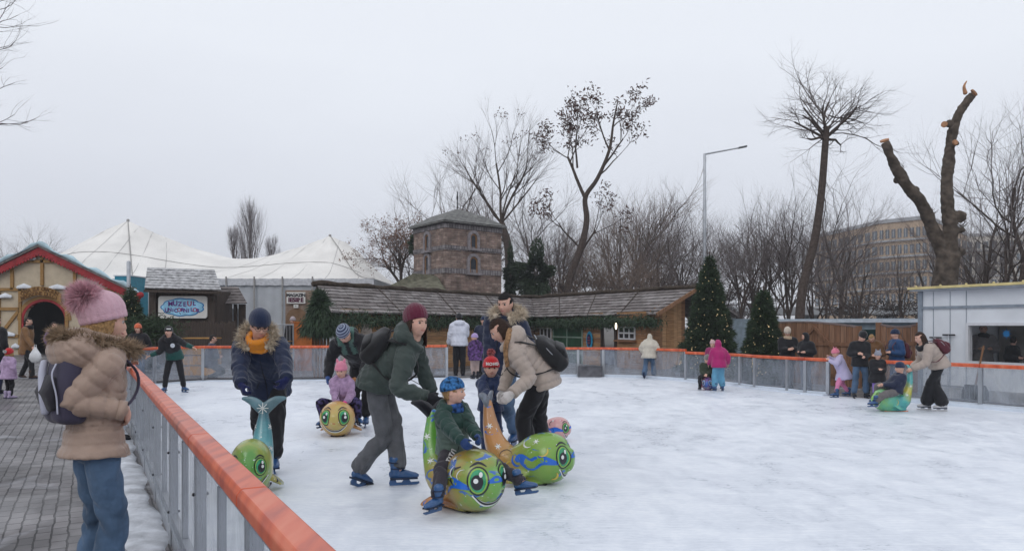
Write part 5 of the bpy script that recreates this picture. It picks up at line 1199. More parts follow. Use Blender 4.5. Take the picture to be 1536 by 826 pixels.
# ---- brick tower
TB = brickmat('tower_brick', (.20, .135, .11), (.33, .25, .21), (.14, .115, .105), .36, .10, ms=.012, bump=1.0, nscale=2.2, namt=.5, distort=.05, bias=-.1)
BAND = brickmat('tower_band', (.24, .22, .225), (.17, .155, .16), (.08, .07, .075), .16, .30, ms=.02, bump=1, nscale=4, namt=.4)
STONE = M('grey_stone', (.24, .22, .23), rough=.9, var=.25, vs=8, bump=.8, bs=20)
tw = thing('brick_tower', 'square brick tower with arched windows and pyramid shingle roof behind the hut', 'tower', (-3.13, 36, 0)); c0 = V(-3.13, 36, 0); dr = nrm(V(2.6, 2.3, 0)); dl = nrm(V(-1.9, 2.75, 0)); Lr, Ll = 3.47, 3.2
ztop = CAMZ + 160*36/F - .05; P4 = [c0, c0 + dr*Lr, c0 + dr*Lr + dl*Ll, c0 + dl*Ll]
m = MB(); m.prism(P4, (0, 0, ztop)); m.build('wall', TB, tw, uv=True)
zpix = lambda py, Y=36: CAMZ - (py - HZ)/F*Y
for z0_, z1_ in ((zpix(409), zpix(401)), (zpix(374), zpix(367)), (ztop - .35, ztop - .02)):
    m = MB(); e = .035; cc = sum(P4)/4; Q = [p + nrm((p - cc)*V(1, 1, 0))*e*1.4 for p in P4]; m.prism([q + V(0, 0, z0_) for q in Q], (0, 0, z1_ - z0_)); m.build('stone_band', BAND, tw, uv=True)
cc = sum(P4)/4; ap = V(cc[0], cc[1], zpix(311, 38)); Q = [cc + (p - cc)*1.13 + V(0, 0, ztop - .02) for p in P4]; Q2 = [cc + (p - cc)*.60 + V(0, 0, ztop + .50) for p in P4]
m = MB(); m.add(Q + Q2 + [ap] + [q + V(0, 0, -.08) for q in Q], [(0, 1, 5, 4), (1, 2, 6, 5), (2, 3, 7, 6), (3, 0, 4, 7), (4, 5, 8), (5, 6, 8), (6, 7, 8), (7, 4, 8), (9, 10, 1, 0), (10, 11, 2, 1), (11, 12, 3, 2), (12, 9, 0, 3), (12, 11, 10, 9)]); m.build('roof', brickmat('tower_shingle', (.14, .14, .135), (.20, .20, .19), (.05, .05, .05), .3, .16, ms=.012, bump=1), tw, uv=True)
m = MB(); m.loft([ap - V(0, 0, .1), ap + V(0, 0, .85)], .03, seg=6); m.loft([ap + V(0, 0, .5), ap + V(0, 0, .62)], [.05, .05], seg=8); m.build('spike', BLACKP, tw)
def arch_win(face_o, d, n, s_, zc, w_, h):
    """o origin on wall, d along, n outward"""
    c_ = face_o + d*s_ + V(0, 0, zc); hh = h/2 - w_/2
    def ring(r0, r1, y0, dp, mat, nm, par):
        m = MB(); pts_o, pts_i = [], []
        for a in np.linspace(0, PI, 13): pts_o.append((math.cos(a)*r1, hh + math.sin(a)*r1)); pts_i.append((math.cos(a)*r0, hh + math.sin(a)*r0))
        pts_o = [(r1, -h/2)] + pts_o + [(-r1, -h/2)]; pts_i = [(r0, -h/2)] + pts_i + [(-r0, -h/2)]
        q = lambda p: c_ + d*p[0] + V(0, 0, p[1]) + n*y0
        for i in range(len(pts_o) - 1): m.prism([q(pts_i[i]), q(pts_o[i]), q(pts_o[i+1]), q(pts_i[i+1])], n*dp)
        return m.build(nm, mat, par)
    f_ = ring(w_/2, w_/2 + .15, .0, .09, STONE, 'window', tw); ring(w_/2 - .08, w_/2, .005, .04, M('window_wood', (.22, .12, .06), rough=.8), 'frame', f_)
    m = MB(); pr = [c_ + d*(-w_/2 + .02) - V(0, 0, h/2) + n*.012, c_ + d*(w_/2 - .02) - V(0, 0, h/2) + n*.012] + [c_ + d*math.cos(a)*(w_/2 - .02) + V(0, 0, hh + math.sin(a)*(w_/2 - .02)) + n*.012 for a in np.linspace(0, PI, 12)]; m.prism(pr, n*.006); m.build('pane', NAVY, f_)
    m = MB(); m.box(c_ - V(0, 0, h/2 + .06) + n*.09, (w_ + .42, .18, .10), 0, x=d); m.build('sill', STONE, f_)
nr_, nl_ = nrm(np.cross(dr, V(0, 0, 1))), nrm(np.cross(V(0, 0, 1), dl))
def su(o, d, L, px):
    lo, hi = 0., L; inc = (CX + F*(o + d*L)[0]/(o + d*L)[1]) > (CX + F*o[0]/o[1])
    for _ in range(40):
        mi = (lo + hi)/2; q = o + d*mi; p_ = CX + F*q[0]/q[1]
        if (p_ < px) == inc: lo = mi
        else: hi = mi
    return (lo + hi)/2
for px, py, w_, h in ((709.5, 361.5, .42, .72), (709.5, 397, .50, .78)): s_ = su(c0, dr, Lr, px); arch_win(c0, dr, nr_, s_, zpix(py, 36 + s_*.66), w_, h)
for px, py, w_, h in ((642, 363.5, .40, .80), (641.5, 397, .40, .90)): s_ = su(c0, dl, Ll, px); arch_win(c0, dl, nl_, s_, zpix(py, 36 + s_*.8), w_, h)
th_ = thing('mossy_hut', 'low mossy pyramid roofed hut at the foot of the brick tower', 'hut', W(625, 530, 35)*V(1, 1, 0)); ap = W(620, 410, 36); bs4 = [W(568, 437, 34), W(668, 437, 34), W(680, 437, 39), W(575, 437, 39)]
for q in bs4: q[2] = bs4[0][2]
m = MB(); m.add(bs4 + [ap, ap + V(1.0, 1, 0)], [(0, 1, 5, 4), (1, 2, 5), (2, 3, 4, 5), (3, 0, 4)]); m.build('roof', M('mossy_shingles', (.13, .125, .09), rough=.95, var=.5, vs=4, bump=.8, bs=15), th_)
m = MB(); cc2 = sum(bs4)/4; m.prism([cc2 + (q - cc2)*V(.93, .93, 0) + V(0, 0, -cc2[2]) for q in bs4], (0, 0, bs4[0][2] - .02)); m.build('wall', DWOOD, th_, uv=True)

# ---- white cabin (right)
CABW = M('cabin_panel', (.70, .73, .77), rough=.5, var=.09, vs=1.6, detail=9)
cb = thing('white_cabin', 'pale cabin with yellow roof edge and wide window beside the rink', 'cabin', (8.67, 16.3, 0)); ca = V(8.67, 16.3, 0); cbp = V(9.58, 14.35, 0); dC = nrm(cbp - ca); Lc = 5.2; nC = nrm(np.cross(dC, V(0, 0, 1))); 
if nC[0] > 0: nC = -nC
ce = ca + dC*Lc; hC = 2.2; inn = -nC
def cu(px): return su(ca, dC, Lc - .01, px)
def cp(u, z, off=0): return ca + dC*u + V(0, 0, z) + nC*off
u0, u1 = cu(1450), Lc - .8; Yw = 15.35; z0w, z1w = CAMZ - (545 - HZ)/F*Yw, CAMZ - (484 - HZ)/F*Yw
m = MB()
for (a, b, zz0, zz1) in ((0, u0, 0, hC), (u1, Lc, 0, hC), (u0, u1, 0, z0w), (u0, u1, z1w, hC)): m.prism([cp(a, zz0), cp(b, zz0), cp(b, zz1), cp(a, zz1)], inn*.08)
m.prism([cp(0, 0, -.082), cp(0, hC, -.082), cp(0, hC, -2.6), cp(0, 0, -2.6)], dC*.06); m.prism([cp(0, 0, -2.6), cp(Lc, 0, -2.6), cp(Lc, hC, -2.6), cp(0, hC, -2.6)], inn*.05); m.prism([cp(0, .01, -.09), cp(Lc, .01, -.09), cp(Lc, .01, -2.5), cp(0, .01, -2.5)], (0, 0, .05))
m.build('wall', CABW, cb)
m = MB(); m.prism([cp(-.12, hC + .002, .16), cp(Lc + .1, hC + .002, .16), cp(Lc + .1, hC + .002, -2.7), cp(-.12, hC + .002, -2.7)], (0, 0, .05)); m.build('roof', M('cabin_roof', (.40, .44, .50), rough=.6), cb)
m = MB(); m.bar(cp(-.14, hC + .065, .18), cp(Lc, hC + .065, .18), .05, .05); 
for i in range(9): m.ball(cp(.05 + i*.55, hC + .10, .18), .022)
m.build('roof_edge', M('yellow_edge', (.62, .52, .25), rough=.6), cb)
m = MB(); m.bar(cp(.0, CAMZ - (461 - HZ)/F*15.9, .02), cp(Lc, CAMZ - (461 - HZ)/F*15.9, .02), .03, .05); m.box(cp(.03, hC/2, .02), (.09, .05, hC), 0, x=dC); m.build('trim', M('grey_trim', (.25, .29, .34), rough=.6), cb)
m = MB(); e = .055
for (a, b, zz0, zz1) in ((u0, u0 + e, z0w, z1w), (u1 - e, u1, z0w, z1w), (u0 + e, u1 - e, z0w, z0w + e), (u0 + e, u1 - e, z1w - e, z1w), ((u0+u1)/2 - .03, (u0+u1)/2 + .03, z0w + e, z1w - e)): m.prism([cp(a, zz0, .04), cp(b, zz0, .04), cp(b, zz1, .04), cp(a, zz1, .04)], inn*.13)
wd_ = m.build('window', WHITEP, cb)
gm, gt, gbs = newmat('window_glass'); gbs.inputs['Base Color'].default_value = (.05, .055, .06, 1); gbs.inputs['Roughness'].default_value = .05; gbs.inputs['Alpha'].default_value = .10
m = MB(); m.prism([cp(u0 + e, z0w + e, -.02), cp(u1 - e, z0w + e, -.02), cp(u1 - e, z1w - e, -.02), cp(u0 + e, z1w - e, -.02)], inn*.008); m.build('pane', gm, wd_)
m = MB(); m.prism([cp(.12, .1, -2.45), cp(Lc - .1, .1, -2.45), cp(Lc - .1, 2.1, -2.45), cp(.12, 2.1, -2.45)], inn*.02); m.build('inner_panel', M('inner_brown', (.42, .38, .34), rough=.8, var=.3, vs=2), cb)
st = MB(); c = cp(cu(1507), CAMZ - (500 - HZ)/F*15.0, .0) + inn*.05
for k in range(8): a = k*PI/4; st.prism([c + dC*math.cos(a + .25)*.035 + V(0, 0, math.sin(a + .25)*.035), c + dC*math.cos(a)*.115 + V(0, 0, math.sin(a)*.115), c + dC*math.cos(a - .25)*.035 + V(0, 0, math.sin(a - .25)*.035)], inn*.004)
st.prism([c + dC*math.cos(a)*.06 + V(0, 0, math.sin(a)*.06) for a in np.linspace(0, 2*PI, 16, endpoint=False)], inn*.005); st.build('blue_sticker', M('sticker_blue', (.02, .22, .55), rough=.5, var=0), wd_)
for px in (1400, 1425, 1449.2):
    m = MB(); u = cu(px); m.prism([cp(u, .1, .004), cp(u + .012, .1, .004), cp(u + .012, hC - .02, .004), cp(u, hC - .02, .004)], nC*.004); m.build('panel_joint', MATS['grey_trim'], cb)
m = MB(); m.prism([cp(.05, .0, .004), cp(Lc, .0, .004), cp(Lc, .22, .004), cp(.05, .22, .004)], nC*.02); m.build('plinth', M('scuffed_plinth', (.42, .43, .45), rough=.8, var=.4, vs=4, detail=9), cb)
# tools leaning on the cabin
def tee_tool(label, px, pyt, pyb, blade):
    u = cu(px); Y = (ca + dC*u)[1]; zt, zb = CAMZ - (pyt - HZ)/F*Y, CAMZ - (pyb - HZ)/F*Y; root = thing('ice_scraper', label, 'scraper', cp(u, 0, .3), 'ice scrapers against the cabin'); a, b = cp(u - .05, zt, .05), cp(u + .12, zb, .30)
    m = MB(); m.loft([a, b], .015, seg=8); m.build('handle', STEEL if 0 else ALU, root, smooth=True); m = MB(); m.bar(a - dC*.13 - nC*.0, a + dC*.13, .03, .03); m.build('grip', BLACKP, root); m = MB(); m.bar(b - dC*blade + V(0, 0, .01), b + dC*blade + V(0, 0, .01), .02, .035); m.build('blade', ALU, root)
tee_tool('long grey ice scraper leaning between the pale wall and the window', 1429, 502, 578, .30); tee_tool('ice scraper half hidden behind the woman with the maroon backpack', 1409, 506, 560, .2)
sh = thing('snow_shovel', 'black snow shovel with wooden handle leaning under the cabin window', 'shovel', cp(cu(1480), 0, .35)); u = cu(1481); a, b = cp(u - .02, CAMZ - (519 - HZ)/F*15, .08), cp(u, CAMZ - (575 - HZ)/F*15, .35); m = MB(); m.loft([a, b], .018, seg=8); m.build('handle', BWOOD, sh, smooth=True)
m = MB(); q = lambda x_, z_, y_=.38: cp(u + x_, CAMZ - (z_ - HZ)/F*15, y_); m.prism([q(-.27, 598), q(-.26, 585), q(-.20, 576), q(.20, 576), q(.26, 585), q(.27, 598)], -nC*.03); m.build('blade', M('worn_shovel', (.06, .065, .07), rough=.5, var=.9, vs=9), sh)
m = MB(); 
for i in range(5): m.bar(q(-.2 + i*.1, 578, .39), q(-.2 + i*.1, 596, .39), .01, .01)
m.build('rib', ALU, sh)

# ---- plank gates, low metal roof, viaduct, apartment block
GW = [woodmat('gate_orange', (.25, .135, .08), var=.35, along='y'), woodmat('gate_orange_b', (.20, .10, .055), var=.35, along='y')]
def gate(label, pa, pb, za, zb, dip):
    a, b = V(*PL(*pa), 0), V(*PL(*pb), 0); root = thing('plank_gate', label, 'gate', a); L_ = np.linalg.norm(b - a); d = nrm(b - a); s_ = np.cross(d, V(0, 0, 1)); n_ = int(L_/.17)
    tp_ = lambda u: (za*(1-u) + zb*u) + dip*(4*u*(1-u) - 0)
    for i in range(n_):
        u = (i + .5)/n_; m = MB(); m.box(a + d*L_*u + V(0, 0, tp_(u)/2), (L_/n_ - .012, .03, tp_(u)), 0, x=d); m.build('plank', GW[i % 2], root, uv=True)
    m = MB(); 
    for z_ in (.25, min(za, zb)*.72): m.bar(a + V(0, 0, z_) + s_*.03, b + V(0, 0, z_) + s_*.03, .03, .09)
    m.build('cross_beam', GW[1], root, uv=True); m = MB(); m.bar(a + V(0, 0, .3) + s_*.05, b*.5 + a*.5 + V(0, 0, tp_(.5) - .1) + s_*.05, .03, .08); m.bar(b + V(0, 0, .3) + s_*.05, b*.5 + a*.5 + V(0, 0, tp_(.5) - .1) + s_*.05, .03, .08); m.build('brace', GW[1], root, uv=True)
    for q, z_ in ((a, za), (b, zb)): m = MB(); m.box(q + V(0, 0, (z_ + .05)/2), (.10, .10, z_ + .05), 0, x=d); m.build('post', GW[1], root, uv=True)
    m = MB(); N_ = 12
    for i in range(N_): u0_, u1_ = i/N_, (i+1)/N_; m.bar(a + d*L_*u0_ + V(0, 0, tp_(u0_) + .02), a + d*L_*u1_ + V(0, 0, tp_(u1_) + .02), .06, .04)
    m.build('cap', M('gate_cap', (.20, .15, .14), rough=.8), root)
gate('wide orange brown plank gate behind the people in black by the lit tree', (1166, 20.5), (1288, 18.2), 1.54, 1.42, .06)
gate('narrow orange brown plank gate behind the man in the blue jacket', (1318, 17.6), (1379, 17.0), 1.50, 1.50, -.07)
gp = MB(); a, b = W(1289, 494, 18.6), W(1317, 494, 18.6); gp.box(((a[0]+b[0])/2, 18.7, a[2]/2), (b[0]-a[0], .04, a[2])); gp.build('dark_screen', M('dark_green_mesh', (.012, .03, .03), rough=.9), label='dark green screen in the gap between the two plank gates', cat='screen')
lr = thing('metal_roofed_shed', 'low shed with pale blue metal roof behind the plank gates', 'shed', W(1270, 520, 24)*V(1, 1, 0)); a, b = W(1120, 480.5, 26), W(1395, 480, 22.5); m = MB(); b[2] = a[2]; s_ = V(0, 0, 0)
m.prism([a, b, b + V(.2, 2.2, .03), a + V(.2, 2.2, .03)], (0, 0, .03)); m.build('roof', M('pale_blue_metal', (.22, .28, .33), rough=.4, metal=.2, var=.2, vs=1.5), lr)
m = MB(); m.bar(a + V(0, -.02, -.03), b + V(0, -.02, -.03), .04, .10); m.build('fascia', M('pale_metal', (.45, .50, .56), rough=.4), lr); m = MB(); m.prism([a*V(1, 1, 0) + V(0, .2, 0), b*V(1, 1, 0) + V(0, .2, 0), b + V(0, .2, -.05), a + V(0, .2, -.05)], (0, .05, 0)); m.build('wall', M('bluegrey_panel', (.20, .25, .29), rough=.6), lr)
gpn = MB(); a, b = W(1099, 478, 24), W(1126, 478, 24); gpn.box(((a[0]+b[0])/2, 24, a[2]/2), (b[0]-a[0], .06, a[2])); gpn.build('bluegrey_panel', M('bluegrey_panel', (.20, .25, .29)), label='blue grey metal panel between the two lit christmas trees', cat='panel')
CONC = M('concrete', (.26, .27, .28), rough=.85, var=.15, vs=.5)
vd = thing('viaduct', 'long concrete road viaduct with railings behind the bare trees at right', 'viaduct', (45, 110, 0)); za, zb = CAMZ + 26*110/F, CAMZ + 16*110/F; XA, XB = (1075 - CX)/F*110, (1600 - CX)/F*110
m = MB(); m.box(((XA + XB)/2, 114, (za + zb)/2), (XB - XA, 8, (za - zb))); m.build('deck', CONC, vd); m = MB(); m.box(((XA + XB)/2, 110.1, za + .1), (XB - XA, .2, .25)); m.build('parapet', M('pale_concrete', (.42, .44, .46), rough=.8), vd)
for z_ in (.7, 1.2): m = MB(); m.box(((XA+XB)/2, 110.1, za + z_), (XB - XA, .08, .09)); m.build('rail', ALU, vd)
for px in range(1090, 1600, 14): m = MB(); x = (px - CX)/F*110; m.box((x, 110.1, za + .65), (.1, .09, 1.1)); m.build('railing_post', ALU, vd)
for px in (1110, 1230, 1350, 1480): m = MB(); x = (px - CX)/F*110; m.box((x, 114, zb/2), (1.6, 3, zb)); m.build('pier', CONC, vd)
# apartment blocks
ORF = M('orange_facade', (.50, .37, .26), rough=.8, var=.08, vs=.2); PALEF = M('pale_facade', (.50, .46, .41), rough=.8, var=.08, vs=.2); GLS = M('block_glass', (.12, .15, .18), rough=.2, var=.5, vs=.4); WF = M('balcony_white', (.40, .41, .43), rough=.7)
def block(label, pts, zt, floors, bays, mats, seed):
    """pts: ground polyline of the visible facades (left to right)"""
    root = thing('apartment_block', label, 'building', (*pts[1][:2], 0)); P_ = [V(*p, 0) for p in pts]; back = [P_[-1] + V(4, 18, 0), P_[0] + V(-2, 18, 0)] if P_[0][1] < P_[-1][1] + 5 else [P_[-1] + V(6, 14, 0), P_[0] + V(3, 4, 0)]
    m = MB(); m.prism(P_ + back, (0, 0, zt)); m.build('wall', mats[0], root); m = MB(); cc = sum(P_ + back)/(len(P_) + 2); m.prism([cc + (p - cc)*1.015 + V(0, 0, zt + .02) for p in P_ + back], (0, 0, .7)); m.build('roof', WF, root)
    R_ = random.Random(seed)
    for fi, (a, b) in enumerate(zip(P_[:-1], P_[1:])):
        d = nrm(b - a); L_ = np.linalg.norm(b - a); s_ = np.cross(d, V(0, 0, 1)); nb_ = bays[fi]
        for f_ in range(floors):
            z = zt - (f_ + .5)*3.1 - .6
            if z < 4: break
            if mats[1 + fi % 2] is not None and nb_: m = MB(); m.bar(a + V(0, 0, z - 1.35) + s_*.25, b + V(0, 0, z - 1.35) + s_*.25, .5, .35); m.build('balcony_band', WF, root)
            for i in range(nb_):
                u = (i + .5)/nb_; m = MB(); w_ = L_/nb_*.62; m.box(a + d*L_*u + V(0, 0, z) + s_*.05, (w_, .12, 1.7), 0, x=d); m.box(a + d*L_*u + V(0, 0, z) + s_*.07, (.12, .14, 1.7), 1, x=d); m.build('window', [GLS, WF], root)
    return root
B1 = [((1222 - CX)/F*175, 175), ((1318 - CX)/F*150, 150), ((1392 - CX)/F*143, 143), ((1450 - CX)/F*170, 170)]
block('tall pale orange apartment block with banded windows behind the pruned forked tree', B1, CAMZ + 152*150/F, 6, (10, 8, 6), (ORF, PALEF, PALEF), 1)
B2 = [((1436 - CX)/F*190, 190), ((1640 - CX)/F*180, 180), ((1700 - CX)/F*200, 200)]
block('lower pale apartment block behind the bare trees at the right edge', B2, CAMZ + 136*185/F, 6, (16, 4), (M('cream_facade', (.62, .58, .52), rough=.8), PALEF, PALEF), 2)
# street lamp
lp = thing('street_lamp', 'tall grey street lamp with one long arm rising behind the lit tree', 'street lamp', (*PL(1057, 44), 0)); x = PL(1057, 44)[0]; zt = CAMZ - (231 - HZ)/F*44; m = MB(); m.loft([(x, 44, 0), (x, 44, zt)], [.12, .07], seg=10); m.build('pole', ALU, lp, smooth=True)
m = MB(); b = W(1108, 222, 44); m.loft([V(x, 44, zt - .02), b], [.05, .04], seg=8); m.build('arm', ALU, lp); m = MB(); m.bar(b, W(1120, 219.5, 44), .22, .08); m.build('lamp_head', M('dark_metal', (.10, .11, .12), rough=.5), lp)
# ================================================================== fir trees with lights
GLOW = M('fairy_glow', (1, .78, .42), emit=.9, var=0)
def fir(label, px, Y, pyt, wpx, seed, n, nl, group=None):
    x = (px - CX)/F*Y; zt = CAMZ - (pyt - HZ)/F*Y; rb = wpx/2/F*Y; root = thing('christmas_tree', label, 'christmas tree', (x, Y, 0)); m = MB(); m.loft([(x, Y, 0), (x, Y, zt)], [.10, .015], seg=8); m.build('trunk', BARK, root, smooth=True)
    r_ = np.random.RandomState(seed); u = 1 - np.sqrt(r_.uniform(0, 1, n)*.985); a = r_.uniform(0, 2*PI, n)
    lob = 1 + .13*np.sin(a*5 + u*21) + .10*np.sin(a*3 - u*33) + .09*np.sin(u*62); rr = rb*(1 - u)**.88*lob*(.62 + .38*r_.uniform(0, 1, n)**.45) + .03
    b = np.stack([x + np.cos(a)*rr, Y + np.sin(a)*rr, .12 + u*(zt - .2)], 1); d = np.stack([np.cos(a), np.sin(a), -.25 + .5*u], 1); m = MB(); spikes(m, b, d, .16, .016, jitter=.55, seed=seed); m.build('crown', PINE, root)
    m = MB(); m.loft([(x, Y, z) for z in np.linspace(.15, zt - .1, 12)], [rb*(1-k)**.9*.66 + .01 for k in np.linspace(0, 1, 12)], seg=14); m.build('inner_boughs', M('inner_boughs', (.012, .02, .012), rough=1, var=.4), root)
    u = 1 - np.sqrt(r_.uniform(.003, .97, nl)); a = r_.uniform(0, 2*PI, nl); rr = rb*(1 - u)**.88*(1.0 + .08*np.sin(a*5)) + .05; m = MB()
    for q in np.stack([x + np.cos(a)*rr, Y + np.sin(a)*rr, .15 + u*(zt - .25)], 1): m.ball(q, .010, seg=5, rings=3)
    m.build('fairy_lights', GLOW, root, kind='stuff'); return root
fir('tallest lit christmas tree, right of the hut gable, beside the pink jacketed child', 1064, 22.5, 378, 80, 1, 30000, 260)
fir('smaller lit christmas tree behind the barrier left of the woman in the white hat', 1145, 19.6, 429, 64, 2, 24000, 240)
fir('lit christmas tree behind the girl in the orange hat', 196, 24, 426, 62, 3, 19000, 150)
r_ = np.random.RandomState(8); n_ = 2500; m = MB(); c_ = W(228, 492, 22); b = c_ + r_.normal(size=(n_, 3))*np.array([.33, .25, .16]); d = r_.normal(size=(n_, 3)); spikes(m, b, d, .18, .015, seed=9); m.build('fir_boughs', PINE, label='loose fir boughs hanging right of the lit tree by the kiosk', cat='branches', loc=tuple(c_))
br = thing('red_bauble', 'red heart ornament hanging at the kiosk corner', 'ornament', W(208, 443, 27)); c_ = W(208, 443, 27); m = MB(); m.ball(c_ + V(-.06, 0, 0), .11, seg=12); m.ball(c_ + V(.07, 0, .02), .11, seg=12); m.ball(c_ + V(0, 0, -.09), .08); fuse(m, 'heart', REDW, br, .02, 3)
# ================================================================== bare trees
P0 = dict(wig=.13, up=.10, kids=[4, 4, 4, 3, 3], ang=34, len=.70, depth=4, l0=2.4, rk=.62)
def Tz(px, Y, z=0): return V((px - CX)/F*Y, Y, z)
# ailanthus with seed clusters
Y = 42; bt = [Tz(846, Y), W(852, 430, Y), W(872, 370, Y), W(880, 330, Y), W(878, 296, Y), W(896, 268, Y - .2), W(914, 225, Y - .2), W(920, 185, Y), W(927, 150, Y)]
bare_tree('seed_cluster_tree', 'tall forked tree hung with dark seed clusters, left of the street lamp', 'tree', bt[0], bt, .24, .03, dict(wig=.11, up=.16, kids=[4, 3, 3, 3], ang=36, len=.64, depth=4, rk=.62), 11, pods=230, ls=.15,
    extra=[(W(879, 300, Y), V(-.42, .1, 1), 2.6, .10, 4), (W(866, 252, Y), V(-.2, -.2, 1), 2.1, .06, 3), (W(905, 250, Y), V(.9, -.1, .8), 1.8, .06, 3), (W(914, 225, Y), V(-.5, 0, 1), 1.6, .05, 3), (W(920, 190, Y), V(.8, .2, .8), 1.3, .04, 3), (W(858, 392, Y), V(.7, 0, .8), 2.2, .08, 3), (W(870, 372, Y), V(-.7, .1, .8), 1.8, .06, 3), (W(900, 262, Y), V(.7, .5, .3), 1.9, .05, 3)])
Y = 44; bt = [Tz(772, Y), W(765, 420, Y), W(762, 370, Y), W(752, 335, Y)]
bare_tree('bare_tree', 'tall wide spreading bare tree rising directly behind the brick tower', 'tree', bt[0], bt, .30, .20, dict(wig=.09, up=.10, kids=[5, 4, 4, 4], ang=30, len=.66, depth=4, rk=.60), 12, pods=22, ls=.12, extra=[(bt[-1], V(-.6, 0, 1), 3.2, .07, 4), (bt[-1], V(-.15, .2, 1), 3.5, .08, 4), (bt[-1], V(.35, 0, 1), 3.5, .08, 4), (bt[-1], V(.75, -.1, .9), 2.6, .06, 4), (bt[-1], V(-1, -.1, .7), 2.6, .05, 4), (bt[-1], V(0.1, -.3, 1), 3.0, .05, 4), (W(760, 365, Y), V(-.8, .2, .6), 2.2, .07, 3)], group=None)
# pollarded tree with whip crown
Y = 30; bt = [Tz(1196, Y), W(1203, 440, Y), W(1222, 360, Y), W(1232, 290, Y), W(1238, 215, Y), W(1240, 190, Y)]
ex = []; R_ = random.Random(3)
for a_, b_, l_ in ((-.9, .7, 1.35), (-.35, 1, 1.5), (.2, 1, 1.6), (.8, .9, 1.6), (1.2, .4, 1.45), (-1.2, .25, 1.2), (.1, .8, 1.3), (.9, 0, 1.1), (-.7, 1, 1.3)): ex.append((W(1238, 208, Y), V(a_, R_.uniform(-.4, .4), b_), l_, .055, 4))
for i in range(16):
    a = R(R_.uniform(0, 360)); t = R_.uniform(.35, 1); ex.append((W(1239 + R_.uniform(-5, 8), R_.uniform(172, 205), Y), V(math.cos(a)*R_.uniform(.3, 1.2), math.sin(a)*R_.uniform(.3, 1.1), R_.uniform(-.15, 1.3)), R_.uniform(.9, 1.9), .030, 3))
bare_tree('pollarded_tree', 'slender leaning tree with a round ball of thin whips at its top', 'tree', bt[0], bt, .19, .11, dict(wig=.17, up=.02, kids=[5, 4, 3, 3], ang=44, len=.64, depth=3, rk=.55, lim=.05), 13, extra=ex)
# pruned forked trunk
Y = 25; PR = thing('pruned_tree', 'thick forked tree cut back to two bare limbs with pale cut ends', 'tree', Tz(1422, Y)); m = MB()
bt = crom([Tz(1415, Y), W(1416, 440, Y), W(1420, 405, Y), W(1424, 385, Y)], 12); m.loft(bt, np.linspace(.44, .34, 12), seg=14)
l1 = crom([W(1422, 395, Y), W(1400, 345, Y), W(1385, 310, Y - .1), W(1355, 270, Y - .3), W(1336, 235, Y - .4), W(1328, 214, Y - .4)], 24); m.loft(l1, np.linspace(.235, .12, 24)*(1 + .07*np.sin(np.arange(24)*1.9)), seg=12, rnd_=False)
l2 = crom([W(1424, 395, Y), W(1426, 350, Y), W(1420, 290, Y + .1), W(1424, 230, Y + .2), W(1434, 180, Y + .2), W(1458, 142, Y + .2)], 26); m.loft(l2, np.linspace(.25, .125, 26)*(1 + .06*np.sin(np.arange(26)*1.5)), seg=12, rnd_=False)
for px, py, r_ in ((1440, 325, .20), (1440, 378, .17), (1396, 325, .15), (1350, 256, .11), (1345, 270, .10), (1424, 186, .13), (1434, 215, .10), (1373, 285, .13), (1442, 345, .13)):
    m.ball(W(px, py, Y - .05), r_, seg=8, rings=5)
fuse(m, 'trunk', M('bark_pruned', (.085, .068, .055), rough=.95, var=.45, vs=5, bump=1.2, bs=12), PR, .04, 1, lambda co, no: (co + no*(.022*vnoise(co, 3, 5) + .016*vnoise(co, 5, 20))[:, None], None))
CUT = M('cut_wood', (.38, .20, .11), rough=.8, var=.3)
for (px, py, r_, d) in ((1327, 212, .14, V(-.35, -.3, .9)), (1460, 140, .13, V(.7, -.3, .6)), (1417, 187, .10, V(-.8, -.6, .1)), (1432, 214, .09, V(.1, -1, .1))):
    k = MB(); p = W(px, py, Y - .1 if px != 1432 else Y - .16); k.loft([p, p + nrm(d)*.05], r_, seg=12, rnd_=False); k.build('cut_end', CUT, PR)
k = MB(); k.loft(crom([W(1448, 140, Y + .2), W(1446, 130, Y + .2), W(1450, 122, Y + .2)], 8), np.linspace(.07, .02, 8), seg=6); k.build('stub_twig', CUT, PR)
tw_ = MB(); R_ = random.Random(9)
for i in range(70):
    px, py = R_.choice([(1440, 325), (1440, 378), (1396, 322), (1350, 256), (1345, 262), (1442, 340)]); p = W(px + R_.uniform(-3, 3), py, Y - .1); d = nrm(V(R_.gauss(0, 1), R_.gauss(0, 1), R_.uniform(.2, 1))); pts = [p]
    for j in range(4): d = nrm(d + V(R_.gauss(0, .2), R_.gauss(0, .2), .12)); pts.append(pts[-1] + d*R_.uniform(.03, .10))
    tw_.loft(pts, np.linspace(.014, .004, 5), seg=3, rnd_=False, cap=False)
tw_.build('sprout_twigs', BARK, PR)
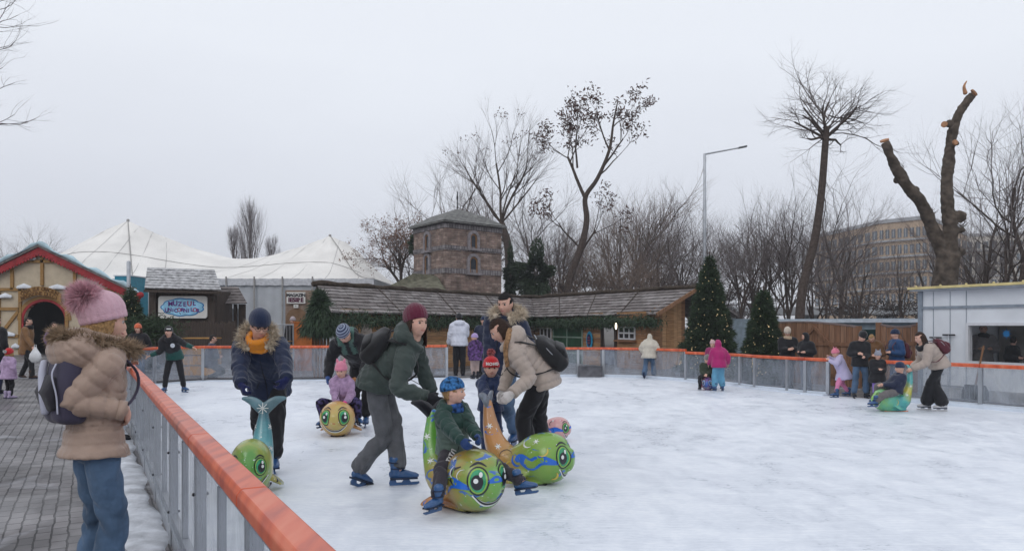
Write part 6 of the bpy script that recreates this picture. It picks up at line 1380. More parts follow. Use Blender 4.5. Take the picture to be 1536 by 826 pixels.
# brown leafed tree and columnar poplars
Y = 48; bare_tree('dry_leafed_tree', 'round tree still full of dry brown leaves left of the brick tower', 'tree', Tz(598, Y), [Tz(598, Y), W(600, 440, Y), W(602, 420, Y)], .22, .18, dict(wig=.12, up=.05, kids=[5, 4, 4, 4], ang=42, len=.68, depth=4, rk=.6), 14, leaves=900, ls=.10, extra=[(W(601, 428, Y), V(a, b, 1), 2.0, .10, 4) for a, b in ((-.7, 0), (-.2, .5), (.3, -.4), (.8, .2), (0, 0))])
POP = dict(wig=.05, up=.25, kids=[6, 5, 4], ang=20, len=.62, depth=3, rk=.5)
for (px, Y, top_, sw, seed, lb) in ((375, 80, 304, 1.0, 21, 'tallest bare columnar poplar behind the tent'), (351, 84, 344, .8, 22, 'small bare columnar poplar left of the tall one behind the tent'), (408, 84, 360, .9, 23, 'short rounded bare poplar right of the tall one behind the tent')):
    zt = CAMZ + (HZ - top_)/F*Y; p0 = Tz(px, Y); ex = []; R_ = random.Random(seed)
    for i in range(26 if sw == 1 else 16): u = R_.uniform(.25, .85); a = R_.uniform(0, 6.28); ex.append((p0 + V(0, 0, zt*u), V(math.cos(a)*.32, math.sin(a)*.32, 1), zt*(1-u)*.40 + .6, .05, 3))
    bare_tree('columnar_tree', lb, 'tree', p0, [p0, p0 + V(0, 0, zt*.5), p0 + V(0, 0, zt*.9)], .22, .05, POP, seed, mats=(BARK2, M('twigs_far', (.24, .22, .225), rough=.95, var=.2)), extra=ex)
# background thicket trees: five templates copied
tmpl = []
for i, (sd, kd, an, st) in enumerate(((31, [5, 5, 4, 4], 32, 4), (32, [6, 4, 4, 4], 38, 4), (33, [8, 6, 5], 26, 6), (34, [5, 5, 5, 3], 36, 5), (35, [6, 4, 4, 4], 44, 4))):
    dep = 4 if i != 2 else 3; R_ = random.Random(sd); ex = []
    for j in range(st): a = 2*PI*j/st + R_.uniform(-.4, .4); ex.append((V(0, 0, R_.uniform(.8, 1.7)) + V(0, 0, 0), V(math.cos(a)*.42, math.sin(a)*.42, 1), 2.5, .048, dep))
    tmpl.append((bare_tree, ex, kd, an, dep, sd))
TS = [(636, 52, 262, 0, 'bare tree left of the brick tower roof spike'), (560, 56, 352, 3, 'low bare tree at the right edge of the tent'), (700, 56, 215, 1, 'tall bare tree left behind the tower'), (812, 55, 215, 3, 'bare tree between the tower and the seed cluster tree'), (905, 50, 300, 4, 'brownish bare tree right of the seed cluster tree'),
      (945, 54, 248, 2, 'thin upright bare tree left of the tall lit tree'), (985, 47, 290, 0, 'dense brown bare tree above the hut ridge'), (1020, 52, 282, 1, 'bare tree just left of the street lamp'), (1082, 50, 280, 3, 'bare tree just right of the street lamp'), (1112, 46, 290, 4, 'bare tree between the lamp and the pollarded tree'),
      (1150, 50, 282, 0, 'bare tree directly above the smaller lit tree'), (1182, 44, 275, 2, 'bare tree left of the pollarded trunk'), (1262, 42, 245, 1, 'bare tree right of the pollarded trunk'), (1288, 52, 300, 3, 'bare tree in front of the orange apartment block'), (1352, 46, 345, 4, 'low bare tree below the left pruned limb'),
      (1240, 38, 330, 4, 'thin low bare tree in front of the viaduct'), (1288, 34, 350, 0, 'small bare tree behind the wide plank gate'), (1480, 36, 200, 0, 'bare tree right of the pruned tree'), (1530, 33, 120, 1, 'tall bare tree at the right edge of the view'), (1560, 42, 230, 3, 'bare tree partly outside the right edge'), (1465, 46, 330, 2, 'low bare tree above the cabin roof'),
      (870, 58, 330, 3, 'brown bushy bare tree behind the seed cluster tree trunk'), (955, 42, 350, 4, 'low brown bush tree right above the hut ridge'), (1005, 60, 300, 3, 'far brown bare tree behind the tall lit tree'), (730, 60, 280, 4, 'bare tree behind the right side of the tower'), (40, 62, 320, 0, 'bare tree behind the half timbered house'), (4, 70, 335, 4, 'bare tree at the far left behind the house'),
      (90, 75, 352, 3, 'small far bare tree right of the house gable'), (1405, 44, 310, 1, 'bare tree behind the pruned trunk'), (838, 50, 300, 2, 'thin bare tree left beside the seed cluster trunk'),
      (925, 47, 315, 0, 'brown twiggy tree in the thicket over the hut ridge'), (965, 52, 300, 1, 'second brown twiggy tree left of the tall lit tree'), (1040, 46, 305, 3, 'twiggy tree directly behind the lamp pole'), (890, 46, 345, 4, 'low twiggy bush above the joint of the two huts'), (1130, 56, 300, 2, 'upright twiggy tree far behind the smaller lit tree'), (1220, 50, 300, 3, 'twiggy tree low behind the pollarded trunk')]
made = {}
GRP = 'bare trees in the thicket behind the rink'
for (px, Y, top_, k, lb) in TS:
    fn, ex, kd, an, dep, sd = tmpl[k]; zt = CAMZ + (HZ - top_)/F*Y
    brown = 880 <= px <= 960; key = (k, brown)
    if key not in made:
        Hh = None; o = bare_tree('bare_tree', lb, 'tree', V(0, 0, 0), [V(0, 0, 0), V(.05, 0, 1.0), V(0, .05, 2.2)], .10, .065, dict(wig=.15, up=.10, kids=kd, ang=an, len=.70, depth=dep, l0=2.6, rk=.6), sd, mats=(BARK if not brown else BARK2, TWIG if not brown else TWIG2), extra=ex, group=GRP)
        hmax = max(v.co.z for ch in o.children for v in ch.data.vertices); made[key] = (o, hmax); c = o; first = True
    else: o, hmax = made[key]; c = copy_tree(o, (0, 0, 0), 0, 1, lb, GRP)
    zt += 26/F*Y*(1 if px > 650 else .3); s_ = zt/hmax; c.location = tuple(Tz(px, Y)); c.scale = (s_, s_, s_); c.rotation_euler = (0, 0, rnd.uniform(0, 6.28))
# near branches entering at the top left
Y = 12; ex = [(W(-105, py, Y), V(1, R_.uniform(-.2, .2), sl), 1.0, .022, 3) for py, sl in ((40, .15), (75, .3), (110, -.1), (150, .05), (190, .1), (20, .2))]
bare_tree('near_tree', 'bare tree whose twigs enter at the top left corner', 'tree', Tz(-110, Y), [Tz(-110, Y), W(-100, 300, Y), W(-85, 120, Y), W(-80, 0, Y)], .16, .05, dict(wig=.16, up=.03, kids=[4, 4, 3], ang=36, len=.60, depth=3, rk=.5), 41, extra=ex)
# leaning trunk at right edge
# ivy and evergreen clumps
def clump(label, c_, rad, n, seed, mat=IVY, name='ivy_bush'):
    r_ = np.random.RandomState(seed); d = r_.normal(size=(n, 3)); d /= np.linalg.norm(d, axis=1)[:, None]; rr = r_.uniform(.2, 1, n)**.5; rr = rr*(1 + .3*np.sin(d[:, 0]*5 + seed) + .25*np.sin(d[:, 2]*7))
    b = np.asarray(c_) + d*rr[:, None]*np.asarray(rad); m = MB(); spikes(m, b, d, .22, .05, jitter=.8, seed=seed); m.build(name, mat, label=label, cat='bush', loc=tuple(c_))
clump('dark ivy covered evergreen bush right of the brick tower', W(803, 412, 40), (.95, .7, 1.35), 6000, 1); clump('dark ivy on the trunk right beside the brick tower', W(766, 415, 43), (.35, .35, 1.4), 1800, 2); clump('small green ivy tuft left of the brick tower wall', W(621, 366, 41), (.25, .25, .35), 500, 3)
clump('dark undergrowth bush behind the wide plank gate', W(1330, 470, 60), (5, 2, 1.2), 5000, 4, M('undergrowth_dark', (.05, .042, .038), rough=.95, var=.4)); clump('brown undergrowth behind the hut ridge', W(930, 440, 55), (5.5, 2, 1.6), 7000, 5, TWIG2, 'brushwood'); clump('brown undergrowth between the two lit trees', W(1100, 455, 60), (4, 2, 1.2), 4000, 6, TWIG, 'brushwood')
# ================================================================== people
def cloth(name, col, rough=.6, bump=.55, bs=26, var=.12, sheen=.15, vs=9): return M(name, col, rough=rough, bump=bump, bs=bs, var=var, sheen=sheen, vs=vs)
def knit(name, col, col2=None):
    return M(name, col, rough=.9, bump=.8, bs=160, var=.12, sheen=.3)
DENIM = cloth('denim_blue', (.07, .12, .20), .85, .7, 30, .5, vs=3.2); DENIMG = cloth('denim_grey', (.085, .088, .098), .85, .7, 30, .3); BLK = cloth('black_cloth', (.012, .012, .015), .75); NVY = cloth('navy_cloth', (.012, .018, .045), .55)
TANP = cloth('tan_puffer', (.345, .25, .20), .42, .4, 30, .07); BEIGE = cloth('beige_puffer', (.37, .305, .265), .45, .4, 30, .06); FURT = M('fur_tan', (.30, .22, .15), rough=.95, var=.5, vs=30); FURC = M('fur_cream', (.52, .44, .34), rough=.95, var=.35, vs=25)
PINKK = knit('pink_knit', (.64, .40, .47)); PPOM = M('pink_fur', (.60, .36, .41), rough=.95, var=.3, vs=30); OLIVE = cloth('olive_jacket', (.040, .055, .050), .6, .2); MAROON = knit('maroon_knit', (.115, .012, .035)); BLUB = cloth('bright_blue', (.02, .06, .20), .6)
BPG = cloth('charcoal_bag', (.050, .045, .075), .75, .3); BPL = M('pale_band', (.42, .43, .52), rough=.5, var=.05); BPK = cloth('black_bag', (.014, .014, .016), .6, .3); MAR = cloth('maroon_bag', (.08, .015, .025), .6)
HB = lambda n, c: M(n, c, rough=.55, var=.5, vs=70, bump=1, bs=120)
HBR = HB('hair_dark_brown', (.035, .018, .012)); HBL = HB('hair_blond', (.30, .18, .08)); HBK = HB('hair_black', (.012, .010, .010)); HRD = HB('hair_auburn', (.16, .06, .025))
# 1 foreground woman in pink hat -------------------------------------------------
w1p = W(143, 488, 4.06); base = V(w1p[0], 4.06, 0)
A = person('woman in a tan puffer jacket and pink pompom hat standing at the near barrier', base, 1.62, 43, root_z=0, cat='woman', lean=3, look=52, pitch=8, L='pocket', Rt=W(188, 616, 3.98), eR=V(-.5, -.35, -1), hR=V(-.2, .8, -.5),
    top=dict(mat=TANP, bulk=1.02, hem=.045, quilt=.011, qs=.070, wr=.004, hood='down', hoodk=1.45, flare=.014), legs=dict(mat=DENIM, w=1.02, flare=1.5, wr=.009), shoe='boot', hat=dict(kind='beanie', mat=PINKK, pom=PPOM, pomr=.072, pomz=.86, pomback=.065, slouch=True, rib=.018, tilt=22, size=1.04), hair=dict(kind='mid', mat=HBL, len=.10), face=True, stance=.062)
q = A; H = 1.6; a_ = np.linspace(-2.6, 2.6, 16)
path = [q['nb'] + q['rr']*math.sin(a)*(.086)*H - q['tf']*(math.cos(a)*.125 + .002)*H + q['t']*(.024 + .020*math.cos(a))*H for a in a_]
fur_tube('fur_trim', path, .014*H, .034*H, 6500, FURT, A['root'], wd=.0024)
backpack(A, 'charcoal grey backpack with two pale curved bands worn over a tan puffer jacket', BPG, BPL, size=(.150, .08, .215), drop=.10, back=.145, mat2=cloth('charcoal_bag_dark', (.03, .028, .036), .8), style=1)
# 2 navy parka man on the turquoise seal ------------------------------------------
s1 = seal('turquoise and green seal skating aid gripped by the man in the navy parka', (383, 736), 172, sealmat('seal_turquoise', ((.05, .16, .20), (.10, .32, .36)), ((.13, .34, .36), (.42, .42, .16)), ((.42, .36, .07), (.10, .30, .05)), (.10, .30, .36), splash_amt=.1), s=.90, ring2=PG2, band=False, slim=.74, eyes=.70, tailh=1.04, tail_mat=M('fluke_steelblue', (.11, .21, .25), rough=.35, var=.4, vs=6, coat=.3))
tL = s1['T'] + s1['up']*.08
B_ = person('man in a navy parka with orange scarf and glasses holding a seal handle', (404, 708), 1.70, 168, cat='man', lean=10, look=150, pitch=20, neck=(384, 494, -.15), L=W(433, 585, 6.95), Rt=W(362, 586, 6.95), curl=1.1, glove=cloth('navy_glove', (.01, .015, .07), .9), fL=(412, 708), fR=(395, 690), stance=.05,
    hL=V(-.35, -.35, -.75), hR=V(.35, -.35, -.75), top=dict(mat=cloth('navy_parka', (.010, .018, .048), .5, .2), bulk=1.16, hem=.10, quilt=0, wr=.010, fur=FURC, hood='down'), legs=dict(mat=BLK, w=1.12, flare=1.15, wr=.008), shoe='skate', shoe_mat=SKB, hat=dict(kind='beanie', mat=knit('navy_knit', (.012, .022, .06)), rib=.006, brim=False, tilt=6, size=1.07, slouch=True), hair=dict(kind='short', mat=HBK), scarf=cloth('orange_scarf', (.62, .22, .02), .8), scarf_n=3)
def glasses(P, mat=BLACKP):
    m = MB(); h = P['head']
    for sg in (-1, 1): m.loft([h([sg*.032 + math.cos(a)*.024, .100 - abs(math.cos(a))*.003, .012 + math.sin(a)*.018])[0] for a in np.linspace(0, 2*PI, 18)], .0022*P['hs'], seg=5); m.loft([h([sg*.056, .097, .016])[0], h([sg*.080, .02, .012])[0]], .002*P['hs'], seg=5)
    m.loft([h([-.008, .103, .016])[0], h([.008, .103, .016])[0]], .002*P['hs'], seg=5); m.build('glasses', mat, P['root'])
glasses(B_)
m = MB(); c = s1['T'] - s1['f']*.0 + s1['up']*.0 + s1['f']*.058
for k in range(4): a = k*PI/4; dd_ = s1['r']*math.cos(a)*.05 + s1['up']*math.sin(a)*.05; m.bar(c - dd_, c + dd_, .006, .008, up=s1['f'])
m.build('painted_star', PW, s1['root'])
# 3 man with striped beanie and girl on a seal -------------------------------------
s2 = seal('orange and yellow seal skating aid carrying the girl in the pink hat', (510, 651), 178, sealmat('seal_orange', ((.45, .16, .03), (.5, .3, .06)), ((.48, .20, .04), (.5, .24, .05)), ((.50, .22, .05), (.46, .36, .10)), (.42, .17, .05), splash_amt=.3), s=.86, ring2=PY, band=False, eye=PG)
STR = [knit('navy_stripe', (.02, .03, .08)), knit('pale_stripe', (.26, .30, .40))]
GTEAL = cloth('teal_fleece', (.075, .145, .125), .85)
def vest(co, cid, s, k): return ((cid == 0) & (s > .26*k['H']) & (((co - k['hp'])@k['rr'])**2 > .0012)).astype(int)*1
person('man in a striped beanie and green yoked black jacket bending behind the lilac girl', (533, 640), 1.72, 180, cat='man', lean=30, neck=(516, 503, -.45), hip=(545, 556, .15), look=190, pitch=52, L=(545, 562, -.55), Rt=(492, 565, -.35), curl=.9, glove=BLUB, top=dict(mat=BLK, mats=[BLK, GTEAL], region=vest, bulk=1.22, hem=.05, wr=.008, hood='down'), legs=dict(mat=BLK, w=1.15, wr=.008), shoe='skate', fL=(549, 640), fR=(531, 640), hat=dict(kind='stripe', mat=STR, rib=0, brim=False, tilt=4, size=1.04), hair=dict(kind='short', mat=HBR), face=True)
DOT = M('dotted_trousers', (.035, .028, .075), rough=.8, var=.9, vs=26, detail=0)
person('girl in a lilac jacket and pink hat sitting on the orange seal', (511, 651), 1.12, 180, cat='girl', hk=1.30, lean=-2, hip=(512, 607, .15), neck=(513, 568, .10), seated=True, look=186, pitch=14, L=(519, 603, -.12), Rt=(505, 603, -.12), curl=.8, glove=cloth('hot_pink', (.62, .03, .22), .8), fL=(538, 638, .05), fR=(485, 641, .0), kL=V(.9, -.8, .5), kR=V(-.9, -.8, .5), fyL=150, fyR=205, top=dict(mat=cloth('lilac_jacket', (.32, .21, .34), .55, .2, var=.25, vs=22), bulk=1.18, hem=.02, wr=.008, hood='down'), legs=dict(mat=DOT, w=1.1), shoe='skate', hat=dict(kind='beanie', mat=knit('candy_knit', (.66, .22, .32)), rib=.01, tilt=8, ears=knit('candy_knit', (.66, .22, .32))), hair=dict(kind='short', mat=HBL))
#
# 4 woman in maroon hat, boy, seal -------------------------------------------------
s3 = seal('green and orange seal skating aid carrying the boy in the green jacket', (692, 760), 140, sealmat('seal_green', ((.10, .32, .04), (.14, .34, .05)), ((.34, .26, .06), (.46, .16, .035)), ((.40, .20, .05), (.14, .33, .05)), (.03, .12, .42), splash_amt=.45), s=.90, tailh=1.10, tail_mat=PK)
MWm = person('woman in a maroon beanie and dark green jacket leaning to push the seated boy', (572, 728), 1.72, 68, cat='woman', hip=(566, 578, .05), neck=(619, 512, -.16), look=136, pitch=4, L=(652, 601, .05), Rt=(640, 596, -.42), curl=.9, eR=V(-.2, -.4, -1), eL=V(-.2, .5, -1), glove=cloth('black_glove', (.014, .014, .018), .8), fL=(598, 728), fR=(534, 730), fyR=35, fyL=75, fpR=22,
    top=dict(mat=OLIVE, bulk=1.14, hem=.045, wr=.009, hood='down', quilt=0), legs=dict(mat=DENIMG, w=1.08, flare=1.15, wr=.009), shoe='skate', hat=dict(kind='beanie', mat=MAROON, rib=.014, tilt=20, brim=False, slouch=True, size=1.02), hair=dict(kind='mid', mat=HBR, len=.15))
backpack(MWm, 'black backpack on the woman in the maroon beanie', BPK, BLK, size=(.125, .075, .17), drop=.13)
def marks_on_leg(P): pass
by = person('boy in a green puffer jacket and patterned blue hat riding a seal', (690, 764), 1.14, 128, cat='boy', hk=1.30, hip=(680, 672, .22), neck=(678, 612, .16), seated=True, look=98, pitch=2, L=(724, 668, -.12), Rt=(702, 674, -.28), eR=V(-.3, -.6, -.6), curl=.8, glove=cloth('blue_glove', (.015, .04, .13), .85), fL=(785, 742, -.05), fR=(655, 768, -.35), kL=V(1, -.3, .5), kR=V(-.2, -1, .35), fyL=115, fyR=215, fpL=-12, smile=True,
    top=dict(mat=cloth('forest_puffer', (.012, .040, .032), .45, .15), mats=[cloth('forest_puffer', (.012, .040, .032)), cloth('sage_panel', (.085, .125, .105), .55)], region=lambda co, cid, s, k: ((cid == 0) & (s < .205*k['H'])).astype(int), bulk=1.24, hem=.03, quilt=.008, qs=.075, wr=.006, hood='down'), legs=dict(mat=cloth('charcoal_trousers', (.032, .028, .036), .8), w=1.18, wr=.008), shoe='skate',
    hat=dict(kind='beanie', mat=M('patterned_blue_knit', (.03, .11, .26), rough=.9, var=.85, vs=38, detail=1), rib=0, brim=False, tilt=14, size=1.05), hair=dict(kind='short', mat=HBL), scarf=M('patterned_scarf', (.02, .06, .18), rough=.9, var=.8, vs=30, detail=1))
# pale print down the boy's right thigh
m = MB(); k_r, a_r = by['kn'][1]; hj_ = by['hp']; dv = nrm(k_r - hj_); sv = nrm(np.cross(dv, V(0, 1, 0))); on = nrm(V(.25, -1, .25) - dv*np.dot(V(.25, -1, .25), dv)); sv = np.cross(on, dv)
for i, (a_, b_) in enumerate(((.25, .0), (.38, .006), (.50, -.004), (.63, .004), (.76, 0), (.88, .004))):
    c_ = hj_ + (k_r - hj_)*a_ + on*.072; m.bar(c_ - sv*.018 + dv*b_, c_ + sv*.018 - dv*b_, .012, .004, up=on)
    if i % 2: m.bar(c_ - sv*.018 - dv*.02, c_ - sv*.018 + dv*.02, .008, .004, up=on)
m.build('trouser_print', M('print_white', (.6, .6, .6), rough=.8, var=0), by['root'])
# 5 pair with the second green seal, woman bending, man behind, toddler ---------------
s4 = seal('orange bodied seal skating aid with lime head facing right, white snowflakes', (792, 723), 108, sealmat('seal_orange_lime', ((.42, .20, .08), (.50, .22, .06)), ((.44, .24, .07), (.34, .26, .07)), ((.22, .34, .05), (.14, .32, .04)), (.03, .14, .50), splash_amt=.5), s=.87, tailh=1.14, tail_mat=M('fluke_grey', (.16, .18, .22), rough=.35, var=.5, vs=9, coat=.3))
s5 = seal('pink seal skating aid half hidden behind the lime headed seal', (824, 660), 110, sealmat('seal_pink', ((.5, .2, .22), (.55, .25, .25)), ((.55, .25, .25), (.6, .35, .33)), ((.6, .30, .30), (.62, .36, .35)), (.5, .12, .2), splash_amt=.1), s=.56, ring2=PW, tailh=.5)
BW = person('woman in a beige puffer jacket with loose blond ponytail bending over a seal handle', (800, 703), 1.68, 288, cat='woman', hip=(812, 577, .0), neck=(766, 514, -.12), look=258, pitch=34, L=(768, 590, -.42), Rt=(752, 598, .0), curl=.8, eL=V(.2, -.3, -1), eR=V(.3, .3, -1), glove=cloth('white_glove', (.50, .47, .46), .9), fL=(792, 706), fR=(814, 698),
    top=dict(mat=BEIGE, bulk=1.12, hem=.09, quilt=.011, qs=.065, wr=.005, hood='down'), legs=dict(mat=BLK, w=1.18, flare=1.3, wr=.008), shoe='skate', hair=dict(kind='mid', mat=HBR, len=.05))
m = MB(); h = BW['head']; p0 = h([-.06, -.07, -.04])[0]; pts = [p0, p0 + V(-.01, -.07, -.07), p0 + V(-.035, -.09, -.16), p0 + V(-.03, -.09, -.26), p0 + V(-.02, -.08, -.34)]
for k_ in range(7): m.loft(crom([p + V(math.cos(k_*.9)*.014, -.004*k_, math.sin(k_)*.008) for p in pts], 16), np.linspace(.018, .008, 16), seg=7)
m.build('ponytail', M('hair_ombre', (.26, .15, .075), rough=.6, var=.5, vs=40), BW['root'], smooth=True)
backpack(BW, 'black backpack on the bending woman in the beige jacket', BPK, ALU, size=(.14, .085, .20), drop=.20)
person('dark haired man in a navy fur hooded jacket standing behind the bending woman', (757, 672), 1.84, 205, cat='man', lean=6, neck=(760, 478, 0), hip=(752, 552, .1), look=205, pitch=14, L='down', Rt=(733, 575, -.1), top=dict(mat=NVY, bulk=1.16, hem=.07, wr=.008, fur=FURC, hood='down'), legs=dict(mat=DENIM, w=1.08, wr=.009), shoe='skate', hair=dict(kind='short', mat=HBK), fL=(772, 668), fR=(745, 676))
RED = knit('red_knit', (.52, .012, .018))
rb = person('small boy in a navy snowsuit and red bobble hat holding the grey seal tail', (736, 690), 1.03, 165, cat='boy', hk=1.48, look=172, pitch=4, L=(752, 600, -.30), Rt=(736, 598, -.34), smile=True, glove=NVY, top=dict(mat=cloth('snowsuit_navy', (.010, .022, .070), .5), bulk=1.3, hem=.03, wr=.008, hood='down'), legs=dict(mat=cloth('snowsuit_navy', (.010, .022, .070)), w=1.25), shoe='skate', hat=dict(kind='beanie', mat=RED, rib=.012, tilt=8, pom=M('red_white_pompom', (.45, .16, .16), rough=.95, var=.9, vs=60), pomr=.034, size=1.04), hair=dict(kind='short', mat=HBR))
for i, ch in enumerate('HOHO'):
    a = (i - 1.5)*.40; h = rb['head']; p = h([-math.sin(a)*.098, math.cos(a)*.124, .066])[0]; rt_ = -rb['hr']*math.cos(a) - rb['hf']*math.sin(a); nn_ = -rb['hr']*math.sin(a) + rb['hf']*math.cos(a)
    text_mesh('hat_lettering', ch, .042, PW, rb['root'], p + nn_*.003, rt_, rb['hu'], nn_, extrude=.003, bold=.002)
# ------------------------------------------------ left side
person('boy in a black and green jacket balancing on skates with both arms stretched out', (259, 590), 1.40, 172, cat='boy', hk=1.05, look=186, pitch=2, L=(290, 521, -.1), Rt=(226, 533, -.1), eL=V(0, 0, -1), eR=V(0, 0, -1), fL=(276, 588), fR=(247, 589), fyL=120, fyR=185, neck=(254, 507, 0), top=dict(mat=BLK, mats=[BLK, cloth('bottle_green', (.006, .060, .052), .5)], region=lambda co, cid, s, k: (((cid == 0) & (s < .19*k['H'])) | ((cid > 0) & (s > .26*k['H']))).astype(int), bulk=1.22, hem=.06, quilt=.008, qs=.08, hood='down'), legs=dict(mat=BLK, w=1.1), shoe='skate', hat=dict(kind='beanie', mat=knit('black_knit', (.014, .014, .017)), rib=.008, tilt=6), scarf=BLK)
m = MB(); c_ = W(259, 518, 15.72); m.loft([c_, c_ + V(0, -.01, 0)], .045, seg=14, rnd_=False); m.build('round_badge', M('badge_white', (.5, .53, .58), var=.3, vs=40), [o for o in bpy.data.objects if o.get('label', '').startswith('boy in a black and green')][0])
m = MB(); m.box(W(253, 493, 15.75), (.085, .012, .022)); m.build('hat_patch', PW, [o for o in bpy.data.objects if o.get('label', '').startswith('boy in a black and green')][0])
person('girl in an orange beanie with long hair standing beyond the left barrier', W(208, 578, 18.6)*V(1, 1, 0), 1.52, 175, root_z=0, cat='girl', look=178, pitch=6, L='down', Rt='front', top=dict(mat=BLK, bulk=1.18, hem=.10, quilt=.008, qs=.08), legs=dict(mat=DENIM), shoe='boot', hat=dict(kind='beanie', mat=knit('orange_knit', (.60, .13, .055)), rib=.012, tilt=8), hair=dict(kind='long', mat=HBR, len=.34))
person('hidden person reaching a pale blue sleeve over the barrier beside the pink hat woman', V(-5.12, 9.9, 0), 1.5, 60, root_z=0, look=60, L='bent', Rt=W(188, 521, 9.8), hR=V(1, 0, 0), top=dict(mat=BLK, mats=[BLK, cloth('pale_blue_sleeve', (.40, .46, .58), .7)], region=lambda co, cid, s, k: ((cid > 0) & (s > .13*k['H'])).astype(int), hem=.05), legs=dict(mat=BLK), hair=dict(kind='short', mat=HBK), face=False)
person('person in dark clothes crouching behind the far left barrier by the yellow box', W(316, 572, 21.2)*V(1, 1, 0), 1.65, 70, root_z=0, hip=(316, 545, 0), neck=(318, 514, -.05), look=75, pitch=8, seated=True, L='bent', Rt='bent', kL=V(1, 0, .6), kR=V(1, -.1, .6), top=dict(mat=NVY, bulk=1.35, hem=.06), legs=dict(mat=BLK), hair=dict(kind='short', mat=HBK))
person('man in a camel coat and dark scarf walking left of the pink hat woman', W(45, 566, 0)*0 + G(45, 567, 0), 1.76, 80, root_z=0, cat='man', look=85, pitch=2, L='down', Rt=(50, 523, -.2), fL=G(32, 566, 0), fR=G(52, 567, 0) + V(0, -.1, 0), fyL=70, fyR=80, fpL=25, top=dict(mat=cloth('camel_coat', (.20, .105, .048), .85), bulk=1.12, hem=.13), legs=dict(mat=BLK, w=1.05), shoe='boot', shoe_mat=cloth('brown_leather', (.045, .022, .014), .5), hair=dict(kind='short', mat=HBK), scarf=BLK)
bg_ = thing('carrier_bag', 'white plastic carrier bag held by the man in the camel coat', 'bag', W(53, 530, 20.3)); m = MB(); c_ = W(53, 531, 20.3); m.loft([c_ + V(0, 0, z_) for z_ in (-.19, -.12, 0, .10, .18)], [.17, .22, .19, .10, .03], [.05, .10, .09, .05, .02], seg=14); m.build('bag', M('white_plastic', (.62, .63, .65), rough=.4, var=.1, vs=8, bump=1, bs=14), bg_, smooth=True)
m = MB(); m.loft([c_ + V(-.03, 0, .17), c_ + V(-.02, 0, .25), c_ + V(.02, 0, .25), c_ + V(.03, 0, .17)], .01, seg=6); m.build('handle', M('white_plastic'), bg_)
person('toddler in a lilac snow jacket and red santa hat walking on the paving', G(13, 597, 0), 1.02, 20, root_z=0, cat='toddler', hk=1.32, look=10, pitch=2, L='down', Rt='down', top=dict(mat=cloth('lilac_print', (.38, .27, .42), .6, .2, var=.3, vs=16), bulk=1.35, hem=.12, flare=.02, hood='down'), legs=dict(mat=BLK, w=.95), shoe='boot', shoe_mat=cloth('lilac_boot', (.40, .33, .48), .6), hat=dict(kind='beanie', mat=knit('santa_red', (.50, .015, .02)), tilt=26, rib=0, pom=M('white_fur', (.6, .6, .6), rough=.95), pomr=.03, pomback=.12, pomz=.6), hair=dict(kind='mid', mat=HBL, len=.06))
person('adult in black at the extreme left edge beside the santa hat toddler', G(-8, 590, 0), 1.7, 10, root_z=0, L='down', Rt='down', top=dict(mat=BLK, bulk=1.2, hem=.1), legs=dict(mat=NVY), hair=dict(kind='short', mat=HBK), face=False)
person('person in a purple coat walking behind the man in the camel coat', G(79, 556, 0), 1.6, 100, root_z=0, look=90, top=dict(mat=cloth('purple_coat', (.16, .10, .24), .7), bulk=1.15, hem=.14), legs=dict(mat=BLK), hair=dict(kind='short', mat=HBR))
person('distant person in black with a pale pompom hat at the tan shop front', W(440, 545, 27)*V(1, 1, 0), 1.78, 190, root_z=0, top=dict(mat=BLK, bulk=1.2, hem=.1), legs=dict(mat=BLK), hat=dict(kind='beanie', mat=knit('pale_knit', (.40, .34, .36)), tilt=6))
person('woman with auburn hair and a beige coat behind the striped beanie man', W(542, 560, 22.5)*V(1, 1, 0), 1.80, 150, root_z=0, cat='woman', look=140, top=dict(mat=cloth('beige_coat', (.34, .29, .25), .8), bulk=1.18, hem=.12), legs=dict(mat=BLK), hair=dict(kind='mid', mat=HRD, len=.10), L='down', Rt='bent')
person('small child in a white hood near the emblem counter', W(474, 550, 26)*V(1, 1, 0), 1.42, 200, root_z=0, cat='child', hk=1.2, top=dict(mat=cloth('pale_child_coat', (.42, .42, .50), .7), bulk=1.3, hem=.1, hood='up'), legs=dict(mat=BLK))
# ------------------------------------------------ middle
person('person in a white hooded jacket and black beanie standing back turned at the gate', (689, 563), 1.76, 355, root_z=ICE, look=340, pitch=10, L=(672, 521, .2), Rt='front', top=dict(mat=cloth('white_jacket', (.56, .58, .66), .6, .15), bulk=1.30, hem=.06, wr=.010, hood='down'), legs=dict(mat=BLK, w=1.15), shoe='shoe', hat=dict(kind='beanie', mat=knit('black_knit', (.014, .014, .017)), tilt=12, rib=.006), hair=dict(kind='short', mat=HBK), face=False)
person('child in a purple patterned coat and lilac hat beside the white jacketed person', (713, 568), 1.18, 330, cat='child', hk=1.22, look=290, L='down', Rt='down', top=dict(mat=M('purple_pattern', (.075, .035, .12), rough=.7, var=.9, vs=16, detail=1), bulk=1.3, hem=.12, flare=.02, hood='down'), legs=dict(mat=cloth('beige_legs', (.32, .24, .22), .8), w=1.1), shoe='skate', shoe_mat=BLK, hat=dict(kind='beanie', mat=knit('lilac_knit', (.36, .27, .50)), tilt=10))
person('person in a navy beanie standing behind the purple coated child', W(726, 560, 22.4)*V(1, 1, 0), 1.74, 190, root_z=0, top=dict(mat=NVY, bulk=1.2, hem=.08), legs=dict(mat=BLK), hat=dict(kind='beanie', mat=knit('navy_knit', (.012, .022, .06)), tilt=6, brim=False))
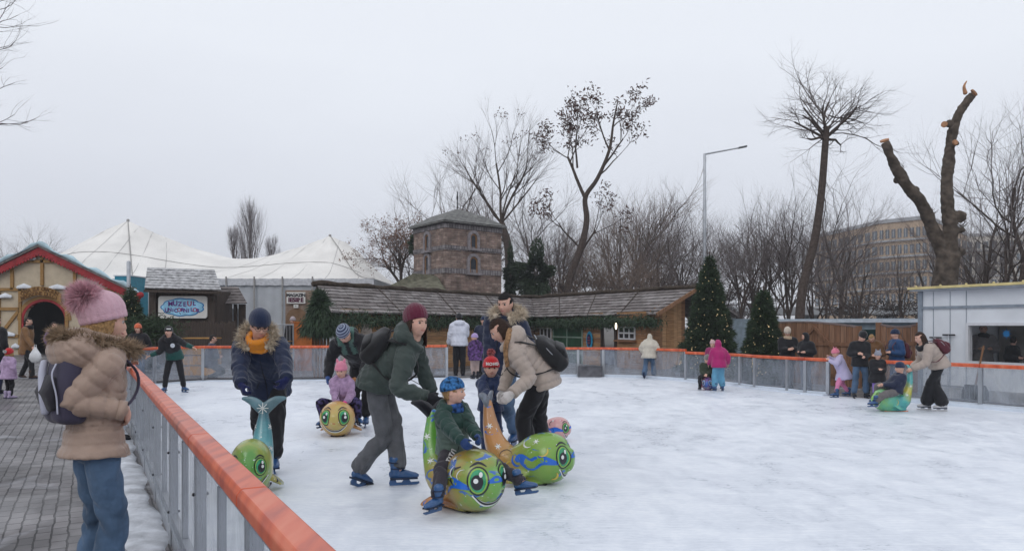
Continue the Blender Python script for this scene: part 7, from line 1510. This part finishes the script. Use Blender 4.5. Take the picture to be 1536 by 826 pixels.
person('child in a cream hooded jacket and jeans leaning on the far barrier', (973, 568), 1.20, 25, cat='child', lean=10, look=25, pitch=10, L=(966, 530, .25), Rt=(986, 524, .25), fL=(966, 568), fR=(981, 567), stance=.09, top=dict(mat=cloth('cream_jacket', (.50, .46, .39), .75), bulk=1.45, hem=.09, flare=.01, wr=.012, hood='up'), legs=dict(mat=DENIM, w=1.3, flare=1.4), shoe='skate', shoe_mat=cloth('navy_boot', (.01, .02, .06), .5), face=False)
s6 = seal('small red and blue riding aid beside the child in the magenta jacket', (1062, 584), 200, sealmat('seal_red', ((.5, .02, .02), (.55, .03, .03)), ((.5, .02, .02), (.6, .3, .05)), ((.5, .02, .02), (.03, .10, .35)), (.6, .6, .6), splash_amt=.35), s=.55, eye=PB, band=False)
person('child in a dark green jacket sitting on the red riding aid', (1060, 584), 1.02, 195, cat='child', hk=1.3, hip=(1059, 563, 0), neck=(1060, 547, 0), seated=True, look=180, pitch=20, L='lap', Rt='lap', fL=(1070, 583, -.1), fR=(1050, 583, -.1), kL=V(.5, -.8, .6), kR=V(-.5, -.8, .6), top=dict(mat=cloth('dark_olive_coat', (.025, .035, .02), .7), bulk=1.3, hem=.02), legs=dict(mat=BLK), shoe='boot', hat=dict(kind='beanie', mat=knit('grey_knit', (.18, .17, .16)), tilt=8))
person('child in a magenta puffer jacket and light blue trousers skating away', (1078, 586), 1.10, 352, cat='child', hk=1.15, look=340, lean=5, L=(1062, 550, .2), Rt=(1092, 545, .1), stance=.08, top=dict(mat=cloth('magenta_puffer', (.34, .012, .12), .5), bulk=1.42, hem=.08, quilt=.006, qs=.07, hood='up'), legs=dict(mat=cloth('sky_trousers', (.10, .28, .42), .7), w=1.3, flare=1.3), shoe='skate', face=False)
person('person in a pale pink beanie just behind the magenta jacketed child', (1069, 575), 1.05, 200, cat='child', hk=1.15, look=200, top=dict(mat=cloth('magenta_dark', (.22, .02, .09), .6), bulk=1.2, hem=.06), legs=dict(mat=BLK), shoe='skate', hat=dict(kind='beanie', mat=knit('pale_pink_knit', (.55, .38, .38)), tilt=8))
# ------------------------------------------------ right, outside the barrier
person('woman in a white knit hat, black coat and pale scarf behind the right barrier', W(1181, 575, 18.2)*V(1, 1, 0), 1.42, 190, root_z=0, cat='woman', look=200, pitch=20, L='bent', Rt='front', top=dict(mat=BLK, bulk=1.22, hem=.14), legs=dict(mat=BLK), shoe='boot', hat=dict(kind='beanie', mat=knit('cream_knit', (.56, .48, .40)), tilt=6, slouch=True), scarf=cloth('beige_scarf', (.45, .34, .24), .9), hair=dict(kind='mid', mat=HBL, len=.06))
person('person in a black hooded coat looking away behind the right barrier', W(1210, 590, 17.6)*V(1, 1, 0), 1.32, 240, root_z=0, look=265, pitch=8, L='bent', Rt='bent', top=dict(mat=BLK, bulk=1.2, hem=.13, hood='up'), legs=dict(mat=NVY), shoe='boot')
person('girl in a pale lilac coat and pink ear hat leaning over the right barrier', (1264, 595), 1.02, 285, cat='girl', hk=1.18, lean=22, look=262, pitch=18, L=(1244, 540, -.1), Rt=(1243, 535, .2), fL=(1254, 596), fR=(1272, 594), top=dict(mat=cloth('lilac_coat', (.44, .40, .58), .7, .15), bulk=1.28, hem=.15, flare=.03, hood='down'), legs=dict(mat=cloth('pink_leggings', (.60, .20, .36), .8), w=1.0), shoe='skate', hat=dict(kind='beanie', mat=knit('rose_knit', (.66, .20, .28)), tilt=12, ears=knit('rose_knit', (.66, .20, .28))))
person('man in a black open jacket and blue jeans beside the lilac coat girl', (1288, 597), 1.26, 185, cat='man', look=160, pitch=28, L=(1297, 535, -.2), Rt='bent', fL=(1299, 597), fR=(1281, 597), top=dict(mat=BLK, bulk=1.2, hem=.08), legs=dict(mat=DENIM, w=1.1, flare=1.3), shoe='skate', shoe_mat=BLK, hat=dict(kind='beanie', mat=knit('black_knit', (.014, .014, .017)), tilt=4, slouch=True))
person('woman in a brown hooded coat bending behind the man in the black jacket', (1308, 590), 1.27, 200, cat='woman', look=215, lean=8, pitch=35, L='bent', Rt='front', top=dict(mat=cloth('brown_coat', (.13, .065, .028), .8), bulk=1.35, hem=.08, hood='down'), legs=dict(mat=BLK), hair=dict(kind='short', mat=HBL))
person('child in a black coat and grey eared hat facing the ice', (1316, 599), .95, 190, cat='child', hk=1.2, look=185, pitch=10, L='front', Rt='front', top=dict(mat=BLK, bulk=1.4, hem=.16, flare=.02), legs=dict(mat=cloth('violet_leggings', (.26, .17, .50), .8), w=1.0), shoe='boot', hat=dict(kind='beanie', mat=knit('heather_knit', (.26, .27, .33)), tilt=8, ears=knit('heather_knit', (.26, .27, .33))))
bm_ = person('man in a blue jacket and navy beanie facing left behind the right barrier', W(1345, 600, 15.9)*V(1, 1, 0), 1.40, 268, root_z=0, cat='man', look=272, L='bent', Rt='bent', top=dict(mat=cloth('mid_blue_jacket', (.015, .055, .15), .6), bulk=1.22, hem=.08), legs=dict(mat=cloth('blue_trousers', (.03, .08, .2), .8)), shoe='boot', hat=dict(kind='beanie', mat=knit('navy_knit', (.012, .022, .06)), tilt=8, rib=.006))
backpack(bm_, 'dark red backpack worn over the blue jacket behind the right barrier', MAR, BLK, size=(.12, .07, .17), drop=.15)
s7 = seal('rainbow striped turquoise and yellow seal skating aid with orange runner at right', (1338, 616), 268, sealmat('seal_rainbow', ((.06, .34, .34), (.50, .44, .06)), ((.06, .38, .34), (.05, .32, .34)), ((.10, .42, .30), (.25, .50, .10)), (.04, .26, .30), splash_amt=.3), s=.70, band=False, tailh=1.38, rails=M('orange_runner', (.55, .14, .04), rough=.4))
person('child in a navy jacket and beanie sitting on the rainbow seal', (1335, 617), 1.08, 268, cat='child', hk=1.18, hip=(1342, 586, 0), neck=(1350, 562, 0), seated=True, look=262, pitch=4, L='lap', Rt='lap', fL=(1312, 610, -.2), fR=(1315, 606, .25), kL=V(-.5, -.2, .9), kR=V(-.5, .2, .9), top=dict(mat=NVY, bulk=1.25, hem=.02), legs=dict(mat=cloth('grey_trousers', (.13, .12, .12), .85), w=1.25), shoe='skate', hat=dict(kind='beanie', mat=knit('navy_knit', (.012, .022, .06)), tilt=8, rib=.006), face=True)
wr_ = person('woman in a beige puffer jacket and wide black trousers pushing the rainbow seal', (1402, 616), 1.46, 280, cat='woman', hip=(1408, 546, 0), neck=(1386, 519, 0), look=268, pitch=14, L=(1369, 553, -.08), Rt=(1367, 552, .12), curl=.9, eL=V(.2, -.2, -1), eR=V(.2, .2, -1), fL=(1390, 615), fR=(1414, 617), fyL=285, fyR=285, top=dict(mat=BEIGE, bulk=1.25, hem=.06, quilt=.010, qs=.07, hood=None), legs=dict(mat=BLK, w=1.12, flare=1.9, wr=.006), shoe='skate', shoe_mat=cloth('white_boot', (.5, .5, .52), .4), hair=dict(kind='long', mat=HBR, len=.16), scarf=BLK)
backpack(wr_, 'maroon backpack on the woman in wide black trousers', MAR, ALU, size=(.115, .075, .15), drop=.12)
# inside the cabin
person('person in a grey jacket and dark mask standing behind the cabin window', V(9.77, 15.9, .0), 1.52, 200, root_z=0, look=210, L='bent', Rt='bent', top=dict(mat=cloth('grey_jacket', (.22, .21, .21), .8), bulk=1.2), legs=dict(mat=BLK), hair=dict(kind='short', mat=HBK), scarf=BLK)
person('dark haired person in black seen low behind the cabin window', V(9.98, 15.3, 0), 1.27, 150, root_z=0, look=60, L='bent', Rt='bent', top=dict(mat=BLK, bulk=1.2), legs=dict(mat=BLK), hair=dict(kind='short', mat=HBK), face=False)

# ================================================================== misty air
hb = MB(); hb.box((0, 300, 24), (900, 740, 51)); hz = hb.build('haze', [], kind='stuff')
hm = bpy.data.materials.new('haze'); hm.use_nodes = True; t = hm.node_tree; t.nodes.clear(); o_ = t.nodes.new('ShaderNodeOutputMaterial'); v_ = t.nodes.new('ShaderNodeVolumePrincipled')
v_.inputs['Color'].default_value = (.88, .91, .97, 1); v_.inputs['Density'].default_value = .0007; v_.inputs['Anisotropy'].default_value = .2; t.links.new(v_.outputs[0], o_.inputs['Volume']); hz.data.materials.append(hm)
sc.cycles.volume_bounces = 1
flush()
